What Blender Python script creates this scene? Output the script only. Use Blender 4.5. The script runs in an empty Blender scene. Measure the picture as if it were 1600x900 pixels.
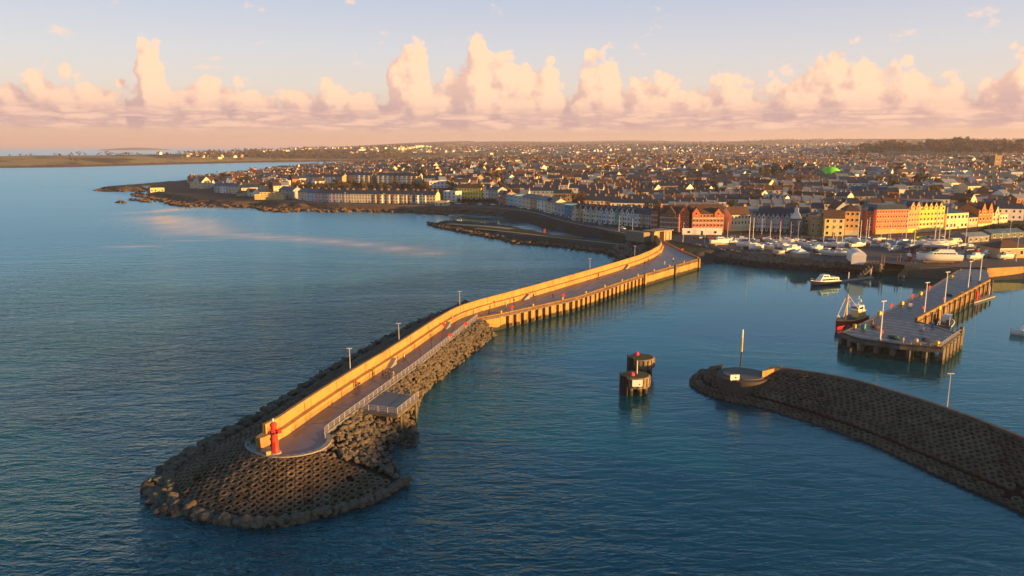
import bpy, bmesh, math, random
import numpy as np
from mathutils import Vector, Matrix, noise as mnoise
R = math.radians
PI = math.pi
rnd = random.Random(7)
scn = bpy.context.scene
COL = scn.collection

# ------------------------------------------------------------------ camera
CAM_H = 52.0
FPX = 1164.0                       # focal length in pixels of the 1600 px wide photograph
PITCH = math.atan(222.0 / FPX)
cam_data = bpy.data.cameras.new('camera')
cam_data.sensor_width = 36.0
cam_data.lens = 36.0 * FPX / 1600.0
cam_data.clip_start = 1.0
cam_data.clip_end = 200000.0
cam = bpy.data.objects.new('camera', cam_data)
cam.location = (0, 0, CAM_H)
cam.rotation_euler = (PI / 2 - PITCH, 0, 0)
COL.objects.link(cam)
scn.camera = cam

# ------------------------------------------------------------------ light
SUN_EL = 5.6
SUN_AZ = 116.0
HAZE = 8.0e-5
scn.view_settings.view_transform = 'Standard'
scn.view_settings.look = 'None'
scn.view_settings.gamma = 1.0
scn.view_settings.use_curve_mapping = False
scn.view_settings.exposure = 1.58
scn.cycles.max_bounces = 5
scn.cycles.diffuse_bounces = 2
scn.cycles.glossy_bounces = 3
scn.cycles.transmission_bounces = 2
scn.cycles.volume_bounces = 0
scn.cycles.transparent_max_bounces = 4
scn.cycles.use_denoising = True
scn.cycles.sample_clamp_indirect = 4.0
scn.cycles.caustics_reflective = False
scn.cycles.caustics_refractive = False

sun_data = bpy.data.lights.new('sun', 'SUN')
sun_data.energy = 5.0
sun_data.angle = R(0.6)
sun_data.color = (1.0, 0.50, 0.13)
sun = bpy.data.objects.new('sun', sun_data)
_sd = Vector((math.sin(R(SUN_AZ)) * math.cos(R(SUN_EL)), math.cos(R(SUN_AZ)) * math.cos(R(SUN_EL)), math.sin(R(SUN_EL))))
sun.rotation_euler = _sd.to_track_quat('Z', 'Y').to_euler()
sun.location = (300, -200, 200)
COL.objects.link(sun)

world = bpy.data.worlds.new('World')
scn.world = world
world.use_nodes = True
WN = world.node_tree.nodes
WL = world.node_tree.links
WN.clear()

def N(tree, typ, **kw):
    n = tree.nodes.new(typ)
    for k, v in kw.items():
        if k.startswith('i_'):
            n.inputs[k[2:]].default_value = v
        else:
            setattr(n, k, v)
    return n

def math_node(tree, op, a=None, b=None, c=None, clamp=False):
    n = tree.nodes.new('ShaderNodeMath')
    n.operation = op
    n.use_clamp = clamp
    for i, v in enumerate((a, b, c)):
        if v is None:
            continue
        if isinstance(v, (int, float)):
            n.inputs[i].default_value = v
        else:
            tree.links.new(v, n.inputs[i])
    return n.outputs[0]

def mix_rgb(tree, fac, a, b, blend='MIX'):
    n = tree.nodes.new('ShaderNodeMix')
    n.data_type = 'RGBA'
    n.blend_type = blend
    for idx, v in ((0, fac), (6, a), (7, b)):
        if isinstance(v, (int, float)):
            n.inputs[idx].default_value = v
        elif isinstance(v, (tuple, list)):
            n.inputs[idx].default_value = (*v[:3], 1)
        else:
            tree.links.new(v, n.inputs[idx])
    return n.outputs[2]

def smooth(tree, v, lo, hi):
    n = tree.nodes.new('ShaderNodeMapRange')
    n.interpolation_type = 'SMOOTHSTEP'
    tree.links.new(v, n.inputs[0])
    n.inputs[1].default_value = lo
    n.inputs[2].default_value = hi
    return n.outputs[0]

SKY_STRENGTH = 0.15
SKY_GAIN = 0.5
def K(*c):
    return tuple(x * 0.0370 / SKY_STRENGTH for x in c)

def build_world():
    T = world.node_tree
    sky = N(T, 'ShaderNodeTexSky', sky_type='NISHITA')
    sky.sun_disc = False
    sky.sun_elevation = R(SUN_EL)
    sky.sun_rotation = R(SUN_AZ)
    sky.altitude = 50
    sky.air_density = 1.0
    sky.dust_density = 1.6
    sky.ozone_density = 2.2
    tc = N(T, 'ShaderNodeTexCoord')
    sep = N(T, 'ShaderNodeSeparateXYZ')
    WL.new(tc.outputs['Generated'], sep.inputs[0])
    X, Y, Z = sep.outputs
    az = math_node(T, 'ARCTAN2', X, Y)
    el = math_node(T, 'ARCSINE', Z)
    # profile of the cumulus tops: elevation of the cloud top against azimuth
    prof = [(0,138),(40,140),(62,148),(76,124),(110,126),(140,130),(165,145),(226,150),(236,92),(250,72),(266,78),(276,112),(300,130),(335,124),(352,158),(372,138),(408,142),(425,172),(470,150),(525,140),(598,150),(614,88),(650,64),(676,88),(690,118),(722,98),(738,52),(758,36),(774,84),(796,78),(822,86),(858,92),(884,148),(900,92),(930,84),(962,100),(976,138),(1010,116),(1042,124),(1066,136),(1110,128),(1150,106),(1172,132),(1240,108),(1298,96),(1322,88),(1350,108),(1400,112),(1440,132),(1470,140),(1535,134),(1562,106),(1600,82)]
    AZR = 0.7
    pts = []
    for px, py in prof:
        a = math.atan((px - 800) / FPX)
        e = math.atan((450 - py) / FPX) - PITCH
        pts.append((0.5 + a / (2 * AZR), e / 0.2))
    pts = [(0.0, 0.35)] + pts + [(1.0, 0.4)]
    pts = [(a_, max(e_ + 0.038, 0.40 + 0.03 * math.sin(a_ * 60))) for a_, e_ in pts]
    def cloud_field(da, de):
        """density field of the cumulus bank sampled at a small angular offset"""
        a = math_node(T, 'ADD', az, da)
        e = math_node(T, 'ADD', el, de)
        cmb = N(T, 'ShaderNodeCombineXYZ')
        WL.new(a, cmb.inputs[0]); WL.new(e, cmb.inputs[1]); cmb.inputs[2].default_value = 0.37
        nz = N(T, 'ShaderNodeTexNoise', noise_dimensions='2D', i_Scale=15.0, i_Detail=8.0, i_Roughness=0.61)
        nz.inputs['Distortion'].default_value = 0.25
        WL.new(cmb.outputs[0], nz.inputs['Vector'])
        vo = N(T, 'ShaderNodeTexVoronoi', feature='F1', voronoi_dimensions='2D')
        vo.inputs['Scale'].default_value = 28.0
        vo.inputs['Detail'].default_value = 3.0
        vo.inputs['Roughness'].default_value = 0.55
        WL.new(cmb.outputs[0], vo.inputs['Vector'])
        # warp azimuth so the tower edges are ragged
        nw = math_node(T, 'MULTIPLY_ADD', nz.outputs['Fac'], 0.024, -0.012)
        aw = math_node(T, 'ADD', a, nw)
        an = math_node(T, 'MULTIPLY_ADD', aw, 1 / (2 * AZR), 0.5)
        f = N(T, 'ShaderNodeFloatCurve')
        f_m = f.mapping.curves[0]
        while len(f_m.points) < len(pts):
            f_m.points.new(0.5, 0.5)
        for p, q in zip(f_m.points, pts):
            p.location = q
            p.handle_type = 'AUTO'
        f.mapping.update()
        WL.new(an, f.inputs['Value'])
        top = math_node(T, 'MULTIPLY', f.outputs[0], 0.2)
        d = math_node(T, 'SUBTRACT', top, e)                      # radians below the top
        b = math_node(T, 'MULTIPLY_ADD', vo.outputs['Distance'], -0.036, 0.020)
        n2 = math_node(T, 'MULTIPLY_ADD', nz.outputs['Fac'], 0.032, -0.016)
        d = math_node(T, 'ADD', d, b)
        return math_node(T, 'ADD', d, n2), nz.outputs['Fac'], top
    d0, nz0, top0 = cloud_field(0, 0)
    d1, _, _ = cloud_field(0.016, 0.012)
    alpha = smooth(T, d0, -0.002, 0.011)
    base_fade = smooth(T, el, 0.014, 0.030)
    alpha = math_node(T, 'MULTIPLY', alpha, base_fade)
    lit = math_node(T, 'SUBTRACT', d0, d1)
    lit = smooth(T, lit, -0.016, 0.022)
    hgt = smooth(T, el, 0.026, 0.082)
    lit = math_node(T, 'MULTIPLY_ADD', lit, 0.62, math_node(T, 'MULTIPLY', hgt, 0.42))
    ccol = mix_rgb(T, lit, K(5.0, 3.4, 3.5), K(11.0, 7.1, 4.8))
    # flat grey-mauve layer under the cumulus
    cmb = N(T, 'ShaderNodeCombineXYZ')
    WL.new(math_node(T, 'MULTIPLY', az, 9.0), cmb.inputs[0])
    WL.new(math_node(T, 'MULTIPLY', el, 60.0), cmb.inputs[1])
    st = N(T, 'ShaderNodeTexNoise', noise_dimensions='2D', i_Scale=1.6, i_Detail=7.0, i_Roughness=0.6)
    WL.new(cmb.outputs[0], st.inputs['Vector'])
    band = math_node(T, 'MULTIPLY', smooth(T, el, 0.016, 0.024), math_node(T, 'SUBTRACT', 1.0, smooth(T, el, 0.034, 0.056)))
    sa = math_node(T, 'MULTIPLY', band, smooth(T, st.outputs['Fac'], 0.30, 0.52))
    sa = math_node(T, 'MULTIPLY', sa, 0.86)
    scol = mix_rgb(T, smooth(T, st.outputs['Fac'], 0.45, 0.66), K(5.3, 3.6, 3.5), K(9.2, 5.9, 4.4))
    # small detached puffs and thin high wisps
    cmb2 = N(T, 'ShaderNodeCombineXYZ')
    WL.new(math_node(T, 'MULTIPLY', az, 14.0), cmb2.inputs[0])
    WL.new(math_node(T, 'MULTIPLY', el, 26.0), cmb2.inputs[1])
    cmb2.inputs[2].default_value = 4.3
    wn = N(T, 'ShaderNodeTexNoise', noise_dimensions='2D', i_Scale=1.0, i_Detail=7.0, i_Roughness=0.6)
    WL.new(cmb2.outputs[0], wn.inputs['Vector'])
    wz = math_node(T, 'MULTIPLY', smooth(T, el, 0.055, 0.09), math_node(T, 'SUBTRACT', 1.0, smooth(T, el, 0.17, 0.30)))
    wa = math_node(T, 'MULTIPLY', smooth(T, wn.outputs['Fac'], 0.635, 0.73), wz)
    wa = math_node(T, 'MULTIPLY', wa, 0.75)
    # air colour against elevation: peach at the horizon, pale lilac above, deep blue overhead
    rp = N(T, 'ShaderNodeValToRGB')
    er = rp.color_ramp
    stops = [(0.0, (8.2, 5.0, 3.5)), (0.03, (8.4, 5.4, 4.0)), (0.05, (8.4, 6.4, 5.3)), (0.075, (8.3, 7.2, 6.5)), (0.115, (7.4, 7.1, 7.3)), (0.18, (5.7, 6.1, 7.4)), (0.27, (2.9, 4.9, 7.0)), (0.55, (0.8, 2.7, 4.2)), (1.0, (0.3, 1.3, 2.1))]
    while len(er.elements) < len(stops):
        er.elements.new(0.5)
    for e_, (p_, c_) in zip(er.elements, stops):
        e_.position = p_
        e_.color = tuple(q / 10 for q in c_) + (1,)
    WL.new(el, rp.inputs[0])
    air = mix_rgb(T, 1.0, rp.outputs[0], tuple(10 * q for q in K(1, 1, 1)), 'MULTIPLY')
    skyc = mix_rgb(T, 1.0, sky.outputs[0], (SKY_GAIN,) * 3, 'MULTIPLY')
    c = mix_rgb(T, 0.80, skyc, air)
    c = mix_rgb(T, wa, c, K(9.4, 6.9, 5.4))
    c = mix_rgb(T, alpha, c, ccol)
    c = mix_rgb(T, sa, c, scol)
    bg = N(T, 'ShaderNodeBackground')
    bg.inputs['Strength'].default_value = SKY_STRENGTH
    out = N(T, 'ShaderNodeOutputWorld')
    WL.new(c, bg.inputs['Color'])
    WL.new(bg.outputs[0], out.inputs['Surface'])
build_world()
world.cycles.sampling_method = 'MANUAL'
world.cycles.sample_map_resolution = 256

# ------------------------------------------------------------------ picture to place
_ct, _st = math.cos(PITCH), math.sin(PITCH)
def ray(px, py):
    dx, dy = (px - 800) / FPX, -(py - 450) / FPX
    return Vector((dx, _ct + dy * _st, -_st + dy * _ct))
def at(px, py, z=0.0):
    """the point at height z that the photograph shows at px, py"""
    d = ray(px, py)
    t = (z - CAM_H) / d.z
    return Vector((d.x * t, d.y * t, z))
def proj(p):
    x, y, z = p[0], p[1], p[2] - CAM_H
    f = y * _ct - z * _st
    u = y * _st + z * _ct
    return 800 + FPX * x / f, 450 - FPX * u / f

# ------------------------------------------------------------------ materials
MATS = {}
def mat(name, col, rough=0.8, var=0.25, scale=0.6, bump=0.0, bscale=None, spec=0.3, objcol=False, metal=0.0, dirt=0.0, dirt_col=(0.05, 0.04, 0.03), dscale=0.15, local=False, streak=0.0, tide=0.0):
    if name in MATS:
        return MATS[name]
    m = bpy.data.materials.new(name)
    m.use_nodes = True
    T = m.node_tree
    b = T.nodes['Principled BSDF']
    b.inputs['Roughness'].default_value = rough
    b.inputs['Metallic'].default_value = metal
    b.inputs['Specular IOR Level'].default_value = spec
    if local:
        vec = N(T, 'ShaderNodeTexCoord').outputs['Object']
    else:
        vec = N(T, 'ShaderNodeNewGeometry').outputs['Position']
    nz = N(T, 'ShaderNodeTexNoise', i_Scale=scale, i_Detail=5.0, i_Roughness=0.62)
    T.links.new(vec, nz.inputs['Vector'])
    if objcol:
        oc = N(T, 'ShaderNodeObjectInfo').outputs['Color']
        base = mix_rgb(T, 1.0, oc, col, 'MULTIPLY')
    else:
        base = tuple(col)
    v = math_node(T, 'MULTIPLY_ADD', nz.outputs['Fac'], 2.4 * var, 1 - 1.2 * var)
    cv = N(T, 'ShaderNodeCombineColor')
    for i in range(3):
        T.links.new(v, cv.inputs[i])
    c = mix_rgb(T, 1.0, base, cv.outputs[0], 'MULTIPLY')
    if dirt > 0:
        n2 = N(T, 'ShaderNodeTexNoise', i_Scale=dscale, i_Detail=6.0, i_Roughness=0.7)
        T.links.new(vec, n2.inputs['Vector'])
        f = math_node(T, 'MULTIPLY', smooth(T, n2.outputs['Fac'], 0.45, 0.68), dirt)
        c = mix_rgb(T, f, c, dirt_col)
    if streak > 0:
        mp = N(T, 'ShaderNodeMapping')
        mp.inputs['Scale'].default_value = (1.6, 1.6, 0.14)
        T.links.new(vec, mp.inputs['Vector'])
        n3 = N(T, 'ShaderNodeTexNoise', i_Scale=1.0, i_Detail=5.0, i_Roughness=0.6)
        T.links.new(mp.outputs[0], n3.inputs['Vector'])
        c = mix_rgb(T, math_node(T, 'MULTIPLY', smooth(T, n3.outputs['Fac'], 0.50, 0.72), streak), c, dirt_col)
    if tide > 0:
        sz = N(T, 'ShaderNodeSeparateXYZ')
        T.links.new(vec, sz.inputs[0])
        zz = math_node(T, 'ADD', sz.outputs[2], math_node(T, 'MULTIPLY_ADD', nz.outputs['Fac'], -1.6, 0.8))
        c = mix_rgb(T, math_node(T, 'SUBTRACT', 1.0, smooth(T, zz, tide * 0.6, tide)), c, (0.030, 0.028, 0.014))
    T.links.new(c, b.inputs['Base Color'])
    if bump > 0:
        nb = N(T, 'ShaderNodeTexNoise', i_Scale=bscale or scale * 3, i_Detail=4.0)
        T.links.new(vec, nb.inputs['Vector'])
        bp = N(T, 'ShaderNodeBump', i_Strength=bump)
        bp.inputs['Distance'].default_value = 0.2
        T.links.new(nb.outputs['Fac'], bp.inputs['Height'])
        T.links.new(bp.outputs[0], b.inputs['Normal'])
    MATS[name] = m
    return m

concrete_warm = mat('weathered concrete', (0.42, 0.245, 0.08), 0.85, 0.25, 0.5, 0.15, 2.0, dirt=0.55, dirt_col=(0.20, 0.12, 0.05), dscale=0.22, streak=0.7, tide=1.3)
concrete_grey = mat('grey concrete', (0.27, 0.26, 0.25), 0.8, 0.25, 0.4, 0.2, 3.0, dirt=0.4, dirt_col=(0.10, 0.09, 0.08), dscale=0.2)
concrete_dark = mat('tide stained concrete', (0.13, 0.115, 0.095), 0.8, 0.4, 0.35, 0.3, 2.0, dirt=0.6, dirt_col=(0.04, 0.035, 0.025), dscale=0.25, streak=0.4, tide=1.3)
block_con = mat('hollow block concrete', (0.105, 0.079, 0.056), 0.9, 0.4, 0.3, 0.3, 4.0, dirt=0.6, dirt_col=(0.035, 0.025, 0.018), dscale=0.12)
def per_block_tone(m):
    T = m.node_tree
    b = T.nodes['Principled BSDF']
    src = b.inputs['Base Color'].links[0].from_socket
    a = N(T, 'ShaderNodeAttribute', attribute_name='tone')
    cc = N(T, 'ShaderNodeCombineColor')
    for i_ in range(3):
        T.links.new(a.outputs['Fac'], cc.inputs[i_])
    T.links.new(mix_rgb(T, 1.0, src, cc.outputs[0], 'MULTIPLY'), b.inputs['Base Color'])
per_block_tone(block_con)
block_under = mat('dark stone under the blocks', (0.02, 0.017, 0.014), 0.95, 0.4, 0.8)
deck_tar = mat('damp tarmac', (0.13, 0.115, 0.13), 0.42, 0.35, 0.22, 0.06, 4.0, spec=0.5, dirt=0.5, dirt_col=(0.07, 0.065, 0.075), dscale=0.1)
quay_steel = mat('ochre quay piling', (0.40, 0.245, 0.08), 0.85, 0.35, 0.4, 0.3, 2.0, dirt=0.6, dirt_col=(0.12, 0.075, 0.04), dscale=0.3, streak=0.6, tide=1.6)
rock_mat = mat('armour rock', (0.115, 0.098, 0.075), 0.9, 0.5, 0.7, 0.5, 3.0, dirt=0.5, dirt_col=(0.07, 0.06, 0.05), dscale=0.4)
rock_wet = mat('wet weedy rock', (0.045, 0.036, 0.026), 0.6, 0.5, 0.5, 0.5, 2.0, dirt=0.5, dirt_col=(0.02, 0.018, 0.012), dscale=0.3)
white_paint = mat('white paint', (0.78, 0.77, 0.74), 0.5, 0.08, 1.0)
galv = mat('galvanised steel', (0.52, 0.52, 0.52), 0.45, 0.15, 1.0)
red_paint = mat('red paint', (0.72, 0.045, 0.03), 0.5, 0.15, 1.2)
yellow_paint = mat('yellow paint', (0.75, 0.50, 0.06), 0.55, 0.2, 1.2)
black_paint = mat('black paint', (0.02, 0.02, 0.022), 0.5, 0.2, 1.0)
dark_glass = mat('dark glass', (0.02, 0.025, 0.035), 0.12, 0.1, 1.0, spec=0.6)
timber = mat('old timber', (0.16, 0.12, 0.085), 0.85, 0.4, 0.6, 0.3, 3.0)

# ------------------------------------------------------------------ mesh helpers
class MB:
    """collects faces and links them as ONE mesh object"""
    def __init__(s):
        s.v, s.f, s.m = [], [], []
    def add(s, vs, fs, mi=0):
        o = len(s.v)
        s.v.extend([tuple(v) for v in vs])
        s.f.extend([tuple(i + o for i in f) for f in fs])
        s.m.extend([mi] * len(fs))
        return s
    def quad(s, a, b, c, d, mi=0):
        return s.add([a, b, c, d], [(0, 1, 2, 3)], mi)
    def box(s, c, size, rz=0.0, mi=0, M=None):
        x, y, z = size[0] / 2, size[1] / 2, size[2] / 2
        vs = [Vector((i * x, j * y, k * z)) for k in (-1, 1) for j in (-1, 1) for i in (-1, 1)]
        rot = Matrix.Rotation(rz, 3, 'Z')
        vs = [rot @ v + Vector(c) for v in vs]
        if M is not None:
            vs = [M @ v for v in vs]
        return s.add(vs, [(0, 2, 3, 1), (4, 5, 7, 6), (0, 1, 5, 4), (2, 6, 7, 3), (0, 4, 6, 2), (1, 3, 7, 5)], mi)
    def beam(s, a, b, w, h, mi=0):
        """box from a to b, w wide, h high, a and b on the axis"""
        a, b = Vector(a), Vector(b)
        d = (b - a)
        L = d.length
        d.normalize()
        side = d.cross(Vector((0, 0, 1)))
        if side.length < 1e-4:
            side = Vector((1, 0, 0))
        side.normalize()
        up = side.cross(d)
        vs = []
        for p in (a, b):
            for j, k in ((-1, -1), (1, -1), (1, 1), (-1, 1)):
                vs.append(p + side * (j * w / 2) + up * (k * h / 2))
        return s.add(vs, [(0, 3, 2, 1), (4, 5, 6, 7), (0, 1, 5, 4), (1, 2, 6, 5), (2, 3, 7, 6), (3, 0, 4, 7)], mi)
    def tube(s, pts, r, n=6, mi=0, cap=True):
        pts = [Vector(p) for p in pts]
        rs = r if isinstance(r, (list, tuple)) else [r] * len(pts)
        rings = []
        for i, p in enumerate(pts):
            d = (pts[min(i + 1, len(pts) - 1)] - pts[max(i - 1, 0)]).normalized()
            a = d.cross(Vector((0, 0, 1)))
            if a.length < 1e-3:
                a = Vector((1, 0, 0))
            a.normalize()
            b = d.cross(a)
            rings.append([p + (a * math.cos(2 * PI * k / n) + b * math.sin(2 * PI * k / n)) * rs[i] for k in range(n)])
        vs = [v for ring in rings for v in ring]
        fs = []
        for i in range(len(pts) - 1):
            for k in range(n):
                k2 = (k + 1) % n
                fs.append((i * n + k, i * n + k2, (i + 1) * n + k2, (i + 1) * n + k))
        if cap:
            fs.append(tuple(range(n)))
            fs.append(tuple((len(pts) - 1) * n + k for k in reversed(range(n))))
        return s.add(vs, fs, mi)
    def lathe(s, c, prof, n=16, mi=0):
        """prof: list of (radius, z) revolved about the vertical through c"""
        c = Vector(c)
        vs, fs = [], []
        for r, z in prof:
            for k in range(n):
                a = 2 * PI * k / n
                vs.append(c + Vector((r * math.cos(a), r * math.sin(a), z)))
        for i in range(len(prof) - 1):
            for k in range(n):
                k2 = (k + 1) % n
                fs.append((i * n + k, i * n + k2, (i + 1) * n + k2, (i + 1) * n + k))
        fs.append(tuple(reversed(range(n))))
        fs.append(tuple((len(prof) - 1) * n + k for k in range(n)))
        return s.add(vs, fs, mi)
    def prism(s, poly, z0, z1, mi=0, mi_top=None):
        """poly: xy outline, extruded from z0 to z1"""
        n = len(poly)
        area = sum(poly[i][0] * poly[(i + 1) % n][1] - poly[(i + 1) % n][0] * poly[i][1] for i in range(n))
        if area < 0:
            poly = poly[::-1]
        vs = [(p[0], p[1], z0) for p in poly] + [(p[0], p[1], z1) for p in poly]
        fs = [(i, (i + 1) % n, n + (i + 1) % n, n + i) for i in range(n)]
        s.add(vs, fs + [tuple(reversed(range(n)))], mi)
        s.add([(p[0], p[1], z1) for p in poly], [tuple(range(n))], mi if mi_top is None else mi_top)
        return s
    def strip(s, A, B, mi=0):
        n = len(A)
        return s.add(list(A) + list(B), [(i, i + 1, n + i + 1, n + i) for i in range(n - 1)], mi)
    def loft(s, rings, mi=0, closed=True, cap=True):
        n = len(rings[0])
        vs = [v for r_ in rings for v in r_]
        fs = []
        m = n if closed else n - 1
        for i in range(len(rings) - 1):
            for k in range(m):
                k2 = (k + 1) % n
                fs.append((i * n + k, i * n + k2, (i + 1) * n + k2, (i + 1) * n + k))
        if cap:
            fs.append(tuple(reversed(range(n))))
            fs.append(tuple((len(rings) - 1) * n + k for k in range(n)))
        return s.add(vs, fs, mi)
    def mesh(s, name, mats, smooth_=False):
        me = bpy.data.meshes.new(name)
        me.from_pydata(s.v, [], s.f)
        for m in (mats if isinstance(mats, (list, tuple)) else [mats]):
            me.materials.append(m)
        me.polygons.foreach_set('material_index', s.m)
        if smooth_:
            me.polygons.foreach_set('use_smooth', [True] * len(s.f))
        me.update()
        return me
    def build(s, name, mats, parent=None, loc=None, smooth_=False):
        return link(name, s.mesh(name, mats, smooth_), parent, loc)

def link(name, me, parent=None, loc=None, rz=0.0, sc=None):
    o = bpy.data.objects.new(name, me)
    COL.objects.link(o)
    if parent is not None:
        o.parent = parent
    if loc is not None:
        o.location = loc
    o.rotation_euler = (0, 0, rz)
    if sc is not None:
        o.scale = sc if isinstance(sc, (tuple, list)) else (sc, sc, sc)
    return o
def tag(o, label, cat, group=None):
    o['label'] = label
    o['category'] = cat
    if group:
        o['group'] = group
    return o
def kind(o, k):
    o['kind'] = k
    return o
def thing(name, label, cat, loc=(0, 0, 0), rz=0.0, group=None):
    o = bpy.data.objects.new(name, None)
    o.empty_display_size = 0.5
    COL.objects.link(o)
    o.location = loc
    o.rotation_euler = (0, 0, rz)
    return tag(o, label, cat, group)
def dup(o, loc=None, rz=None, label=None, group=None, parent=None):
    c = o.copy()
    COL.objects.link(c)
    if parent is not None:
        c.parent = parent
    if loc is not None:
        c.location = loc
    if rz is not None:
        c.rotation_euler = (0, 0, rz)
    if label:
        c['label'] = label
    if group:
        c['group'] = group
    for ch in o.children:
        dup(ch, parent=c)
    return c
def resample(pts, step=None, n=None):
    pts = [Vector(p) for p in pts]
    L = [0]
    for a, b in zip(pts, pts[1:]):
        L.append(L[-1] + (b - a).length)
    if n is None:
        n = max(2, int(round(L[-1] / step)) + 1)
    out, j = [], 0
    for i in range(n):
        t = L[-1] * i / (n - 1)
        while j < len(L) - 2 and L[j + 1] < t:
            j += 1
        f = (t - L[j]) / max(L[j + 1] - L[j], 1e-9)
        out.append(pts[j].lerp(pts[j + 1], f))
    return out
def smooth_line(pts, it=2):
    pts = [Vector(p) for p in pts]
    for _ in range(it):
        q = [pts[0]]
        for a, b in zip(pts, pts[1:]):
            q += [a.lerp(b, 0.25), a.lerp(b, 0.75)]
        q.append(pts[-1])
        pts = q
    return pts
def offset_line(pts, d):
    """offset in plan; positive to the left of the travel direction"""
    out = []
    n = len(pts)
    for i in range(n):
        a, b = pts[max(i - 1, 0)], pts[min(i + 1, n - 1)]
        t = Vector((b[0] - a[0], b[1] - a[1], 0)).normalized()
        out.append(Vector(pts[i]) + Vector((-t.y, t.x, 0)) * d)
    return out

# ------------------------------------------------------------------ land
def L0(px, py):
    p = at(px, py, 0.0)
    return (p.x, p.y)
# shoreline, from the tip of the left peninsula round to the far right; w = width of the foreshore ramp
near_shore = [(144,297.5),(168,300),(192,300),(232,298),(236,303),(212,306),(241,311.5),(262,315),(280,320),(317,322),(355,324),(392,323.5),(411,328),(430,330.5),(462,331),(486,330.5),(505,328),(559,330),(587,332),(640,333),(700,335.5)]
wall_shore = [(785,338.5),(822,346),(850,354.5),(900,366),(950,374),(985,383),(1012,393),(1040,404)]
harb_shore = [(1070,411),(1100,413),(1124,408),(1185,416),(1255,420),(1342,424),(1376,430),(1410,429.5),(1500,431),(1547,438),(1600,436),(1640,437)]
shore = [(L0(*p), 26.0 if 405 < p[0] < 720 else 16.0) for p in near_shore] + [(L0(*p), 2.0) for p in wall_shore] + [(L0(*p), 5.0) for p in harb_shore]
shore += [((x, y), 6.0) for x, y in ((330, 262), (520, 330), (800, 300), (2600, 600), (26000, 9000), (26000, 30000))]
# far coast of the peninsula beyond the bay
shore += [(((px - 800) / FPX * d, d), 20.0) for px, d in ((610, 26000), (570, 13000), (490, 7000), (410, 4600), (300, 3350), (200, 2800), (100, 2500), (0, 2320), (-160, 2080), (-260, 1850))]
shore += [(L0(*p), 26.0) for p in ((-160,266),(0,262.5),(100,261.5),(200,259),(300,256.3),(400,254),(500,252.6),(560,252.6),(640,254),(690,255.5),(640,258.5),(570,260.5))]
shore += [(L0(*p), 10.0) for p in ((480,262),(420,266),(380,271),(330,279),(270,287),(200,293))]
spit_px = [(672,350.5),(690,347),(740,350),(790,354),(830,361),(872,370),(930,375),(985,386),(1012,393),(1040,404),(985,414),(969,414),(972,404),(961,397),(927,392),(885,386),(840,382),(810,379),(775,371.5),(741,365.5),(705,358.5),(671,353)]
spit = [(L0(*p), 7.0) for p in spit_px]

def poly_field(P, poly):
    """signed distance (positive inside) and ramp width of the nearest edge"""
    A = np.array([p for p, w in poly]); Wd = np.array([w for p, w in poly])
    Bv = np.roll(A, -1, axis=0)
    best = np.full(len(P), 1e18); wid = np.zeros(len(P)); inside = np.zeros(len(P), bool)
    for a, b, w in zip(A, Bv, Wd):
        ab = b - a
        t = np.clip(((P - a) @ ab) / (ab @ ab + 1e-12), 0, 1)
        q = a + t[:, None] * ab
        d = ((P - q) ** 2).sum(1)
        m = d < best
        best[m] = d[m]; wid[m] = w
        c = (a[1] > P[:, 1]) != (b[1] > P[:, 1])
        xi = a[0] + (P[:, 1] - a[1]) / (ab[1] + 1e-12) * ab[0]
        inside ^= c & (P[:, 0] < xi)
    d = np.sqrt(best)
    return np.where(inside, d, -d), wid

def vnoise(x, y, s, seed=0):
    """smooth value noise, numpy"""
    x = x / s + seed * 17.3; y = y / s - seed * 9.1
    xi = np.floor(x); yi = np.floor(y)
    fx = x - xi; fy = y - yi
    fx = fx * fx * (3 - 2 * fx); fy = fy * fy * (3 - 2 * fy)
    def h(a, b):
        v = np.sin(a * 127.1 + b * 311.7 + seed * 7.7) * 43758.5453
        return v - np.floor(v)
    return (h(xi, yi) * (1 - fx) + h(xi + 1, yi) * fx) * (1 - fy) + (h(xi, yi + 1) * (1 - fx) + h(xi + 1, yi + 1) * fx) * fy

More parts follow.
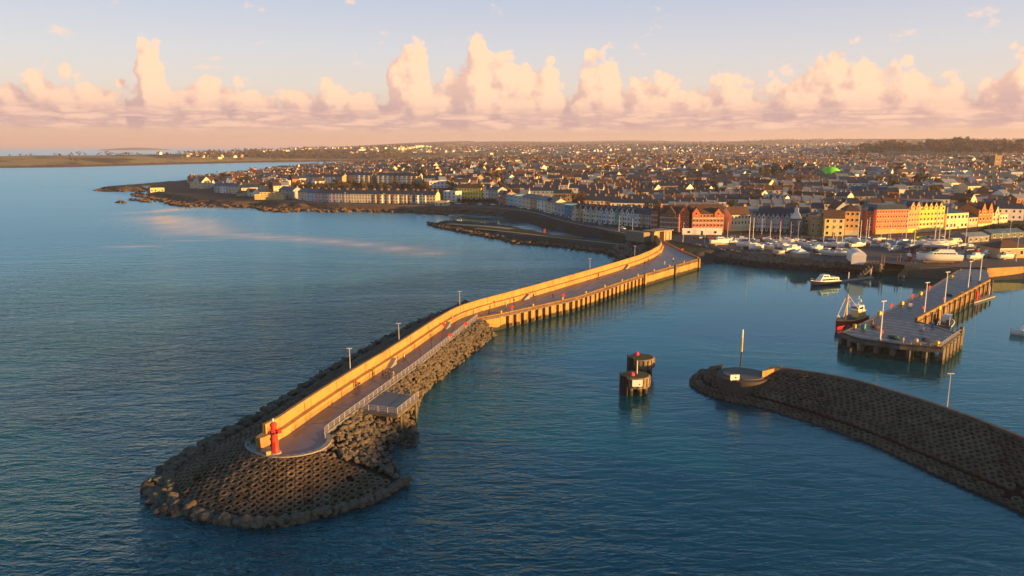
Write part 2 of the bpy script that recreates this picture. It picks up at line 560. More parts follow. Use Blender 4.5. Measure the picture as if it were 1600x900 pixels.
def land_z(P, detail=True):
    P = np.atleast_2d(np.asarray(P, float))
    ds, w = poly_field(P, shore)
    x, y = P[:, 0], P[:, 1]
    r = np.hypot(x, y)
    t = np.clip(ds / w, 0, 1)
    z = 4.5 * t ** np.where(w > 24.5, 3.0, np.where(w > 9, 1.6, 0.8))
    far = np.clip((r - 1500) / 2500, 0, 1)
    g = np.clip(ds - 55 - 75 * np.clip((x - 55) / 60, 0, 1), 0, 1e9)
    rise = 0.046 * np.minimum(g, 330) + 0.0135 * np.clip(g - 330, 0, 3200) + 0.006 * np.clip(g - 3530, 0, 6000)
    rise = np.where((x < -250) & (r < 1500), 0.040 * np.minimum(g, 400), rise)
    z = z + rise * (1 - 0.30 * far)
    hill = (vnoise(x, y, 900, 1) - .5) * 22 + (vnoise(x, y, 330, 2) - .5) * 9 + (vnoise(x, y, 2600, 3) - .35) * 62 * far + np.clip((r - 4500) / 4500, 0, 1) * 40 * (.4 + vnoise(x, y, 1900, 31))
    z = z + hill * np.clip((r - 900) / 1400, 0, 1) * np.clip(ds / 500, 0, 1)
    z = z + np.where((x < -450) & (y > 1700), 13 * np.clip((x + 1600) / 800, .35, 1) * np.clip(ds / 160, 0, 1) * (.75 + .6 * (vnoise(x, y, 260, 14) - .3)), 0)
    # wooded rise at the right
    z = z + 17 * np.exp(-(((x - 1350) / 480) ** 2 + ((y - 2050) / 420) ** 2)) * np.clip(ds / 300, 0, 1)
    if detail:
        rough = (vnoise(x, y, 9, 4) - .5) * 1.9 + (vnoise(x, y, 3.4, 5) - .5) * 1.1
        z = z + np.where((w > 9) & (ds < w + 3) & (ds > -14), rough * np.clip(1.2 - np.abs(ds - w * .35) / (w * .9), 0, 1), 0)
    z = np.where(ds < 0, np.maximum(-5.0, ds * 0.10 + np.where((w > 9) & detail, (vnoise(x, y, 11, 6) - .62) * 1.5, 0)), z)
    dsp, wp = poly_field(P, spit)
    zs = np.where(dsp > 0, 2.3 * np.clip(dsp / wp, 0, 1) ** 0.8, -5.0)
    if detail:
        zs = zs + np.where((dsp > 0) & (dsp < 8), (vnoise(x, y, 5, 8) - .5) * 1.4, 0)
    return np.maximum(z, zs)

def lz(x, y):
    return float(land_z([[x, y]], False)[0])
def on_land(px, py):
    """first point of the terrain on the line of sight through px, py"""
    d = ray(px, py)
    ts = np.concatenate([np.arange(200, 1400, 4.0), np.geomspace(1400, 24000, 500)])
    pts = np.stack([d.x * ts, d.y * ts], 1)
    z = np.maximum(land_z(pts, False), 0.0)
    hz = CAM_H + d.z * ts
    k = np.argmax(hz < z)
    if k == 0:
        k = len(ts) - 1
    f = 0.5
    a, b = hz[k - 1] - z[k - 1], hz[k] - z[k]
    f = a / (a - b + 1e-9)
    t = ts[k - 1] + f * (ts[k] - ts[k - 1])
    return Vector((d.x * t, d.y * t, float(z[k - 1] + f * (z[k] - z[k - 1]))))

def build_terrain():
    pys = np.concatenate([np.arange(440, 340, -0.9), np.arange(340, 262, -0.42), np.arange(262, 236, -0.3), np.arange(236, 229.6, -0.16)])
    dist = CAM_H / np.tan(np.arctan((pys - 228) / FPX)) * 1.0
    dist = np.concatenate([dist, np.geomspace(dist[-1] * 1.02, 27000, 14)])
    tans = np.linspace(-1.05, 1.25, 560)
    D, Tn = np.meshgrid(dist, tans, indexing='ij')
    Xs, Ys = D * Tn, D
    P = np.stack([Xs.ravel(), Ys.ravel()], 1)
    Z = land_z(P)
    nr, nc = D.shape
    keep = (Z > -3.0).reshape(nr, nc)
    cell = keep[:-1, :-1] | keep[1:, :-1] | keep[:-1, 1:] | keep[1:, 1:]
    idx = np.arange(nr * nc).reshape(nr, nc)
    ii, jj = np.nonzero(cell)
    F = np.stack([idx[ii, jj], idx[ii, jj + 1], idx[ii + 1, jj + 1], idx[ii + 1, jj]], 1)
    used = np.unique(F)
    remap = np.full(nr * nc, -1); remap[used] = np.arange(len(used))
    V = np.stack([P[used, 0], P[used, 1], Z[used]], 1)
    me = bpy.data.meshes.new('terrain')
    me.from_pydata(V.tolist(), [], remap[F].tolist())
    me.polygons.foreach_set('use_smooth', [True] * len(F))
    ds, w = poly_field(P[used], shore)
    at_ = me.attributes.new('shore', 'FLOAT', 'POINT')
    at_.data.foreach_set('value', np.where(w > 9, ds / w, 5.0).astype(np.float32))
    me.update()
    o = link('terrain', me)
    kind(o, 'structure')
    m = bpy.data.materials.new('town ground and fields')
    m.use_nodes = True
    T = m.node_tree
    b = T.nodes['Principled BSDF']
    b.inputs['Roughness'].default_value = 0.92
    b.inputs['Specular IOR Level'].default_value = 0.15
    pos = N(T, 'ShaderNodeNewGeometry').outputs['Position']
    sep = N(T, 'ShaderNodeSeparateXYZ'); T.links.new(pos, sep.inputs[0])
    ln = N(T, 'ShaderNodeVectorMath', operation='LENGTH'); T.links.new(pos, ln.inputs[0])
    n1 = N(T, 'ShaderNodeTexNoise', i_Scale=0.035, i_Detail=7.0, i_Roughness=0.65); T.links.new(pos, n1.inputs['Vector'])
    n2 = N(T, 'ShaderNodeTexNoise', i_Scale=0.006, i_Detail=5.0, i_Roughness=0.6); T.links.new(pos, n2.inputs['Vector'])
    vo = N(T, 'ShaderNodeTexVoronoi', i_Scale=0.0045); T.links.new(pos, vo.inputs['Vector'])
    town = mix_rgb(T, smooth(T, n1.outputs['Fac'], 0.42, 0.58), (0.052, 0.050, 0.054), (0.042, 0.046, 0.024))
    fs = N(T, 'ShaderNodeSeparateColor'); T.links.new(vo.outputs['Color'], fs.inputs[0])
    field = mix_rgb(T, fs.outputs[0], (0.20, 0.185, 0.06), (0.32, 0.235, 0.11))
    field = mix_rgb(T, smooth(T, n2.outputs['Fac'], 0.48, 0.60), field, (0.06, 0.05, 0.03))
    far = smooth(T, ln.outputs['Value'], 1500.0, 2300.0)
    c = mix_rgb(T, far, town, field)
    rk = N(T, 'ShaderNodeTexNoise', i_Scale=0.22, i_Detail=8.0, i_Roughness=0.7); T.links.new(pos, rk.inputs['Vector'])
    rock = mix_rgb(T, smooth(T, rk.outputs['Fac'], 0.36, 0.64), (0.022, 0.018, 0.013), (0.16, 0.115, 0.07))
    sh = N(T, 'ShaderNodeAttribute', attribute_name='shore')
    c = mix_rgb(T, math_node(T, 'SUBTRACT', 1.0, smooth(T, sh.outputs['Fac'], 0.85, 1.1)), c, rock)
    T.links.new(c, b.inputs['Base Color'])
    bp = N(T, 'ShaderNodeBump', i_Strength=0.6); bp.inputs['Distance'].default_value = 1.2
    T.links.new(rk.outputs['Fac'], bp.inputs['Height']); T.links.new(bp.outputs[0], b.inputs['Normal'])
    me.materials.append(m)
    return o
terrain = build_terrain()

# ------------------------------------------------------------------ sea
def seg_dist(P, pl):
    best = np.full(len(P), 1e18)
    for a, b in zip(pl, pl[1:]):
        a = np.array(a); b = np.array(b); ab = b - a
        t = np.clip(((P - a) @ ab) / (ab @ ab), 0, 1)
        best = np.minimum(best, ((P - a - t[:, None] * ab) ** 2).sum(1))
    return np.sqrt(best)
def build_sea():
    dist = np.concatenate([[-90000, -2000, -300, 0], np.arange(30, 140, 6.0), np.arange(140, 420, 5.0), np.geomspace(420, 3000, 70), np.geomspace(3300, 90000, 16)])
    tx = np.concatenate([[-1.0], np.linspace(-0.1, 0.1, 3), [1.0]])
    # regular sheet: fan of columns, wide at every distance
    cols = np.concatenate([[-90000, -9000], np.linspace(-1800, 1800, 181), [9000, 90000]])
    D, Cc = np.meshgrid(dist, cols, indexing='ij')
    P = np.stack([Cc.ravel(), D.ravel()], 1)
    harb = [L0(*p) for p in ((600,700),(640,660),(775,525),(1000,450),(1098,417))] + [(500, 330), (400, 150), (110, 70), (60, 60), (10, 62)]
    dh, _ = poly_field(P, [(p, 1.0) for p in harb])
    calm = np.clip(0.5 + dh / 60.0, 0, 1)
    cool = np.clip(0.5 + dh / 60.0, 0, 1)
    lake = [L0(*p) for p in ((690,336),(800,340),(850,356),(950,376),(870,370),(790,354),(690,347))]
    dl, _ = poly_field(P, [(p, 1.0) for p in lake])
    calm = np.maximum(calm, np.clip(0.5 + dl / 20.0, 0, 1))
    inlet = [L0(*p) for p in ((-100,268),(150,297),(420,266),(600,258),(560,252),(300,256))]
    sl = np.zeros(len(P))
    for line, wd in (([(252,343),(275,352),(310,362),(380,368),(470,373),(560,381),(620,388),(660,395)], 11.0), ([(60,409),(130,395),(220,383),(300,375)], 2.2), ([(225,332),(300,325),(380,326)], 10.0), ([(250,340),(285,345),(318,362)], 20.0)):
        d = seg_dist(P, [L0(*p) for p in line])
        sl = np.maximum(sl, np.exp(-(d / wd) ** 2))
    calm = calm * (0.84 + 0.125 * np.clip((P[:, 1] - 135) / 90, 0, 1))
    nr, nc = D.shape
    idx = np.arange(nr * nc).reshape(nr, nc)
    F = np.stack([idx[:-1, :-1], idx[:-1, 1:], idx[1:, 1:], idx[1:, :-1]], -1).reshape(-1, 4)
    me = bpy.data.meshes.new('sea')
    me.from_pydata(np.stack([P[:, 0], P[:, 1], np.zeros(len(P))], 1).tolist(), [], F.tolist())
    for nm, val in (('calm', calm), ('slick', sl)):
        a = me.attributes.new(nm, 'FLOAT', 'POINT')
        a.data.foreach_set('value', val.astype(np.float32))
    me.update()
    o = link('sea', me)
    kind(o, 'structure')
    m = bpy.data.materials.new('sea water')
    m.use_nodes = True
    T = m.node_tree
    b = T.nodes['Principled BSDF']
    pos = N(T, 'ShaderNodeNewGeometry').outputs['Position']
    calm_ = N(T, 'ShaderNodeAttribute', attribute_name='calm').outputs['Fac']
    slick_ = N(T, 'ShaderNodeAttribute', attribute_name='slick').outputs['Fac']
    def waves(rot, sx, sy, detail, rough=0.55, dist_=0.6):
        mp = N(T, 'ShaderNodeMapping')
        mp.inputs['Rotation'].default_value = (0, 0, R(rot))
        mp.inputs['Scale'].default_value = (sx, sy, 1)
        T.links.new(pos, mp.inputs['Vector'])
        nz = N(T, 'ShaderNodeTexNoise', i_Scale=1.0, i_Detail=detail, i_Roughness=rough)
        nz.inputs['Distortion'].default_value = dist_
        T.links.new(mp.outputs[0], nz.inputs['Vector'])
        return nz.outputs['Fac']
    big = waves(14, 0.10, 0.26, 4.0)
    mid = waves(-12, 0.34, 0.85, 3.0)
    fine = waves(6, 1.3, 2.2, 2.0)
    gust = waves(10, 0.006, 0.014, 4.0, 0.6)
    # open sea: chop; harbour: small ripples
    amp_sea = math_node(T, 'MULTIPLY_ADD', calm_, -1.0, 1.0)
    amp_sea = math_node(T, 'MULTIPLY', amp_sea, math_node(T, 'MULTIPLY_ADD', slick_, -0.96, 1.0))
    g = smooth(T, gust, 0.38, 0.62)
    amp_sea = math_node(T, 'MULTIPLY', amp_sea, math_node(T, 'MULTIPLY_ADD', g, 0.55, 0.62))
    h = math_node(T, 'MULTIPLY_ADD', big, 1.5, math_node(T, 'MULTIPLY_ADD', mid, 0.75, math_node(T, 'MULTIPLY', fine, 0.16)))
    rl = N(T, 'ShaderNodeVectorMath', operation='LENGTH'); T.links.new(pos, rl.inputs[0])
    fade = N(T, 'ShaderNodeMapRange'); fade.interpolation_type = 'SMOOTHSTEP'
    T.links.new(rl.outputs['Value'], fade.inputs[0])
    for q, v_ in ((1, 120.0), (2, 520.0), (3, 1.0), (4, 0.15)):
        fade.inputs[q].default_value = v_
    h = math_node(T, 'MULTIPLY', h, fade.outputs[0])
    h = math_node(T, 'MULTIPLY', h, amp_sea)
    bp = N(T, 'ShaderNodeBump', i_Strength=0.85)
    bp.inputs['Distance'].default_value = 1.0
    T.links.new(h, bp.inputs['Height'])
    nb = waves(0, 0.012, 0.012, 4.0)
    col = mix_rgb(T, smooth(T, nb, 0.35, 0.65), (0.0, 0.056, 0.084), (0.0, 0.070, 0.096))
    df = N(T, 'ShaderNodeBsdfDiffuse'); T.links.new(col, df.inputs['Color'])
    gl = N(T, 'ShaderNodeBsdfAnisotropic')
    T.links.new(mix_rgb(T, slick_, (0.52, 0.88, 1.0), (1.0, 0.93, 0.95)), gl.inputs['Color'])
    far_r = math_node(T, 'MULTIPLY', math_node(T, 'SUBTRACT', 1.0, fade.outputs[0]), math_node(T, 'MULTIPLY_ADD', calm_, -0.24, 0.24))
    far_r = math_node(T, 'MULTIPLY', far_r, math_node(T, 'MULTIPLY_ADD', slick_, -0.9, 1.0))
    T.links.new(math_node(T, 'ADD', far_r, math_node(T, 'MULTIPLY_ADD', calm_, -0.05, 0.085)), gl.inputs['Roughness'])
    fr = N(T, 'ShaderNodeFresnel'); fr.inputs['IOR'].default_value = 1.50
    for q in (df, gl, fr):
        T.links.new(bp.outputs[0], q.inputs['Normal'])
    mx = N(T, 'ShaderNodeMixShader')
    T.links.new(fr.outputs[0], mx.inputs[0]); T.links.new(df.outputs[0], mx.inputs[1]); T.links.new(gl.outputs[0], mx.inputs[2])
    T.links.new(mx.outputs[0], [q for q in T.nodes if q.type == 'OUTPUT_MATERIAL'][0].inputs['Surface'])
    T.nodes.remove(b)
    me.materials.append(m)
    return o
sea = build_sea()

# ------------------------------------------------------------------ unseen hill added at the right, shaped to shade the pier's low end
def build_shade_hill():
    d = np.array([math.sin(R(SUN_AZ)), math.cos(R(SUN_AZ))]); n = np.array([-d[1], d[0]])
    ps = np.linspace(-420, 140, 90); ss = np.linspace(80, 420, 50)
    V = []
    for p in ps:
        for s_ in ss:
            xy = p * n + s_ * d
            edge_ = np.clip((124 - p) / 16, 0, 1) * np.clip((p + 420) / 120, 0, 1)
            prof_ = np.clip((s_ - 80) / 90, 0, 1) if s_ < 170 else np.clip((420 - s_) / 250, 0, 1) ** .6
            h = HILL_TOP * edge_ ** .5 * (prof_ ** .7) - 2
            h += (mnoise.noise(Vector((xy[0] * .05, xy[1] * .05, 3))) * 1.6 if h > 2 else 0)
            V.append((xy[0], xy[1], h))
    F = [(i * 50 + j, i * 50 + j + 1, (i + 1) * 50 + j + 1, (i + 1) * 50 + j) for i in range(89) for j in range(49)]
    me = bpy.data.meshes.new('hill'); me.from_pydata(V, [], F)
    me.materials.append(mat('rough hill grass', (.06, .065, .03), .95, .4, .1))
    return kind(link('hill', me), 'structure')
HILL_TOP = 28.5
build_shade_hill()

isl = MB()
ic = at(211, 234.7, 0)
for k in range(1):
    rg = []
    for f, h in ((1.0, -2), (.8, 9), (.55, 19), (.3, 27), (.05, 31)):
        rg.append([Vector((ic.x + 360 * f * math.cos(a) * (1 + .12 * math.sin(3 * a)), ic.y + 700 * f * math.sin(a), h)) for a in np.linspace(0, 2 * PI, 29)[:-1]])
    isl.loft(rg)
kind(isl.build('island', mat('far island heath', (.10, .08, .04), .95, .4, .01), smooth_=True), 'structure')

# ------------------------------------------------------------------ hollow concrete armour blocks laid on a slope
def chaikin_pair(A, B, it=2):
    return smooth_line(A, it), smooth_line(B, it)
def ring_units(mb, C, T, pitch=1.8, lift=0.5, skip_top=0.25, jitter=0.05):
    """rows of hexagonal ring blocks on the ruled surface between crest line C and toe line T"""
    n = len(C)
    Ls = [(C[i] - T[i]).length for i in range(n)]
    rows = max(2, int(round(max(Ls) / (pitch * 0.866))))
    for k in range(rows):
        t = (k + 0.5) / rows
        # where the slope is short, rows converge: drop rows that come too close
        line, nrm = [], []
        for i in range(n):
            line.append(C[i].lerp(T[i], t))
        keep = []
        for i in range(n):
            gap = Ls[i] / rows
            every = max(1, int(math.ceil(pitch * 0.80 / max(gap, 1e-3))))
            keep.append(k % every == 0)
        pts = resample(line, step=pitch)
        off = 0.5 if k % 2 else 0.0
        src = resample(line, n=len(pts) * 4)
        m = len(pts)
        for j in range(m - 1):
            q = min(int((j + off) * 4), len(src) - 2)
            # nearest index on the control line for its crest/toe pair
            p = src[q]
            tan = (src[min(q + 2, len(src) - 1)] - src[max(q - 2, 0)]).normalized()
            i0 = min(range(n), key=lambda i: (line[i] - p).length_squared)
            if not keep[i0]:
                continue
            down = (T[i0] - C[i0])
            down = (down - tan * down.dot(tan)).normalized()
            nor = tan.cross(down)
            if nor.z < 0:
                nor = -nor
            if rnd.random() < .012:
                continue
            p = p + nor * (rnd.gauss(0, .6) * jitter)
            nor = (nor + tan * rnd.gauss(0, .03) + down * rnd.gauss(0, .03)).normalized()
            tan = (tan - nor * tan.dot(nor)).normalized()
            tone = max(.35, rnd.gauss(1.05, .17))
            ca, sa = tan, nor.cross(tan)
            tw = rnd.uniform(-0.03, 0.03)
            Ro = 0.577 * pitch * 0.965
            ri = 0.30 * pitch
            vs = []
            for rr, hh in ((Ro, -0.15), (Ro * 0.985, lift), (ri, lift), (ri * 0.96, -0.1)):
                for a in range(12):
                    ang = a * PI / 6 + PI / 6 + tw
                    f = rr
                    if rr > pitch * 0.4:
                        f = rr if a % 2 == 0 else rr * 0.88
                    vs.append(p + ca * (f * math.cos(ang)) + sa * (f * math.sin(ang)) + nor * hh)
            fs = []
            for s_ in range(3):
                for a in range(12):
                    b = (a + 1) % 12
                    fs.append((s_ * 12 + a, s_ * 12 + b, (s_ + 1) * 12 + b, (s_ + 1) * 12 + a))
            mb.add(vs, fs)
            mb.tones = getattr(mb, 'tones', []) + [tone]
    return mb
def build_units(mb, name):
    o = mb.build(name, block_con)
    a = o.data.attributes.new('tone', 'FLOAT', 'POINT')
    a.data.foreach_set('value', np.repeat(np.array(mb.tones, np.float32), 48))
    return o

# ------------------------------------------------------------------ boulders
def rock_mesh(name, seed, flat=0.7):
    bm = bmesh.new()
    bmesh.ops.create_icosphere(bm, subdivisions=2, radius=1.0)
    for v in bm.verts:
        d = v.co.normalized()
        q = d * 1.3 + Vector((seed * 3.1, seed * 1.7, 0))
        r = 1 + 0.42 * mnoise.noise(q) + 0.2 * mnoise.noise(q * 2.6)
        # facets: clip against a few random planes
        v.co = d * r
    rr = random.Random(seed)
    for _ in range(7):
        nrm = Vector((rr.gauss(0, 1), rr.gauss(0, 1), rr.gauss(0, 1))).normalized()
        lim = rr.uniform(0.55, 0.85)
        for v in bm.verts:
            e = v.co.dot(nrm) - lim
            if e > 0:
                v.co -= nrm * e * 0.92
    for v in bm.verts:
        v.co.z *= flat
    me = bpy.data.meshes.new(name)
    bm.to_mesh(me); bm.free()
    return me
ROCKS = [rock_mesh('boulder', s, 0.62 + 0.06 * (s % 4)) for s in range(7)]
ROCKS_WET = []
for r_ in ROCKS:
    w = r_.copy(); w.materials.append(rock_wet); ROCKS_WET.append(w)
    r_.materials.append(rock_mat)
ROCKV = [(np.array([v.co[:] for v in m.vertices]), [tuple(p.vertices) for p in m.polygons]) for m in ROCKS]
ROCK0 = []
for s in range(5):
    m = bpy.data.meshes.new('t')
    bm = bmesh.new(); bmesh.ops.create_icosphere(bm, subdivisions=1, radius=1.0)
    for v in bm.verts:
        v.co *= 1 + 0.5 * mnoise.noise(v.co * 1.4 + Vector((s * 5.0, 0, 0)))
        v.co.z *= 0.7
    ROCK0.append((np.array([v.co[:] for v in bm.verts]), [tuple(v.index for v in f.verts) for f in bm.faces]))
    bm.free()
def rock_heap(pts, sizes, variants=ROCKV):
    """many stones too many to count, one mesh"""
    V, F, o = [], [], 0
    for p, s in zip(pts, sizes):
        vv, ff = variants[rnd.randrange(len(variants))]
        a = rnd.uniform(0, 6.28); ca, sa = math.cos(a), math.sin(a)
        q = vv * np.array([s * rnd.uniform(.8, 1.3), s * rnd.uniform(.7, 1.1), s * rnd.uniform(.7, 1.1)])
        x = q[:, 0] * ca - q[:, 1] * sa; y = q[:, 0] * sa + q[:, 1] * ca
        tl = rnd.uniform(-.5, .5)
        z = q[:, 2] * math.cos(tl) + x * math.sin(tl)
        V.append(np.stack([x + p[0], y + p[1], z + p[2]], 1))
        F += [tuple(i + o for i in f) for f in ff]
        o += len(vv)
    return np.concatenate(V).tolist(), F
def stuff_rocks(name, pts, sizes, m, variants=ROCKV):
    V, F = rock_heap(pts, sizes, variants)
    me = bpy.data.meshes.new(name)
    me.from_pydata(V, [], F)
    me.materials.append(m)
    return kind(link(name, me), 'stuff')
def boulder(p, s, label, group, wet=False):
    me = (ROCKS_WET if wet else ROCKS)[rnd.randrange(len(ROCKS))]
    o = link('boulder', me, None, p, rnd.uniform(0, 6.28), (s * rnd.uniform(.85, 1.3), s * rnd.uniform(.75, 1.05), s * rnd.uniform(.75, 1.1)))
    o.rotation_euler = (rnd.uniform(-.35, .35), rnd.uniform(-.35, .35), rnd.uniform(0, 6.28))
    return tag(o, label, 'boulder', group)

# ------------------------------------------------------------------ the long pier
ZD = 4.6
pier = thing('pier', 'long bent stone harbour pier with a stepped sunlit sea wall and grey deck', 'pier', at(560, 600, ZD))
def rel(o, parent):
    """keep a mesh built in world coordinates where it is under a moved parent"""
    o.parent = parent
    o.matrix_parent_inverse = Matrix.Translation(parent.location).inverted()
    return o
wall_px = [(424,694),(440.6,686),(480,657),(549,609.5),(617.7,566),(706,503.8),(739,489.8),(800,472.7),(859,455.5),(955,426.6),(1013,407.5),(1040,391),(1029,377.5)]
wall_in = [at(x, y, ZD) for x, y in wall_px]
wall_in = resample(smooth_line(wall_in, 1), step=4.0)
edge_px = [(509,678),(562,639),(655,570.6),(747,497.5),(786,490),(900,465),(1007,429),(1092.5,404.6)]
edge = [at(x, y, ZD) for x, y in edge_px]
apron_px = [(516,685),(511,696),(497,705),(470,712),(431,715),(402,709),(387,700),(386,692),(396,684),(410,679)]
apron = smooth_line([at(x, y, ZD) for x, y in apron_px], 1)
root_l = at(1035, 378.5, ZD)
deck_poly = [edge[0]] + apron + offset_line(wall_in, 1.0) + [root_l] + list(reversed(edge))[:-1]
m = MB().prism([(p.x, p.y) for p in deck_poly], ZD - 1.0, ZD)
rel(m.build('deck', deck_tar), pier)
# pale apron edge and longitudinal joint of the deck
def ribbon(mb, pts, w, h, z, mi=0):
    a, b = offset_line(pts, w / 2), offset_line(pts, -w / 2)
    for i in range(len(pts) - 1):
        vs = [a[i], b[i], b[i + 1], a[i + 1]]
        lo = [Vector((v.x, v.y, z)) for v in vs]; hi = [Vector((v.x, v.y, z + h)) for v in vs]
        mb.add(lo + hi, [(4, 5, 6, 7), (0, 4, 7, 3), (1, 2, 6, 5), (0, 1, 5, 4), (3, 7, 6, 2)], mi)
    return mb
rel(ribbon(MB(), resample([edge[0]] + apron[:-3], step=1.5), 0.9, 0.18, ZD + 0.004).build('apron_kerb', concrete_grey), pier)
# stepped sea wall: profile swept along the seaward side
prof = [(0.0, -0.4), (0.06, 1.30), (1.0, 1.36), (1.02, 3.05), (1.5, 3.1), (1.6, -2.0)]
rings = []
offs = [offset_line(wall_in, d) for d, z in prof]
mb = MB()
for k in range(len(prof) - 1):
    A = [Vector((p.x, p.y, ZD + prof[k][1])) for p in offs[k]]
    B = [Vector((p.x, p.y, ZD + prof[k + 1][1])) for p in offs[k + 1]]
    mb.strip(A, B)
for e in (0, -1):
    mb.add([Vector((offs[k][e].x, offs[k][e].y, ZD + prof[k][1])) for k in range(len(prof))], [tuple(range(len(prof)))])
# rounded end of the wall
rel(mb.build('sea_wall', concrete_warm), pier)
cap = MB()
A = [Vector((p.x, p.y, ZD + 3.1)) for p in offset_line(wall_in, 0.98)]
ribbon(cap, [Vector((p.x, p.y, 0)) for p in offset_line(wall_in, 1.24)], 0.60, 0.14, ZD + 3.104)
rel(cap.build('wall_coping', concrete_warm), pier)
e0 = wall_in[0]
tdir = (wall_in[1] - wall_in[0]).normalized()
ndir = Vector((-tdir.y, tdir.x, 0))
c0 = e0 + ndir * 0.9
mb = MB()
for hgt, r0, r1 in ((3.0, 0.55, 1.0),):
    arc = [c0 + ndir * (0.85 * math.cos(a)) - tdir * (2.4 * math.sin(a)) for a in np.linspace(0, PI, 11)]
    mb.prism([(p.x, p.y) for p in arc], ZD - 0.3, ZD + 1.7)
rel(mb.build('wall_end', concrete_warm), pier)
jm = mat('dark joint', (.05, .04, .03), .95, .3, 1.0)  # thin dark strips for the joints of wall and deck
mb = MB()
for i in range(0, len(wall_in) - 1, 3):
    t_ = (wall_in[i + 1] - wall_in[i]).normalized(); n_ = Vector((-t_.y, t_.x, 0)); a_ = math.atan2(t_.y, t_.x)
    for d_, z0_, z1_ in ((-.012, 0.0, 1.28), (.988, 1.37, 3.02)):
        q = wall_in[i] + n_ * d_
        mb.box((q.x, q.y, ZD + (z0_ + z1_) / 2), (.045, .05, z1_ - z0_), a_)
kind(rel(mb.build('wall_joint', jm), pier), 'stuff')
# joints and tar patches of the deck
pm = mat('tar patch', (.055, .05, .058), .35, .3, .5, spec=.5)
pm2 = mat('pale patch', (.19, .17, .17), .6, .3, .5)
mbs, mb1, mb2 = MB(), MB(), MB()
cl = [w_.lerp(e_, .5) for w_, e_ in zip(resample(wall_in[:-6], n=60), resample(edge[:7], n=60))]
wl, el_ = resample(wall_in[:-6], n=60), resample(edge[:7], n=60)
for i in range(1, 59):
    a_, b_ = wl[i].lerp(el_[i], .06), wl[i].lerp(el_[i], .93)
    if i % 2 == 0:
        mbs.beam(a_ + Vector((0, 0, .004)), b_ + Vector((0, 0, .004)), .10, .012)
    for _ in range(2):
        if rnd.random() < .45:
            f = rnd.uniform(.15, .7); q = wl[i].lerp(el_[i], f); t_ = (wl[i + 1] - wl[i]).normalized(); n_ = Vector((t_.y, -t_.x, 0))
            lx, ly = rnd.uniform(.8, 3.2), rnd.uniform(.5, 1.6)
            (mb1 if rnd.random() < .6 else mb2).add([q + t_ * sx * lx * rnd.uniform(.8, 1) + n_ * sy * ly * rnd.uniform(.7, 1) + Vector((0, 0, .004 + .003 * rnd.random())) for sx, sy in ((-1, 1), (1, 1), (1, -1), (-1, -1))], [(0, 1, 2, 3)])
kind(rel(mbs.build('deck_joint', jm), pier), 'stuff'); kind(rel(mb1.build('deck_stain', pm), pier), 'stuff'); kind(rel(mb2.build('deck_stain', pm2), pier), 'stuff')
# stairs up to the upper walkway of the wall
def stair_at(px, py, flip=1):
    p = at(px, py, ZD)
    i = min(range(len(wall_in)), key=lambda i: (wall_in[i] - p).length)
    t = (wall_in[i + 1] - wall_in[i]).normalized() * flip
    n = Vector((t.y, -t.x, 0)) * (1 if flip > 0 else -1)
    s = MB()
    for k in range(8):
        c = wall_in[i] + t * (k * 0.42) + n * 0.55
        h = 0.17 * (k + 1)
        s.box((c.x, c.y, ZD + h / 2), (0.43, 1.0, h), math.atan2(t.y, t.x))
    rel(s.build('stair', concrete_grey), pier)
for q in ((605, 574, 1), (689, 516, 1), (812, 469, 1), (974, 420, 1)):
    stair_at(*q)
# rubble-side edge beam, quay walls
def vwall(mb, pts, z0, z1, th, mi=0):
    """wall along pts, thickness th to the left of travel"""
    b = offset_line(pts, th)
    for i in range(len(pts) - 1):
        q = [pts[i], pts[i + 1], b[i + 1], b[i]]
        lo = [Vector((v.x, v.y, z0)) for v in q]; hi = [Vector((v.x, v.y, z1)) for v in q]
        mb.add(lo + hi, [(4, 5, 6, 7), (0, 1, 5, 4), (1, 2, 6, 5), (2, 3, 7, 6), (3, 0, 4, 7)], mi)
    return mb
rel(vwall(MB(), edge[0:4], 0.0, ZD + 0.10, 0.5).build('edge_beam', concrete_grey), pier)
quay_a = [edge[3] + Vector((0, 0, 0)), edge[4]]
rel(vwall(MB(), quay_a, -2.0, ZD + 0.12, 1.2).build('quay_wall', concrete_warm), pier)
quay_b = [edge[4], edge[5], edge[6]]
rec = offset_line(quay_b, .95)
rel(vwall(MB(), rec, -2.0, ZD - 0.3, 0.8).build('recessed_wall', mat('warm dark piling', (.20, .13, .07), .9, .4, .4, .3, 2.)), pier)  # recessed wall in a darker brown than the piles before it
rel(vwall(MB(), quay_b, ZD - 0.75, ZD + 0.12, 1.4).build('cap_beam', concrete_warm), pier)
piles = resample(quay_b, step=3.1)
for i, p in enumerate(piles):
    j = min(i, len(piles) - 2)
    t = (piles[j + 1] - piles[j]).normalized()
    nl = Vector((-t.y, t.x, 0))
    c = p + nl * 0.55
    w = 1.45 if i % 7 else 2.2
    rel(MB().box((c.x, c.y, (ZD - 0.76 - 2) / 2), (w, 1.1, ZD - 0.76 + 2), math.atan2(t.y, t.x)).build('fender_pile', quay_steel), pier)
quay_c = [edge[6], edge[7]]
rel(vwall(MB(), quay_c, -2.0, ZD + 0.12, 1.2).build('quay_wall', quay_steel), pier)
t = (edge[7] - edge[6]).normalized()
for f in (0.0, 0.52, 0.985):
    p = edge[6].lerp(edge[7], f) - Vector((-t.y, t.x, 0)) * 0.25
    rel(MB().box((p.x, p.y, 1.3), (0.9, 0.9, 7.2), math.atan2(t.y, t.x)).build('pilaster', concrete_dark if f == .52 else concrete_warm), pier)
rel(vwall(MB(), [edge[7], at(1062, 391, ZD), root_l + Vector((1, 2, 0))], -2.0, ZD + 0.75, 0.6).build('parapet', concrete_warm), pier)
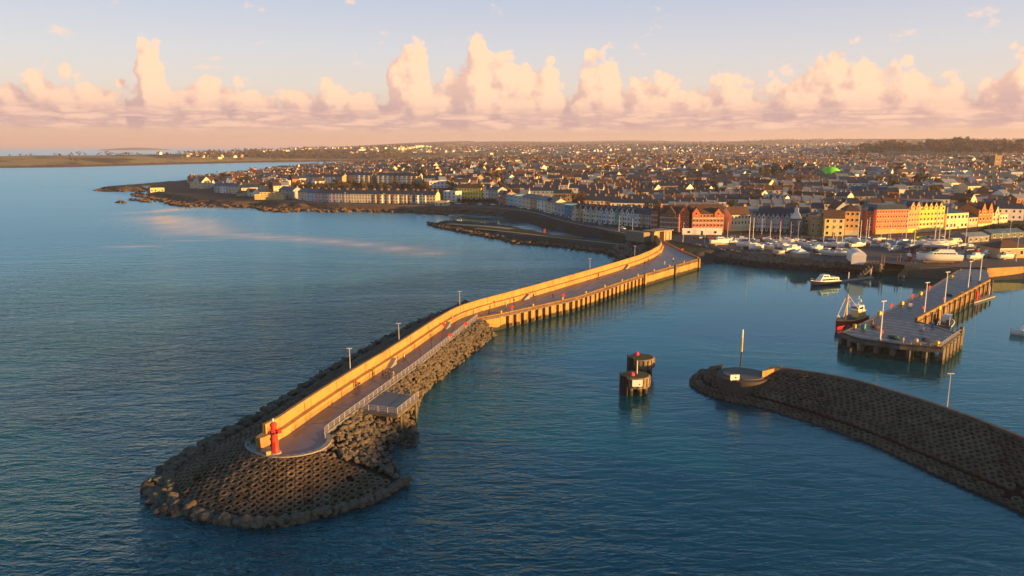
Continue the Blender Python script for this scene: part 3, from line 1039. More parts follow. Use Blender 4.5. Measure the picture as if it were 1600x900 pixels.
# hollow-block slope
W = offset_line(wall_in, 1.9)
def wpt(px, py, z):
    p = at(px, py, ZD)
    i = min(range(len(wall_in)), key=lambda i: (wall_in[i] - p).length)
    return Vector((W[i].x, W[i].y, z))
T_px = [(728,478),(706,486.5),(664,501),(572,552.5),(484,605.5),(408,661),(345,693),(292,724),(276,747),(284,769),(303,784),(340,797),(400,806),(469,800),(528,787),(575,775),(620,748)]
C_pt = [wpt(760,484,6.4), wpt(739,490,6.3), wpt(706,504,6.2), wpt(617.7,566,6.2), wpt(549,609.5,6.1), wpt(480,657,5.9), wpt(436,690,5.4)]
C_pt += [at(x, y, 4.45) for x, y in ((391,687),(385,693),(386,699),(392,705),(405,710.5),(431,716),(456,715),(476,712),(494,707),(506,700))]
T_pt = [at(x, y, 0.9) for x, y in T_px]
Cs, Ts = chaikin_pair(C_pt, T_pt, 2)
rel(build_units(ring_units(MB(), Cs, Ts, 1.3, .3), 'armour_blocks'), pier)
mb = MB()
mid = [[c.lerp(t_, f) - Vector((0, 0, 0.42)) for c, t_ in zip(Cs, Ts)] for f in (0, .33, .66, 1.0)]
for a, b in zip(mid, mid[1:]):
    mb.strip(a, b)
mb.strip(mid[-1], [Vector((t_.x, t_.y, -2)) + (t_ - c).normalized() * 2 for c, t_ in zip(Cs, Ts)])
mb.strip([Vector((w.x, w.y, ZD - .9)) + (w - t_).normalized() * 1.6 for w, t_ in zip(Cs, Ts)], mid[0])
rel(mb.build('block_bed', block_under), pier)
toe = resample([t_ + (t_ - c).normalized() * 0.6 for c, t_ in zip(Cs, Ts)], step=2.0)
tb = MB()
for a, b in zip(toe, toe[1:]):
    tb.beam((a.x, a.y, 0.55), (b.x, b.y, 0.55), 0.7, 0.6)
rel(tb.build('toe_beam', mat('dark toe concrete', (.085, .07, .055), .9, .35, .5)), pier)
# boulders at the foot
Wt_px = [(728,471),(705,482),(661,497),(568,545.5),(478,597),(400,651.5),(334,680),(284,709),(243,734),(226,769),(244,800),(316,813),(344,818),(419,828),(469,814),(534,796),(578,785),(631,757)]
Wt = smooth_line([at(x, y, 0.0) for x, y in Wt_px], 2)
Tl = [t_ + (t_ - c).normalized() * 1.2 for c, t_ in zip(Cs, Ts)]
outer = resample(Wt, n=400)
inner = []
for p in outer:
    inner.append(min(Tl, key=lambda q: (Vector((q.x, q.y, 0)) - p).length))
hp, hs = [], []
cnt = 0
for i in range(900):
    j = rnd.randrange(400)
    f = rnd.random()
    p = outer[j].lerp(Vector((inner[j].x, inner[j].y, 0)), f)
    near = p.y < 150
    s = rnd.uniform(0.5, 1.0) * (1.15 if near else 0.95)
    z = 0.05 + f * 0.75 + rnd.uniform(-.2, .2)
    if near and cnt < 120 and f < 0.75 and rnd.random() < 0.8:
        s = rnd.choice((rnd.uniform(.35, .7), rnd.uniform(.6, 1.0), rnd.uniform(.8, 1.35)))
        cnt += 1
        frontal = p.y < at(431, 790, 0).y
        boulder((p.x, p.y, z), s, 'dark boulder along the waterline below the hollow blocks at the end of the long pier', 'boulders around the pier end', wet=(f < .1 or rnd.random() < .2))
    else:
        hp.append((p.x, p.y, z)); hs.append(s)
stuff_rocks('rock_armour', hp, hs, rock_mat)
# rubble slope on the harbour side
top_r = [at(x, y, 4.1) for x, y in ((497,708),(512,696),(520,677),(562,641),(610,606),(655,572),(700,536),(747,500))]
bot_r = [at(x, y, 0.0) for x, y in ((624,750),(617,728),(606,704),(640,678),(651,640),(661,615),(711,574),(776,523))]
top_r, bot_r = chaikin_pair(top_r, bot_r, 1)
top_r, bot_r = resample(top_r, n=80), resample(bot_r, n=80)
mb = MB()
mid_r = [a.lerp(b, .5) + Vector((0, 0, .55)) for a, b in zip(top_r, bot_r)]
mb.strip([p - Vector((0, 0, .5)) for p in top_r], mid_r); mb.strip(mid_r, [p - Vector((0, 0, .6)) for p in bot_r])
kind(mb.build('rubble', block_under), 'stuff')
hp, hs = [], []
cnt = 0
for i in range(2300):
    u = rnd.random() * 78.99
    j = int(u)
    f = rnd.random()
    p = top_r[j].lerp(top_r[j + 1], u - j).lerp(bot_r[j].lerp(bot_r[j + 1], u - j), f)
    s = rnd.uniform(0.3, 0.68)
    p.z += rnd.uniform(-.1, .35) + (.45 if p.y < at(655, 571, 4).y - 14 else 1.0) * math.sin(PI * f)
    if cnt < 110 and p.y < at(600, 640, 2).y and s > 0.55:
        cnt += 1
        boulder(p, s * 1.15, 'grey angular rock in the slope beside the viewing platform and round deck', 'rocks on the slope by the platform', wet=f > .9)
    else:
        hp.append(tuple(p)); hs.append(s)
stuff_rocks('rock_armour', hp, hs, rock_mat, ROCKV[:4])
# weedy reef under the platform corner
hp = [tuple(at(rnd.gauss(632, 10), rnd.gauss(681, 9), 0) + Vector((0, 0, rnd.uniform(-.3, .25)))) for _ in range(90)]
stuff_rocks('rock_armour', hp, [rnd.uniform(.4, .9) for _ in hp], rock_wet, ROCKV[:4])

# ------------------------------------------------------------------ railings and viewing platform
def railing(name, label, pts, h=1.1, post=1.9, m=None, rails=3, z=None, panel=False):
    m = m or mat('pale railing steel', (.42, .40, .39), .5, .1)
    base = pts[0]
    t = thing(name, label, 'railing', base)
    P = resample(pts, step=post)
    mb = MB()
    for p in P:
        mb.tube([p, p + Vector((0, 0, h))], 0.05, 5)
    rel(mb.build('post', m), t)
    mb = MB()
    for k in range(rails):
        z_ = h * (k + 1) / rails
        for a, b in zip(P, P[1:]):
            mb.tube([a + Vector((0, 0, z_ - .03)), b + Vector((0, 0, z_ - .03))], 0.04 if k == rails - 1 else 0.022, 4)
    rel(mb.build('rail', m), t)
    mb = MB()
    for a, b in zip(P, P[1:]):
        n = 6
        for q in range(1, n):
            c = a.lerp(b, q / n)
            mb.beam(c + Vector((0, 0, .12)), c + Vector((0, 0, h - .1)), 0.018, 0.018)
    kind(rel(mb.build('rail_grille', m), t), 'stuff')
    return t
rail_pts = [p + Vector((0, 0, 0.1)) for p in offset_line(edge[0:4], 0.25)]
rail_pts = [at(510, 686, ZD) + Vector((-.2, 0, .1))] + rail_pts
railing('railing', 'long white railing on the deck edge above the sunlit rock slope', rail_pts)
PZ = ZD - 0.05
pl = [at(561, 639.5, PZ), at(621, 647, PZ), at(654, 620, PZ), at(602, 611.5, PZ)]
plat = thing('viewing_platform', 'grey square viewing platform jutting from the pier over the rocks', 'platform', pl[1])
rel(MB().prism([(p.x, p.y) for p in pl], PZ - 0.25, PZ + 0.02).build('platform_deck', mat('steel grating', (.11, .11, .12), .5, .2, 1.)), plat)
mb = MB()
for a, b in ((pl[0], pl[1]), (pl[1], pl[2]), (pl[2], pl[3])):
    mb.beam(a - Vector((0, 0, .5)), b - Vector((0, 0, .5)), 0.25, 0.5)
for k in range(1, 5):
    mb.beam(pl[0].lerp(pl[1], k / 5) - Vector((0, 0, .5)), pl[3].lerp(pl[2], k / 5) - Vector((0, 0, .5)), .15, .4)
rel(mb.build('under_beam', concrete_dark), plat)
cen = (pl[1] + pl[2]) / 2
for q in (pl[1].lerp(pl[0], .35), pl[1].lerp(pl[2], .1), pl[2].lerp(pl[1], .1), pl[2].lerp(pl[3], .4)):
    q = q.lerp(cen, .12)
    rel(MB().tube([(q.x, q.y, -1), (q.x, q.y, PZ - .7)], 0.26, 10).build('leg', concrete_dark), plat)
railing('railing', 'white railing round three sides of the square viewing platform', [pl[0] + Vector((0, 0, .02)), pl[1] + Vector((0, 0, .02)), pl[2] + Vector((0, 0, .02)), pl[3] + Vector((0, 0, .02))])

# ------------------------------------------------------------------ red light tower
lp = at(430, 709, ZD)
lt = thing('light_tower', 'small red round light tower with a gallery at the tip of the pier', 'lighthouse', lp)
MB().lathe((0, 0, 0), [(0.95, 0), (0.95, .35), (0.8, .4)], 20).build('base', concrete_grey, lt)
MB().lathe((0, 0, 0), [(0.66, .36), (0.62, .5), (0.52, 3.35), (0.56, 3.5)], 20).build('tower', red_paint, lt, smooth_=True)
MB().lathe((0, 0, 0), [(0.55, 3.42), (0.95, 3.5), (0.95, 3.64), (0.5, 3.66)], 20).build('gallery', black_paint, lt)
mb = MB()
for k in range(12):
    a = k * PI / 6
    mb.tube([(0.9 * math.cos(a), 0.9 * math.sin(a), 3.62), (0.9 * math.cos(a), 0.9 * math.sin(a), 4.3)], 0.025, 4)
for z_ in (3.95, 4.3):
    mb.tube([(0.9 * math.cos(a), 0.9 * math.sin(a), z_) for a in np.linspace(0, 2 * PI, 25)], 0.025, 4, cap=False)
mb.build('gallery_rail', red_paint, lt)
MB().lathe((0, 0, 0), [(0.46, 3.65), (0.46, 4.75), (0.56, 4.78)], 18).build('lantern', red_paint, lt)
MB().lathe((0, 0, 0), [(0.58, 4.77), (0.5, 4.95), (0.25, 5.25), (0.1, 5.35)], 18).build('roof', red_paint, lt, smooth_=True)
MB().lathe((0, 0, 0), [(0.12, 5.33), (0.14, 5.45), (0.14, 5.7), (0.03, 5.85)], 10).build('lamp', white_paint, lt)
MB().box((1.05, -.35, 3.9), (.55, .5, .6), 0.3).build('fog_horn', red_paint, lt)
MB().box((0.1, -0.62, 1.25), (.5, .14, 1.7), 0.0).build('door', mat('dark red paint', (.35, .03, .025), .5, .1), lt)
for z_ in (1.6, 2.6):
    MB().box((-.42, -.44, z_), (.22, .22, .32), PI / 4).build('window', dark_glass, lt)
bx = thing('equipment_box', 'yellowish equipment cabinet beside the foot of the red light tower', 'cabinet', at(420, 712, ZD))
MB().box((0, 0, .35), (.7, .5, .7), .4).build('cabinet_body', mat('ochre paint', (.45, .33, .08), .7, .2), bx)
MB().box((0, 0, .74), (.78, .58, .07), .4).build('cabinet_lid', mat('ochre paint', (.45, .33, .08), .7, .2), bx)

# ------------------------------------------------------------------ lamp posts
def lamp_meshes():
    a = MB().tube([(0, 0, 0), (0, 0, 1.2), (0, 0, 7.5)], [0.13, 0.1, 0.06], 8).mesh('pole', galv)
    b = MB().tube([(0, 0, 7.45), (-.35, 0, 7.6), (.35, 0, 7.6)], 0.04, 5).box((-.35, 0, 7.58), (.6, .28, .14)).box((.35, 0, 7.58), (.6, .28, .14)).mesh('lamp_head', galv)
    c = MB().box((0, 0, .12), (.45, .45, .24)).mesh('base', concrete_grey)
    return a, b, c
LAMP = lamp_meshes()
def lamp_post(p, h, label, group=None, rz=0.0, ms=LAMP):
    t = thing('lamp_post', label, 'lamp post', p, rz, group)
    s = h / 7.6
    t.scale = (max(.8, s), max(.8, s), s)
    link('pole', ms[0], t); link('lamp_head', ms[1], t); link('base', ms[2], t)
    return t
for px, py, h, lab in ((557, 594, 6.0, 'grey lamp post behind the sea wall closest to the red light tower'), (636, 543, 5.6, 'grey lamp post behind the sea wall up the deck from the walkers'), (721, 489, 5.6, 'grey lamp post on the outside of the pier bend'), (931, 432, 5.6, 'grey lamp post on the sea wall midway along the straight quay'), (998, 411, 5.8, 'grey lamp post by the dark rocks where the pier meets the shore')):
    i = min(range(len(W)), key=lambda i: (Vector((*proj(wall_in[i]), 0)) - Vector((px, py, 0))).length)
    q = offset_line(wall_in, 2.2)[i]
    lamp_post((q.x, q.y, 6.0), h, lab)

# ------------------------------------------------------------------ lifebuoy stands (red) along the deck
def lifebuoy(p, label, rz=0.0):
    t = thing('lifebuoy_stand', label, 'lifebuoy', p, rz, 'red lifebuoy housings along the pier')
    MB().tube([(0, 0, 0), (0, 0, 1.0)], .06, 6).build('post', galv, t)
    mb = MB()
    mb.lathe((0, 0, 0), [(0.45, -.12), (.5, 0), (.45, .12)], 12)
    mb.v = [(v[0], v[2], v[1] + 1.25) for v in mb.v]
    mb.build('housing', red_paint, t)
    return t
LB = [(676,505.5,'red lifebuoy housing by the bend railing, second along the rubble side'),(703,531.5,'red lifebuoy housing on the railing above the sunlit rocks'),(728,513,'red lifebuoy housing on the railing just before the piled quay'),(693,514,'red lifebuoy housing against the wall at the bend'),(772,479,'red lifebuoy housing against the wall past the bend'),(800,486,'red lifebuoy housing on the quay edge at the start of the piles'),(857,452.5,'red lifebuoy housing against the sea wall midway along the piled quay'),(880,467.5,'red lifebuoy housing on the quay edge above the middle piles'),(1026,399,'red lifebuoy housing where the sea wall turns to the shore'),(1066,394,'red lifebuoy housing by the root parapet of the pier')]
for px, py, lab in LB:
    lifebuoy(at(px, py, ZD), lab)

# ------------------------------------------------------------------ mooring bollards along the quay edge
BOL = MB().lathe((0, 0, 0), [(.22, 0), (.2, .5), (.3, .55), (.3, .7), (.1, .75)], 10).mesh('bollard', yellow_paint)
for i, p in enumerate(resample(offset_line([edge[4], edge[5], edge[6], edge[7]], .8), step=13.0)):
    o = link('bollard', BOL, None, (p.x, p.y, ZD + .003))
    tag(o, 'small yellow mooring bollard on the edge of the piled quay of the long pier', 'bollard', 'bollards along the quay edge')
# ------------------------------------------------------------------ second breakwater at the right
bw = thing('breakwater', 'curved breakwater of dark hollow blocks with a round concrete head', 'breakwater', at(1160, 582, 4))
BC = [at(x, y, 3.1) for x, y in ((1127,573),(1122,577),(1123,585),(1135,592),(1158,597.5),(1182,596))] + [at(1203, 589, 3.6), at(1226, 582, 4.7)] + [at(x, y, 4.9) for x, y in ((1309,593),(1362,607),(1471,641),(1600,692),(1720,743),(1900,830))]
BT = [at(x, y, 1.5) for x, y in ((1112,575),(1100,584),(1100,594),(1118,602),(1146,608),(1180,615),(1215,624),(1252,635))] + [at(x, y, 1.5) for x, y in ((1310,654),(1362,673),(1455,711),(1600,772),(1720,825),(1900,915))]
BW = [at(x, y, 0.1) for x, y in ((1092,579),(1078,590),(1074,600),(1090,613),(1127,627.5),(1165,634),(1202,641),(1243,651))] + [at(x, y, 0.1) for x, y in ((1310,672),(1372,698),(1460,744),(1596,803),(1720,858),(1900,950))]
bc, bt = chaikin_pair(BC, BT, 2)
bt2, bwl = chaikin_pair([p + (w - p).normalized() * 1.0 - Vector((0, 0, .5)) for p, w in zip(BT, BW)], BW, 2)
rel(build_units(ring_units(MB(), bc, bt, 1.35, .3), 'armour_blocks'), bw)
rel(build_units(ring_units(MB(), bt2, bwl, 1.35, .3), 'toe_blocks'), bw)
mb = MB()
dn = Vector((0, 0, -.42))
mb.strip([p + dn for p in bc], [p + dn for p in bt]); mb.strip([p + dn for p in bt], [p + dn * 1.6 for p in bt2]); mb.strip([p + dn * 1.6 for p in bt2], [p + dn for p in bwl])
mb.strip([p + dn for p in bwl], [p + Vector((0, 0, -3)) for p in bwl])
rel(mb.build('block_bed', block_under), bw)
crest = smooth_line(BC[6:], 2)
inn = offset_line(crest, 0.55)
body = MB()
back = offset_line(crest, 2.6)
body.strip([Vector((p.x, p.y, 4.4)) for p in crest], [Vector((p.x, p.y, 4.4)) for p in back])
body.strip([Vector((p.x, p.y, 4.4)) for p in back], [Vector((p.x, p.y, -2)) for p in offset_line(crest, 5.5)])
rel(body.build('rear_slope', rock_wet), bw)
rel(vwall(MB(), inn, 4.0, 5.55, 0.7).build('crest_wall', concrete_dark), bw)
hc = at(1161, 583, 4.0)
head = MB().lathe((hc.x, hc.y, 0), [(5.6, -1), (5.5, 3.5), (5.3, 3.7)], 36)
rel(head.build('head_slab', mat('shade-darkened head concrete', (.075, .062, .048), .85, .35, .4, .2, 2., dirt=.5, dirt_col=(.03, .026, .02))), bw)  # shade on the head is put into this darker concrete colour
rel(MB().lathe((hc.x + .3, hc.y + .2, 0), [(4.4, 3.6), (4.4, 3.85), (4.3, 3.9)], 32).build('head_step', mat('worn head slab', (.10, .095, .095), .7, .35, .4)), bw)
q0, q1 = at(1191, 586.5, 4.3), at(1222, 580, 4.4)
mb = MB()
mb.add([q0 + Vector((0, 0, -.6)), q1 + Vector((0, 0, -.6)), q1 + Vector((0, 0, 1.0)), q0 + Vector((0, 0, .9)), q0 + Vector((0.3, .8, -.6)), q1 + Vector((.3, .8, -.6)), q1 + Vector((.3, .8, 1.0)), q0 + Vector((.3, .8, .9))], [(0, 1, 2, 3), (5, 4, 7, 6), (3, 2, 6, 7), (0, 3, 7, 4), (1, 5, 6, 2)])
rel(mb.build('wing_wall', concrete_warm), bw)
sg = at(1148, 595, 3.7)
s_ = thing('sign_board', 'white notice board with a dark round emblem on the breakwater head', 'sign', sg, 0.1)
MB().box((0, 0, .75), (1.95, .08, 1.15)).build('panel', white_paint, s_)
MB().tube([(0.15, -.05, .7), (.15, -.075, .7)], .2, 14).build('emblem', mat('slate blue paint', (.1, .16, .25), .6, .1), s_)
for x_ in (-.7, .7):
    MB().box((x_, .09, .4), (.1, .1, 1.0)).build('post', galv, s_)
np_ = at(1157.5, 569, 4.3)
nb = thing('navigation_pole', 'tall banded navigation pole standing behind the breakwater head', 'pole', np_)
d_ = math.hypot(np_.x, np_.y)
u = d_ / FPX
MB().tube([(0, 0, -3), (0, 0, 20 * u)], .16, 8).build('pole', black_paint, nb)
MB().tube([(0, 0, 20.02 * u), (0, 0, 42 * u)], .2, 8).build('yellow_band', yellow_paint, nb)
MB().tube([(0, 0, 42.02 * u), (0, 0, 55 * u)], .18, 8).build('white_top', white_paint, nb)
lp_ = at(1479, 641, 4.6)
t = lamp_post((lp_.x, lp_.y, 4.4), 7.2, 'thin dark lamp post standing on the curved breakwater crest')

# ------------------------------------------------------------------ mooring dolphins
dolph_con = mat('dolphin concrete', (.22, .175, .11), .9, .35, .8, .3, 3., dirt=.6, dirt_col=(.07, .055, .03), dscale=.5)
def dolphin(px, py, rad, label, sign, pole):
    c = at(px, py, 4.0)
    t = thing('mooring_dolphin', label, 'mooring dolphin', (c.x, c.y, 0))
    mb = MB().lathe((0, 0, 0), [(rad, 1.75), (rad * 1.0, 3.9), (rad * .96, 4.0)], 12)
    mb.build('cap', dolph_con, t)
    MB().lathe((0, 0, 0), [(rad * .9, 4.001), (rad * .88, 4.06)], 20).build('mossy_top', mat('mossy concrete', (.075, .07, .03), .95, .5, .8), t)
    for k in range(7):
        a = k * 2 * PI / 7 + .5
        MB().tube([(rad * .72 * math.cos(a), rad * .72 * math.sin(a), -3), (rad * .68 * math.cos(a), rad * .68 * math.sin(a), 1.8)], .48, 10).build('pile', concrete_dark, t)
    mb = MB()
    for k in range(-2, 3):
        a = PI + .25 + k * .26
        mb.box(((rad + .16) * math.cos(a), (rad + .16) * math.sin(a), 1.5), (.3, .7, 5.6), a)
    mb.build('fender', black_paint, t)
    mb = MB()
    for k in range(10):
        a = -PI / 2 - .9 + k * .33
        mb.box(((rad + .05) * math.cos(a), (rad + .05) * math.sin(a), 2.85), (.14, .3, 1.9), a)
    mb.build('rib', dolph_con, t)
    # little red beacon with a domed top
    bx_, by_ = -rad * .28, -rad * .2 if sign else rad * .5
    MB().lathe((bx_, by_, 0), [(.55, 4.06), (.5, 4.5), (.25, 4.72), (.1, 4.8)], 12).build('beacon', mat('magenta red paint', (.6, .04, .08), .5, .1), t)
    if sign:
        MB().box((-rad * .05, -rad - .22, 3.15), (2.15, .1, 1.45)).build('sign_panel', white_paint, t)
        MB().tube([(.3, -rad - .27, 2.9), (.3, -rad - .30, 2.9)], .17, 12).build('sign_emblem', mat('green paint', (.05, .22, .08), .6, .1), t)
    if pole:
        MB().tube([(.35, .6, 4.05), (.35, .6, 6.9)], .12, 8).build('marker_post', mat('cream paint', (.7, .6, .42), .6, .1), t)
    return t
dolphin(993.4, 585.3, 3.1, 'round concrete mooring dolphin with a white sign board and a post, in front', True, True)
dolphin(1002.4, 557.5, 3.0, 'round concrete mooring dolphin without a sign, behind the signed one', False, False)

# ------------------------------------------------------------------ object-coloured materials (one paint per object)
paint = mat('painted surface', (1, 1, 1), .5, .1, .8, objcol=True, spec=.4)
cloth = mat('clothing', (1, 1, 1), .9, .15, 3, objcol=True)
render_wall = mat('rendered wall', (1, 1, 1), .85, .16, .25, objcol=True, dirt=.22, dirt_col=(.16, .13, .1), dscale=.3)
antifoul = mat('antifouling', (.10, .035, .03), .7, .3, 1.0)
skin_m = mat('skin', (.55, .36, .26), .6, .1, 4)
tyre_m = mat('tyre rubber', (.02, .02, .02), .8, .1, 2)
glass_m = dark_glass
def C4(o, c):
    o.color = (c[0], c[1], c[2], 1)
    return o

# ------------------------------------------------------------------ timber jetty in the harbour
ZJ = 4.2
J = lambda x, y, z=ZJ: at(x, y, z)
jl = [J(1315, 519), J(1384, 486.6), J(1442.5, 456), J(1500, 420)]
jetty = thing('jetty', 'broad dark planked jetty on piles reaching into the harbour', 'jetty', J(1420, 500))
jd_px = [(1315,519),(1330,525),(1348,530),(1406.5,537.7),(1473,543),(1501,521.5),(1433.5,502),(1548,440),(1541,420),(1500,419),(1442.5,456),(1384,486.6)]
jd = [J(*p) for p in jd_px]
def plank_mat():
    m = bpy.data.materials.new('weathered jetty planks')
    m.use_nodes = True
    T = m.node_tree; b = T.nodes['Principled BSDF']
    b.inputs['Roughness'].default_value = .45
    mp = N(T, 'ShaderNodeMapping')
    ax = (jl[1] - jl[0]); ang = math.atan2(ax.y, ax.x)
    mp.inputs['Rotation'].default_value = (0, 0, -ang)
    T.links.new(N(T, 'ShaderNodeNewGeometry').outputs['Position'], mp.inputs['Vector'])
    mp.vector_type = 'POINT'
    sep = N(T, 'ShaderNodeSeparateXYZ'); T.links.new(mp.outputs[0], sep.inputs[0])
    w = math_node(T, 'FRACT', math_node(T, 'MULTIPLY', sep.outputs[0], 0.29))
    n = N(T, 'ShaderNodeTexNoise', i_Scale=.5, i_Detail=6.0); T.links.new(mp.outputs[0], n.inputs['Vector'])
    ln = smooth(T, w, .58, .80)
    fr = math_node(T, 'MULTIPLY', ln, smooth(T, n.outputs['Fac'], .36, .58))
    c = mix_rgb(T, n.outputs['Fac'], (.016, .018, .027), (.055, .056, .072))
    c = mix_rgb(T, fr, c, (.16, .17, .21))
    T.links.new(c, b.inputs['Base Color'])
    return m
rel(MB().prism([(p.x, p.y) for p in jd], ZJ - .45, ZJ).build('deck', plank_mat()), jetty)
front = [jd[0], jd[1], jd[2], jd[3], jd[4], jd[5]]
rel(vwall(MB(), front, ZJ - 1.35, ZJ + .06, .5).build('edge_beam', concrete_dark), jetty)
side = [jd[5], jd[6]]
rel(vwall(MB(), [jd[6] - Vector((0, 0, 0)), jd[7]], -2, ZJ + 1.0, .7).build('quay_wall', mat('jetty wall', (.27, .17, .07), .9, .35, .4, .3, 2., dirt=.6, dirt_col=(.09, .06, .035), dscale=.3, streak=.6, tide=1.6)), jetty)
rel(vwall(MB(), [jd[5], jd[6]], ZJ - 1.2, ZJ + .15, .5).build('edge_beam', concrete_warm), jetty)
rel(vwall(MB(), [jl[3], jl[2], jl[1], jl[0]], ZJ - 1.2, ZJ + .1, .5).build('edge_beam', timber), jetty)
nj = 0
def jpile(p, r=.42, m=concrete_dark):
    rel(MB().box((p.x, p.y, (ZJ - .46 - 3) / 2), (2 * r, 2 * r, ZJ - .46 + 3), .5).build('pile', m), jetty)
fl = resample(front, n=13)
inward = (J(1442, 480) - J(1415, 535)).normalized()
for k, p in enumerate(fl):
    jpile(p + inward * .7, .5, concrete_dark)
    jpile(p + inward * 5.5); jpile(p + inward * 11)
for p in resample(jl, step=6.5)[1:]:
    jpile(p + Vector((.9, -.2, 0)), .4, timber)
for p in resample([jd[5], jd[6]], n=5)[1:]:
    jpile(p + Vector((-.6, .6, 0)))
for p in resample([jd[6], jd[7]], step=6)[1:]:
    q = p + Vector((.35, -.35, 0))
    rel(MB().box((q.x, q.y, 1.2), (.5, .5, 7.4), .8).build('fender_pile', timber), jetty)
WLAMP = (MB().tube([(0, 0, 0), (0, 0, 7.5)], [.14, .08], 8).mesh('pole', white_paint), LAMP[1], LAMP[2])
for k, (bx, by, ty) in enumerate(((1375,531,475),(1443.6,493,447),(1475,477.6,431.5),(1512,453,414.6),(1530,441.6,404.5))):
    p = J(bx, by)
    h = (by - ty) / FPX * math.hypot(p.x, p.y) * 1.02
    lamp_post(p, h, ['white lamp post close to the front edge of the jetty, nearest of its five', 'white lamp post at the jetty edge beside the blue boat', 'white lamp post on the jetty inshore of the blue boat, middle one', 'white lamp post near the root of the jetty, second from shore', 'white lamp post closest to the shore end of the jetty'][k], 'lamp posts on the jetty', rz=.4, ms=WLAMP)
def yblock(px, py, lab):
    p = J(px, py)
    o = MB().box((0, 0, .45), (.9, .9, .9)).box((0, 0, .97), (.6, .6, .14)).build('mooring_block', yellow_paint, None, p)
    o.rotation_euler = (0, 0, .5)
    tag(o, lab, 'mooring block')
for q in ((1336,512,'yellow mooring block on the jetty by the red trawler bow'),(1374,492,'yellow mooring block on the jetty by the trawler wheelhouse'),(1409,476,'yellow mooring block on the seaward side of the jetty, third along'),(1438,460.5,'yellow mooring block on the jetty near the red boxes'),(1464,539,'yellow mooring block at the front right corner of the jetty'),(1467,483.5,'yellow mooring block on the jetty wall above the blue boat'),(1502,461,'yellow mooring block on the jetty wall near the root'),(1487,435,'yellow mooring block near the shore on the left jetty edge')):
    yblock(*q)
for px, py, lab in ((1377,526,'red lifebuoy housing by the front lamp post of the jetty'),(1392,483.5,'red lifebuoy housing on the left jetty edge, beyond the trawler'),(1425,468,'red lifebuoy housing midway along the left jetty edge'),(1452,454,'red lifebuoy housing on the left jetty edge towards the shore'),(1442.5,487,'red lifebuoy housing at the second lamp post of the jetty'),(1475,473,'red lifebuoy housing at the third lamp post of the jetty')):
    lifebuoy(J(px, py), lab)
railing('railing', 'white guard rail along the front right side of the jetty', [jd[4] + Vector((-.3, .3, 0)), jd[5] + Vector((-.3, 0, 0))], 1.1, 2.2)
rb = thing('barrier_beam', 'orange lit barrier beam with a round float lying on the front jetty edge', 'barrier', J(1421, 540))
a, b = J(1421, 538), J(1471, 542)
rel(MB().beam(a + Vector((0, 0, .55)), b + Vector((0, 0, .55)), .18, .25).build('beam', concrete_warm), rb)
mb = MB()
for f in (.05, .35, .65, .95):
    p = a.lerp(b, f); mb.box((p.x, p.y, ZJ + .25), (.2, .2, .5))
rel(mb.build('post', concrete_warm), rb)
mb = MB().lathe((J(1431, 538).x, J(1431, 538).y, ZJ + 1.0), [(.1, -.5), (.42, -.3), (.5, 0), (.42, .3), (.1, .5)], 12)
rel(mb.build('float', mat('buff canvas', (.6, .45, .28), .8, .1), smooth_=True), rb)

# gear on the jetty
FB = MB()
for k in range(4):
    FB.box((0, 0, .16 + .31 * k), (1.0 - .03 * (k % 2), .7, .28), .04 * k)
for px, py, c, lab in ((1457,511,(.05,.16,.5),'stack of blue fish boxes at the inner corner of the jetty arm'),(1440,514,(.5,.5,.5),'stack of grey fish boxes in the middle of the jetty head'),(1349,513,(.06,.3,.2),'stack of green fish boxes beside the trawler'),(1362,506,(.6,.3,.06),'stack of orange fish boxes beside the trawler wheelhouse'),(1422,480,(.5,.5,.52),'stack of pale fish boxes midway on the left jetty side'),(1515,437,(.05,.16,.5),'stack of blue fish boxes close to the shore end of the jetty')):
    o = FB.build('fish_box_stack', paint, None, J(px, py)); C4(o, c); o.rotation_euler = (0, 0, rnd.uniform(0, 3)); tag(o, lab, 'fish boxes')
for px, py, c, lab in ((1369,512,(.10,.05,.04),'brown heap of nets on the planks beside the trawler'),(1397,528,(.03,.09,.06),'green heap of nets on the front part of the jetty'),(1447,531,(.04,.05,.09),'dark blue heap of nets near the barrier beam'),(1482,462,(.08,.06,.05),'brown heap of nets in the middle of the inshore jetty')):
    me_ = rock_mesh('net_heap', int(px), .38); me_.materials.append(cloth)
    o = link('net_heap', me_, None, J(px, py) + Vector((0, 0, .2)), rnd.uniform(0, 3), (1.6, 1.1, 1.1)); C4(o, c); tag(o, lab, 'net')

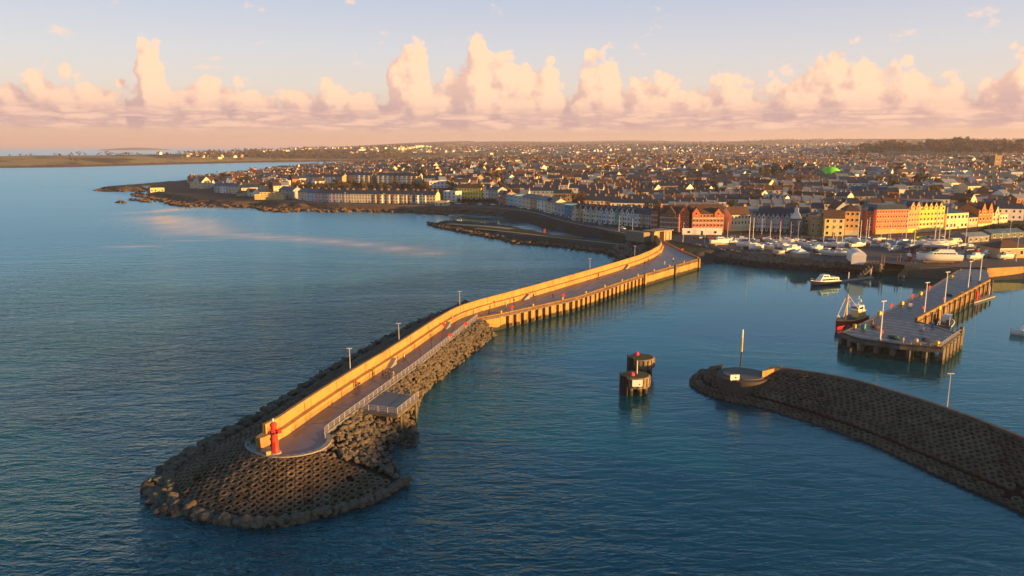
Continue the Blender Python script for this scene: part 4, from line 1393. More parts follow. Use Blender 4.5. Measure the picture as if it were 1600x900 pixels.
# ------------------------------------------------------------------ people
def skin_body(verts, edges, radii, root=0, sub=1):
    me = bpy.data.meshes.new('t')
    me.from_pydata(verts, edges, [])
    o = bpy.data.objects.new('t', me)
    COL.objects.link(o)
    md = o.modifiers.new('s', 'SKIN')
    for sv, r_ in zip(me.skin_vertices[0].data, radii):
        sv.radius = (r_, r_)
    me.skin_vertices[0].data[root].use_root = True
    sb = o.modifiers.new('u', 'SUBSURF'); sb.levels = sub; sb.render_levels = sub
    dg = bpy.context.evaluated_depsgraph_get()
    dg.update()
    out = bpy.data.meshes.new_from_object(o.evaluated_get(dg))
    bpy.data.objects.remove(o)
    for p in out.polygons:
        p.use_smooth = True
    return out
def person_meshes(stride, lean, arm_f, sit=False):
    # x = right, y = forward; metres
    hip, ch, nk = (0, 0, .95), (0, .02 + lean, 1.30), (0, .03 + lean * 1.3, 1.50)
    hd0, hd1 = (0, .05 + lean * 1.4, 1.58), (0, .06 + lean * 1.4, 1.74)
    J_ = [hip, ch, nk, hd0, hd1]
    rr = [.145, .165, .06, .085, .085]
    E = [(0, 1), (1, 2), (2, 3), (3, 4)]
    def chain(start, pts, rads):
        prev = start
        for p, r_ in zip(pts, rads):
            J_.append(p); rr.append(r_); E.append((prev, len(J_) - 1)); prev = len(J_) - 1
        return prev
    for s in (-1, 1):
        f = stride * s
        chain(0, [(s * .10, 0, .88), (s * .10, f * .5 + .03, .50), (s * .10, f - (.05 if f < 0 else 0), .09), (s * .11, f + .15, .045)], [.095, .062, .045, .04])
    for s in (-1, 1):
        f = -stride * s * .6 + arm_f
        w = chain(1, [(s * .20, .01 + lean * 1.2, 1.42), (s * .25, f * .35 + lean, 1.15), (s * .24, f + lean + .05, .90 + abs(arm_f) * .35)], [.07, .045, .035])
        for k in range(5):
            x = s * (.21 + .015 * k)
            chain(w, [(x if k else s * .205, f + lean + .08 + .008 * k, .86 + abs(arm_f) * .35 - (.0 if k else -.02)), (x, f + lean + .09, .80 + abs(arm_f) * .35 + (.04 if k == 0 else .004 * abs(k - 2)))], [.012, .009])
    body = skin_body(J_, E, rr)
    body.materials.append(skin_m)
    # jacket: torso and sleeves; trousers: hips and legs
    def sub_(idx, grow, end=None):
        mp = {i: k for k, i in enumerate(idx)}
        ed = [(mp[a], mp[b]) for a, b in E if a in mp and b in mp]
        return skin_body([J_[i] for i in idx], ed, [rr[i] + grow for i in idx])
    legs = [0, 5, 6, 7, 9, 10, 11]
    arms0 = 13
    step = 3 + 10
    arms = [arms0, arms0 + 1, arms0 + 2, arms0 + step, arms0 + step + 1, arms0 + step + 2]
    jk = sub_([0, 1, 2] + arms, .022); jk.materials.append(cloth)
    tr = sub_(legs, .018); tr.materials.append(cloth)
    sh = MB()
    for s in (-1, 1):
        f = stride * s
        sh.box((s * .105, f + .07, .05), (.11, .29, .10))
    shm = sh.mesh('shoe', black_paint)
    hair = MB().lathe((0, .045 + lean * 1.4, 1.64), [(.112, .0), (.116, .07), (.09, .15), (.03, .185)], 10).mesh('hair', mat('dark hair', (.03, .02, .015), .8, .2, 4), True)
    face = MB().box((0, .135 + lean * 1.4, 1.645), (.03, .05, .045)).box((-.035, .128 + lean * 1.4, 1.675), (.025, .02, .015)).box((.035, .128 + lean * 1.4, 1.675), (.025, .02, .015)).box((0, .128 + lean * 1.4, 1.59), (.05, .02, .012)).mesh('face', mat('face', (.4, .24, .17), .6, .1, 4))
    return body, jk, tr, shm, hair, face
POSES = [person_meshes(.24, .02, 0), person_meshes(-.20, .03, 0), person_meshes(.04, 0, 0), person_meshes(.22, .06, .38)]
def person(p, heading, pose, jacket, trousers, label, group=None):
    b, jk, tr, sh, hr, fc = POSES[pose]
    o = link('person', b, None, p, heading)
    tag(o, label, 'person', group)
    C4(link('jacket', jk, o), jacket); C4(link('trousers', tr, o), trousers); link('shoe', sh, o); link('hair', hr, o); link('face', fc, o)
    s = rnd.uniform(.96, 1.06); o.scale = (s, s, s)
    return o
dk, rd, wh, bl, tn, gy, gn = (.03, .03, .04), (.65, .06, .04), (.75, .72, .68), (.05, .10, .28), (.55, .38, .18), (.25, .25, .27), (.08, .2, .08)
PEOPLE = [
 (556.5,608,-.5,3,rd,dk,'person in a red jacket leaning over a pushchair by the sea wall'),
 (598,590.5,-.6,0,gy,dk,'person in grey, first of the group of four abreast on the deck'),
 (603.5,592,-.5,1,dk,dk,'person in black, second of the group of four abreast on the deck'),
 (609,592.5,-.6,2,dk,bl,'person in black and blue, third of the group on the deck'),
 (614,591.5,-.6,1,tn,tn,'person in tan, last of the group on the deck beside the railing'),
 (631,564,2.6,0,wh,dk,'person in a white jacket walking past the lower wall'),
 (586,581,2.4,2,tn,tn,'person in tan sitting height against the lower step of the wall'),
 (706.5,503,2.5,2,wh,wh,'person in white by the wall at the pier bend'),
 (764,493,-.8,0,dk,dk,'person in black where the piled quay begins'),
 (803,474,2.4,1,dk,bl,'person in dark clothes near the wall above the first piles'),
 (790,482,-.8,2,wh,gy,'person in a pale top standing in the middle of the quay deck'),
 (864,465.5,-.7,0,bl,dk,'person in a navy jacket on the deck above the middle piles'),
 (832,463,2.3,1,rd,dk,'person in a red top by the wall in the middle of the quay'),
 (935,433.5,-.7,0,gy,dk,'person in grey at the foot of the wall late on the quay'),
 (1007,415,-.7,1,dk,dk,'person in black by the bend of the wall near the shore'),
 (1014,409.5,2.4,0,wh,bl,'person in white by the turning wall at the pier root'),
 (1038,414,-.6,2,wh,wh,'person in white in the open middle of the pier root'),
 (1052,409,.6,1,tn,dk,'person in tan on the pier root deck near the parapet'),
 (1031,401,.4,0,dk,gy,'person in black and grey where the wall meets the gatehouse'),
 (1411,537,.9,2,tn,tn,'person in tan standing alone at the front of the jetty'),
]
for px, py, hd, ps, jc, tc, lab in PEOPLE:
    z = ZJ if px > 1300 else ZD
    person(at(px, py, z), hd, ps, jc, tc, lab)
pc = at(560.5, 603.5, ZD)
pr = thing('pushchair', 'dark pushchair being pushed along the deck by the person in red', 'pushchair', pc, -.5)
MB().loft([[(-.25, -.3, .45), (.25, -.3, .45), (.25, .35, .5), (-.25, .35, .5)], [(-.28, -.42, .95), (.28, -.42, .95), (.27, .1, .8), (-.27, .1, .8)]]).build('seat', black_paint, pr)
MB().tube([(-.24, -.4, .9), (-.24, -.75, 1.05), (.24, -.75, 1.05), (.24, -.4, .9)], .02, 5).tube([(-.25, -.4, .2), (-.25, .4, .45)], .02, 5).tube([(.25, -.4, .2), (.25, .4, .45)], .02, 5).build('handle', galv, pr)
for x_ in (-.28, .28):
    for y_, r_ in ((-.38, .17), (.38, .12)):
        MB().tube([(x_ - .03, y_, r_), (x_ + .03, y_, r_)], r_, 12).build('wheel', tyre_m, pr)

# ------------------------------------------------------------------ boats
def hull_rings(L, B, H, draft=.5, n=9, bow=1.0, full=.75):
    """open hull, bow towards +x; returns rings of (keel..gunwale) on both sides"""
    rings = []
    for i in range(n):
        u = i / (n - 1)
        x = -L / 2 + L * u
        w = B / 2 * (full + (1 - full) * min(1, u / .35)) * (1 - max(0, (u - .55) / .45) ** 2.1)
        w = max(w, .03)
        sheer = H * (1 + .28 * max(0, u - .35) ** 2 * 2.4)
        kz = -draft * (1 - max(0, (u - .62) / .38) ** 2 * 1.0)
        xx = x + bow * .18 * L * 0 
        q = []
        rk = bow * max(0, u - .8) * .35 * L / 5
        for s, zz, f, rx in ((-1, sheer, 1, rk), (-1, sheer * .45, .93, rk * .4), (-1, kz * .35, .68, 0), (0, kz, 0, -rk * .3), (1, kz * .35, .68, 0), (1, sheer * .45, .93, rk * .4), (1, sheer, 1, rk)):
            q.append(Vector((xx + rx, s * w * f, zz)))
        rings.append(q)
    return rings
def hull_mb(L, B, H, **k):
    mb = MB()
    r = hull_rings(L, B, H, **k)
    mb.loft(r, closed=False, cap=False)
    mb.add(r[0], [tuple(range(7))])
    # deck a little below the gunwale
    dk_ = [[a[0].lerp(a[6], .04) - Vector((0, 0, .12)), a[0].lerp(a[6], .96) - Vector((0, 0, .12))] for a in r]
    for i in range(len(r) - 1):
        mb.add([dk_[i][0], dk_[i][1], dk_[i + 1][1], dk_[i + 1][0]], [(0, 1, 2, 3)])
    return mb, r
def cabin_mb(x0, x1, w, z0, h, rake=.35, taper=.82):
    mb = MB()
    mb.loft([[Vector((x0, -w / 2, z0)), Vector((x1, -w / 2 * .8, z0)), Vector((x1, w / 2 * .8, z0)), Vector((x0, w / 2, z0))],
             [Vector((x0 + rake * .2, -w / 2 * taper, z0 + h)), Vector((x1 - rake, -w / 2 * taper * .8, z0 + h)), Vector((x1 - rake, w / 2 * taper * .8, z0 + h)), Vector((x0 + rake * .2, w / 2 * taper, z0 + h))]])
    return mb
def window_band(x0, x1, w, z, h, n=3, front=True):
    mb = MB()
    st = (x1 - x0) / n
    for s in (-1, 1):
        for k in range(n):
            a = x0 + st * (k + .12); b = x0 + st * (k + .88)
            y = s * (w / 2 + .02)
            mb.add([(a, y, z), (b, y * .97, z), (b, y * .94, z + h), (a, y * .97, z + h)], [(0, 1, 2, 3) if s < 0 else (3, 2, 1, 0)])
    return mb
BOATS = {}
def boat_kit(kind_):
    if kind_ in BOATS:
        return BOATS[kind_]
    k = []
    if kind_ == 'yacht':
        mb, r = hull_mb(9.5, 2.9, 1.25, draft=.7)
        k.append(('hull', mb.mesh('hull', paint, True), 0))
        k.append(('cabin', cabin_mb(-1.6, 2.4, 1.9, 1.15, .55, .7).mesh('cabin', white_paint), None))
        k.append(('window', window_band(-1.2, 1.7, 1.75, 1.32, .22, 3).mesh('window', dark_glass), None))
        k.append(('keel', MB().prism([(-1.2, -.12), (1.4, -.12), (1.4, .12), (-1.2, .12)], -1.9, -.3).mesh('keel', antifoul), None))
        k.append(('mast', MB().tube([(1.0, 0, 1.2), (1.0, 0, 13.2)], [.17, .13], 6).tube([(1.0, -.9, 7.5), (1.0, .9, 7.5)], .05, 4).mesh('mast', mat('spar alloy', (.72, .66, .56), .45, .1)), None))
        k.append(('boom', MB().tube([(.9, 0, 2.3), (-3.4, 0, 2.4)], .16, 6).mesh('boom', mat('sail cover', (.05, .09, .2), .9, .2)), None))
        k.append(('cradle', MB().beam((-2, -1.4, -1.9), (-2, 1.4, -1.9), .2, .2).beam((2, -1.2, -1.9), (2, 1.2, -1.9), .2, .2).beam((-2, -1.3, -1.9), (-2, -1.1, .1), .12, .12).beam((-2, 1.3, -1.9), (-2, 1.1, .1), .12, .12).beam((2, -1.1, -1.9), (2, -.9, .1), .12, .12).beam((2, 1.1, -1.9), (2, .9, .1), .12, .12).mesh('cradle', galv), None))
        k.append(('rail', MB().tube([(4.6, 0, 2.3), (3.2, -.9, 2.1), (0, -1.35, 1.9), (-4, -1.1, 1.9)], .025, 4).tube([(4.6, 0, 2.3), (3.2, .9, 2.1), (0, 1.35, 1.9), (-4, 1.1, 1.9)], .025, 4).mesh('rail', galv), None))
        g = 2.0
    elif kind_ == 'motor':
        mb, r = hull_mb(7.5, 2.7, 1.25, draft=.45, full=.92)
        k.append(('hull', mb.mesh('hull', paint, True), 0))
        k.append(('cabin', cabin_mb(-1.2, 2.2, 2.2, 1.15, 1.15, .9).mesh('cabin', white_paint), None))
        k.append(('window', window_band(-1.0, 1.4, 2.12, 1.65, .42, 3).add([(2.02, -.75, 1.45), (2.02, .75, 1.45), (1.55, .7, 2.05), (1.55, -.7, 2.05)], [(0, 1, 2, 3)]).mesh('window', dark_glass), None))
        k.append(('rail', MB().tube([(3.9, 0, 2.2), (2.6, -1.0, 1.95), (.5, -1.3, 1.75)], .025, 4).tube([(3.9, 0, 2.2), (2.6, 1.0, 1.95), (.5, 1.3, 1.75)], .025, 4).mesh('rail', galv), None))
        k.append(('trailer', MB().beam((-2.5, -1.0, -.55), (3.6, 0, -.55), .14, .14).beam((-2.5, 1.0, -.55), (3.6, 0, -.55), .14, .14).beam((-1.8, -1.2, -.6), (-1.8, 1.2, -.6), .12, .12).tube([(-1.8, -1.35, -.65), (-1.8, -1.15, -.65)], .3, 10).tube([(-1.8, 1.15, -.65), (-1.8, 1.35, -.65)], .3, 10).mesh('trailer', galv), None))
        k.append(('aerial', MB().tube([(-.4, 0, 2.3), (-.5, 0, 4.2)], .02, 4).mesh('aerial', white_paint), None))
        g = .95
    elif kind_ == 'dinghy':
        mb, r = hull_mb(5.0, 1.9, .75, draft=.3, full=.9)
        k.append(('hull', mb.mesh('hull', paint, True), 0))
        k.append(('cover', cabin_mb(-2.0, 1.9, 1.7, .66, .35, .8, .4).mesh('cover', mat('grey blue tarpaulin', (.22, .28, .36), .7, .2)), None))
        k.append(('outboard', MB().box((-2.6, 0, .7), (.35, .4, .6)).box((-2.6, 0, .1), (.15, .12, .9)).mesh('outboard', black_paint), None))
        k.append(('trailer', MB().beam((-1.8, -.7, -.4), (2.8, 0, -.4), .1, .1).beam((-1.8, .7, -.4), (2.8, 0, -.4), .1, .1).tube([(-.9, -.95, -.35), (-.9, -.75, -.35)], .27, 10).tube([(-.9, .75, -.35), (-.9, .95, -.35)], .27, 10).mesh('trailer', galv), None))
        g = .62
    BOATS[kind_] = (k, g)
    return BOATS[kind_]
def boat(kind_, px, py, rz, col, label, s=1.0, mast=True):
    k, g = boat_kit(kind_)
    p = at(px, py, 4.55)
    nm = {'yacht': 'sailing_yacht', 'motor': 'motor_boat', 'dinghy': 'small_boat'}[kind_]
    t = thing(nm, label, {'yacht': 'yacht', 'motor': 'motor boat', 'dinghy': 'boat'}[kind_], (p.x, p.y, 4.52 + g * s), rz, 'boats laid up in the boatyard')
    t.scale = (s, s, s)
    for nm_, me, ci in k:
        if nm_ in ('mast', 'boom') and not mast:
            continue
        o = link(nm_, me, t)
        if ci == 0:
            C4(o, col)
    return t
W_, CR, NB, PB, RD_, GB, BK = (.80, .79, .76), (.75, .68, .52), (.04, .07, .18), (.25, .42, .62), (.55, .06, .05), (.35, .40, .44), (.05, .05, .06)
YARD = [
 ('motor',1124,383,.1,W_,'white motor boat nearest the slipway, lying side-on at the yard end',1.25,1),
 ('motor',1150,382,.0,W_,'small white motor boat second in from the slipway end of the yard',.9,1),
 ('dinghy',1141,378,.3,RD_,'small red open boat under a cover behind the first two motor boats',1,1),
 ('yacht',1166,390,-.5,W_,'white yacht with the first tall mast at the left of the yard',1,1),
 ('yacht',1173,383,-.7,GB,'grey yacht right behind the first tall-masted white one',.9,1),
 ('motor',1182,391,.2,W_,'white motor boat beside the first tall-masted yacht, near the rocks',.95,1),
 ('motor',1201,390,-1.1,W_,'white cabin boat pointing at the water below a short mast',.95,1),
 ('yacht',1201,381,-1.2,CR,'cream yacht behind the white cabin boat, fourth mast from the slipway',.75,1),
 ('dinghy',1195,376,.5,RD_,'red boat at the back of the yard by the parked cars',1.1,1),
 ('yacht',1216,384,-1.3,CR,'orange-lit cream yacht end-on with a wide wooden mast',.8,1),
 ('dinghy',1216,397,.0,CR,'small cream boat low on the rock edge in mid yard',1.1,1),
 ('motor',1229,380,-.3,W_,'white boat with a tall orange cabin behind the cream yacht',.85,1),
 ('motor',1225,388,.1,W_,'low white boat between the cream yacht and the big fishing boat',.8,1),
 ('motor',1238,395,.35,W_,'white fishing boat with the raised bow in mid yard by the rocks',1.15,1),
 ('motor',1253,385,-1.5,W_,'white cruiser seen end-on, left one of a matching pair',1.05,1),
 ('motor',1270,386,-1.5,W_,'white cruiser seen end-on, right one of a matching pair',1.05,1),
 ('dinghy',1280,397,.4,NB,'small navy boat under blue covers beside the white tent',1.1,1),
 ('yacht',1284,388,-1.2,W_,'white yacht just right of the end-on pair of cruisers',.75,1),
 ('motor',1291,399,-1.0,W_,'white boat on the rock edge right of the white tent',1.0,1),
 ('yacht',1298,383,-.4,NB,'dark blue yacht at the back in front of the cream flats',.85,1),
 ('motor',1309,400,-.6,W_,'white boat on the rock edge left of the arched shed',1.0,1),
 ('motor',1320,383,.5,W_,'white boat in the second row behind the arched shed',.9,1),
 ('yacht',1312,389,.1,PB,'pale blue yacht in the row behind the arched shed',.9,1),
 ('yacht',1336,384,-1.0,W_,'white yacht directly behind the arched shed with the tall mast',1.05,1),
 ('yacht',1350,384,-1.3,W_,'white end-on yacht with twin masts close by in front of the orange hotel',.85,1),
 ('yacht',1354,380,-1.3,GB,'grey yacht tucked in behind the twin-masted pair at the hotel end',.85,1),
 ('dinghy',1368,386,.0,W_,'small white dinghy on the open hardstanding below the orange hotel',1.1,1),
 ('motor',1387,387,.15,W_,'white motor boat on the hardstanding under a single thin mast',.9,1),
 ('yacht',1388,381,.1,NB,'navy yacht behind the white boat on the hardstanding',.7,1),
 ('yacht',1411,387,.3,PB,'pale blue-grey yacht under a cover, tilted, below the yellow hotel',1.1,1),
 ('yacht',1424,394,.2,NB,'dark blue yacht beside the big white cruiser',.95,1),
 ('yacht',1454,390,-.3,W_,'white yacht with the tallest mast behind the big white cruiser',1.25,1),
 ('yacht',1461,392,-.2,W_,'white yacht, middle of the three masts over the big cruiser',1.1,1),
 ('yacht',1469,390,-.2,CR,'cream yacht, rightmost of the three masts over the big cruiser',1.3,1),
 ('yacht',1478,388,-.2,W_,'white yacht inland of the big cruiser stern with a shorter mast',.85,1),
 ('dinghy',1407,407,1.0,NB,'small navy boat beside the timber slip',1.2,1),
 ('motor',1420,406,1.2,RD_,'red and white boat on the slip beside the big cruiser bow',.8,1),
 ('motor',1514,391,.1,NB,'dark blue motor boat right of the big cruiser, by the low sheds',.9,1),
 ('motor',1524,406,.2,W_,'white motor boat at the water end beside the jetty root',.95,1),
 ('dinghy',1533,394,.1,RD_,'small red boat behind the white boat by the jetty root',1.1,1),
 ('dinghy',1500,398,.4,W_,'small white boat between the big cruiser stern and the dark sheds',1.1,1),

 ('yacht',1134,380,.2,W_,'small white yacht between the first two motor boats',.7,1),
 ('motor',1158,377,-.2,PB,'pale blue motor boat at the back left of the yard',.8,1),
 ('dinghy',1190,384,.4,W_,'white dinghy behind the rock-edge motor boat at the left of the yard',1.1,1),
 ('motor',1209,386,-.9,W_,'white boat squeezed between the cabin boat and cream yacht',.9,1),
 ('yacht',1232,386,-1.0,W_,'white yacht behind the fishing boat in mid yard',.8,1),
 ('motor',1243,380,.2,CR,'cream boat at the back of the yard left of the end-on cruisers',.8,1),
 ('motor',1262,391,-.6,PB,'pale blue boat right behind the white tent',.9,1),
 ('motor',1277,391,.3,W_,'white boat in front of the right-hand end-on cruiser',.8,1),
 ('yacht',1303,390,-.9,W_,'white yacht between the two rock-edge boats beside the arched shed',.95,1),
 ('dinghy',1316,394,.2,NB,'navy dinghy close to the left wall of the arched shed',1.2,1),
 ('motor',1328,379,-.2,W_,'white boat at the back below the tan warehouse',.85,1),
 ('yacht',1340,390,.3,W_,'white yacht with its bow over the arched shed roof',.9,1),
 ('motor',1362,380,.2,W_,'white boat at the back of the hardstanding under the orange hotel wall',.8,1),
 ('yacht',1374,379,.1,W_,'small white yacht at the back under the middle of the orange hotel',.7,1),
 ('motor',1399,393,.3,W_,'white motor boat at the top of the red-brown slip',.9,1),
 ('motor',1440,384,.1,W_,'white boat behind the mast group below the yellow hotel',.9,1),
 ('motor',1489,386,.2,PB,'pale blue boat near the cream van',.85,1),
 ('yacht',1505,389,.1,W_,'white yacht right of the cream van with a short mast',.7,1),
 ('motor',1543,401,.2,W_,'white motor boat on the quay right of the jetty root',.9,1),
 ('motor',1572,405,.1,W_,'white boat on the quay in front of the brown roofed building',.9,1),
]
for a in YARD:
    boat(*a)

# big white cruising boat ashore
bp_ = at(1466, 411, 4.55)
bc_ = thing('motor_yacht', 'large white motor yacht propped ashore in front of the three masts', 'motor yacht', (bp_.x, bp_.y, 6.1), PI - .10)
mb, r = hull_mb(17.5, 4.6, 2.1, draft=.8, full=.9)
C4(mb.build('hull', paint, bc_, smooth_=True), (.82, .81, .79))
cabin_mb(-6.5, 4.6, 3.9, 1.95, 1.25, 1.8).build('cabin', white_paint, bc_)
cabin_mb(-5.6, 1.5, 3.2, 3.2, .95, 1.3).build('flybridge', white_paint, bc_)
window_band(-5.8, 3.2, 3.75, 2.35, .55, 7).build('window', dark_glass, bc_)
MB().tube([(8.2, 0, 3.3), (6, -1.4, 3.0), (2, -2.1, 2.8), (-6, -2.2, 2.7)], .03, 4).tube([(8.2, 0, 3.3), (6, 1.4, 3.0), (2, 2.1, 2.8), (-6, 2.2, 2.7)], .03, 4).build('rail', galv, bc_)
MB().tube([(-3, 0, 4.1), (-3.6, 0, 6.4)], .07, 6).box((-3.3, 0, 5.3), (.3, 1.4, .12)).build('radar_mast', white_paint, bc_)
MB().beam((-5, -1.8, -1.4), (-5, 1.8, -1.4), .3, .3).beam((0, -1.8, -1.4), (0, 1.8, -1.4), .3, .3).beam((5, -1.2, -1.4), (5, 1.2, -1.4), .3, .3).box((0, 0, -1.0), (12, .4, .7)).build('prop', timber, bc_)

# trawler alongside the jetty
tp = at(1331, 508, 0)
ta = at(1363, 497, 0) - at(1300, 517, 0)
tr_rz = math.atan2(-ta.y, -ta.x)
tw = thing('trawler', 'red hulled fishing trawler with buff mast and derricks alongside the jetty', 'trawler', at(1331, 509, 0) + Vector((-.6, .3, .1)), tr_rz)
mb, r = hull_mb(16.5, 4.8, 2.0, draft=1.2, full=.82)
mb.build('hull', mat('trawler red', (.50, .03, .04), .5, .2, .8), tw, smooth_=True)
MB().tube([Vector(q[0]) + Vector((0, 0, .05)) for q in r], .12, 6).tube([Vector(q[6]) + Vector((0, 0, .05)) for q in r], .12, 6).build('gunwale', yellow_paint, tw)
MB().box((-1, 0, 1.95), (11, 3.4, .1)).build('deck', timber, tw)
buff = mat('buff mast paint', (.72, .48, .16), .55, .12)
MB().tube([(2.6, 0, 1.9), (2.6, 0, 9.6)], [.32, .2], 10).box((2.6, 0, 7.6), (.4, 1.6, .2)).build('mast', buff, tw)
for s in (-1, 1):
    MB().tube([(2.6, s * .4, 9.0), (6.6, s * 1.0, 2.6)], .1, 6).build('derrick', mat('pale spar', (.62, .5, .36), .6, .1), tw)
    MB().tube([(2.6, s * .3, 9.2), (-2.4, s * 1.3, 4.6)], .07, 5).build('stay', mat('pale spar', (.62, .5, .36), .6, .1), tw)
MB().tube([(6.7, 0, 2.5), (7.4, 0, 4.6)], .09, 6).tube([(6.7, -.9, 2.5), (7.1, 0, 4.0), (6.7, .9, 2.5)], .07, 5).build('bow_gantry', white_paint, tw)
cabin_mb(-6.4, -2.2, 3.3, 1.95, 2.1, .3, .95).build('wheelhouse', buff, tw)
cabin_mb(-5.6, -2.4, 2.9, 4.05, 1.5, .5, .9).build('bridge', white_paint, tw)
window_band(-5.2, -2.9, 2.78, 4.5, .6, 4).add([(-2.56, -1.0, 4.5), (-2.56, 1.0, 4.5), (-2.72, .95, 5.15), (-2.72, -.95, 5.15)], [(0, 1, 2, 3)]).build('window', dark_glass, tw)
MB().tube([(-4.6, 0, 5.5), (-4.6, 0, 8.2)], .1, 6).box((-4.6, 0, 7.2), (.25, 1.6, .15)).box((-4.6, 0, 6.5), (.3, 1.1, .25)).build('aerial_mast', white_paint, tw)
MB().lathe((-4.6, .5, 6.7), [(.05, -.3), (.35, -.15), (.38, .1), (.2, .35)], 10).build('radar_dome', white_paint, tw)
MB().lathe((.2, 0, 2.6), [(.6, -.6), (.6, -.45), (.3, -.4), (.3, .4), (.6, .45), (.6, .6)], 12).box((-.2, 0, 2.2), (1.6, 1.8, .5)).build('winch', mat('blue grey paint', (.08, .14, .2), .6, .2), tw)

# blue fishing boat on the other side
fb_p = at(1479, 517, 0)
fd = at(1491, 486, 0) - at(1467, 520, 0)
fb = thing('fishing_boat', 'blue fishing boat with a cluttered deck moored inside the jetty arm', 'fishing boat', at(1478, 512, .05), math.atan2(fd.y, fd.x))
mb, r = hull_mb(11.0, 3.9, 1.6, draft=.9, full=.9)
mb.build('hull', mat('fishing boat blue', (.03, .16, .30), .5, .2, .8), fb, smooth_=True)
MB().tube([Vector(q[0]) for q in r], .1, 6).tube([Vector(q[6]) for q in r], .1, 6).build('gunwale', white_paint, fb)
MB().box((-.5, 0, 1.5), (8, 3.0, .08)).build('deck', timber, fb)
cabin_mb(.2, 3.0, 2.7, 1.5, 2.2, .4, .92).build('wheelhouse', mat('pale blue paint', (.55, .65, .72), .5, .12), fb)
window_band(.5, 2.5, 2.55, 2.7, .6, 3).build('window', dark_glass, fb)
MB().tube([(.8, 0, 3.6), (.8, 0, 6.6)], .09, 6).tube([(.8, -.8, 5.4), (.8, .8, 5.4)], .05, 5).build('aerial_mast', white_paint, fb)
mb = MB()
for k in range(9):
    mb.box((rnd.uniform(-4.2, -.4), rnd.uniform(-1.1, 1.1), 1.8 + .45 * (k % 2)), (.9, .6, .5), rnd.uniform(-.3, .3))
mb.build('creel', mat('dark netting', (.06, .07, .08), .9, .4, 2), fb)
MB().tube([(-4.6, -1.2, 1.6), (-4.6, -1.2, 4.2), (-4.6, 1.2, 4.2), (-4.6, 1.2, 1.6)], .09, 6).build('gantry', white_paint, fb)

# white cabin cruiser on the pontoon
cp = at(1290, 446, 0)
cd = at(1312, 443, 0) - at(1270, 446, 0)
cz = thing('cabin_cruiser', 'white cabin cruiser with a navy hull lying at the slim pontoon', 'cabin cruiser', cp + Vector((0, 1.2, .1)), math.atan2(-cd.y, -cd.x))
mb, r = hull_mb(12.6, 3.9, 1.5, draft=.6, full=.92)
mb.build('hull', mat('navy hull', (.02, .03, .06), .35, .2), cz, smooth_=True)
MB().tube([Vector(q[0]) for q in r], .12, 6).tube([Vector(q[6]) for q in r], .12, 6).build('gunwale', white_paint, cz)
cabin_mb(-5.4, 3.2, 3.4, 1.4, 1.35, .8, .95).build('cabin', white_paint, cz)
cabin_mb(-1.2, 2.2, 2.9, 2.75, 1.15, .7, .9).build('wheelhouse', white_paint, cz)
window_band(-5.0, 2.3, 3.36, 1.85, .6, 6).build('window', dark_glass, cz)
window_band(-.9, 1.5, 2.75, 3.1, .5, 2).build('window', dark_glass, cz)
MB().box((-3.2, 0, 2.82), (4.0, 3.1, .12)).build('canopy', mat('cream canvas', (.72, .62, .44), .8, .1), cz)
MB().tube([(6.6, 0, 2.6), (5, -1.2, 2.5), (3, -1.6, 2.3)], .03, 4).tube([(6.6, 0, 2.6), (5, 1.2, 2.5), (3, 1.6, 2.3)], .03, 4).build('rail', galv, cz)
def pontoon(label, a, b, w=1.8):
    t = thing('pontoon', label, 'pontoon', a)
    rel(MB().beam(a + Vector((0, 0, .35)), b + Vector((0, 0, .35)), w, .5).build('walkway', concrete_grey), t)
    mb = MB()
    for p in resample([a, b], step=5):
        mb.box((p.x, p.y, .0), (1.4, 1.4, .4), .3)
    rel(mb.build('float', black_paint), t)
    for p in resample([a, b], n=3):
        rel(MB().tube([(p.x, p.y + w * .6, -3), (p.x, p.y + w * .6, 3.2)], .18, 8).lathe((p.x, p.y + w * .6, 3.2), [(.22, 0), (.03, .3)], 8).build('pile', white_paint if p is not a else timber), t)
pontoon('slim grey pontoon running from the cabin cruiser to the timber slip', at(1291, 444.5, 0), at(1362, 434.5, 0))
pontoon('short pontoon with a red post below the inner jetty wall', at(1516, 474, 0), at(1549, 464, 0), 2.4)
o = MB().tube([(0, 0, .4), (0, 0, 3.2)], .5, 10).tube([(0, 0, 3.2), (0, 0, 3.5)], .35, 10).build('red_post', red_paint, None, at(1525, 470, .2))
tag(o, 'fat red post standing on the pontoon below the jetty wall', 'post')
# partly seen boat at the right edge
eb = thing('motor_boat', 'white motor boat cut by the right edge of the picture, afloat alone', 'motor boat', at(1606, 523, .1), PI - .2)
mb, r = hull_mb(9, 3.2, 1.3, draft=.5, full=.9)
C4(mb.build('hull', paint, eb, smooth_=True), W_)
cabin_mb(-2, 2, 2.5, 1.2, 1.2, .8).build('cabin', white_paint, eb)
window_band(-1.7, 1.2, 2.4, 1.7, .45, 3).build('window', dark_glass, eb)

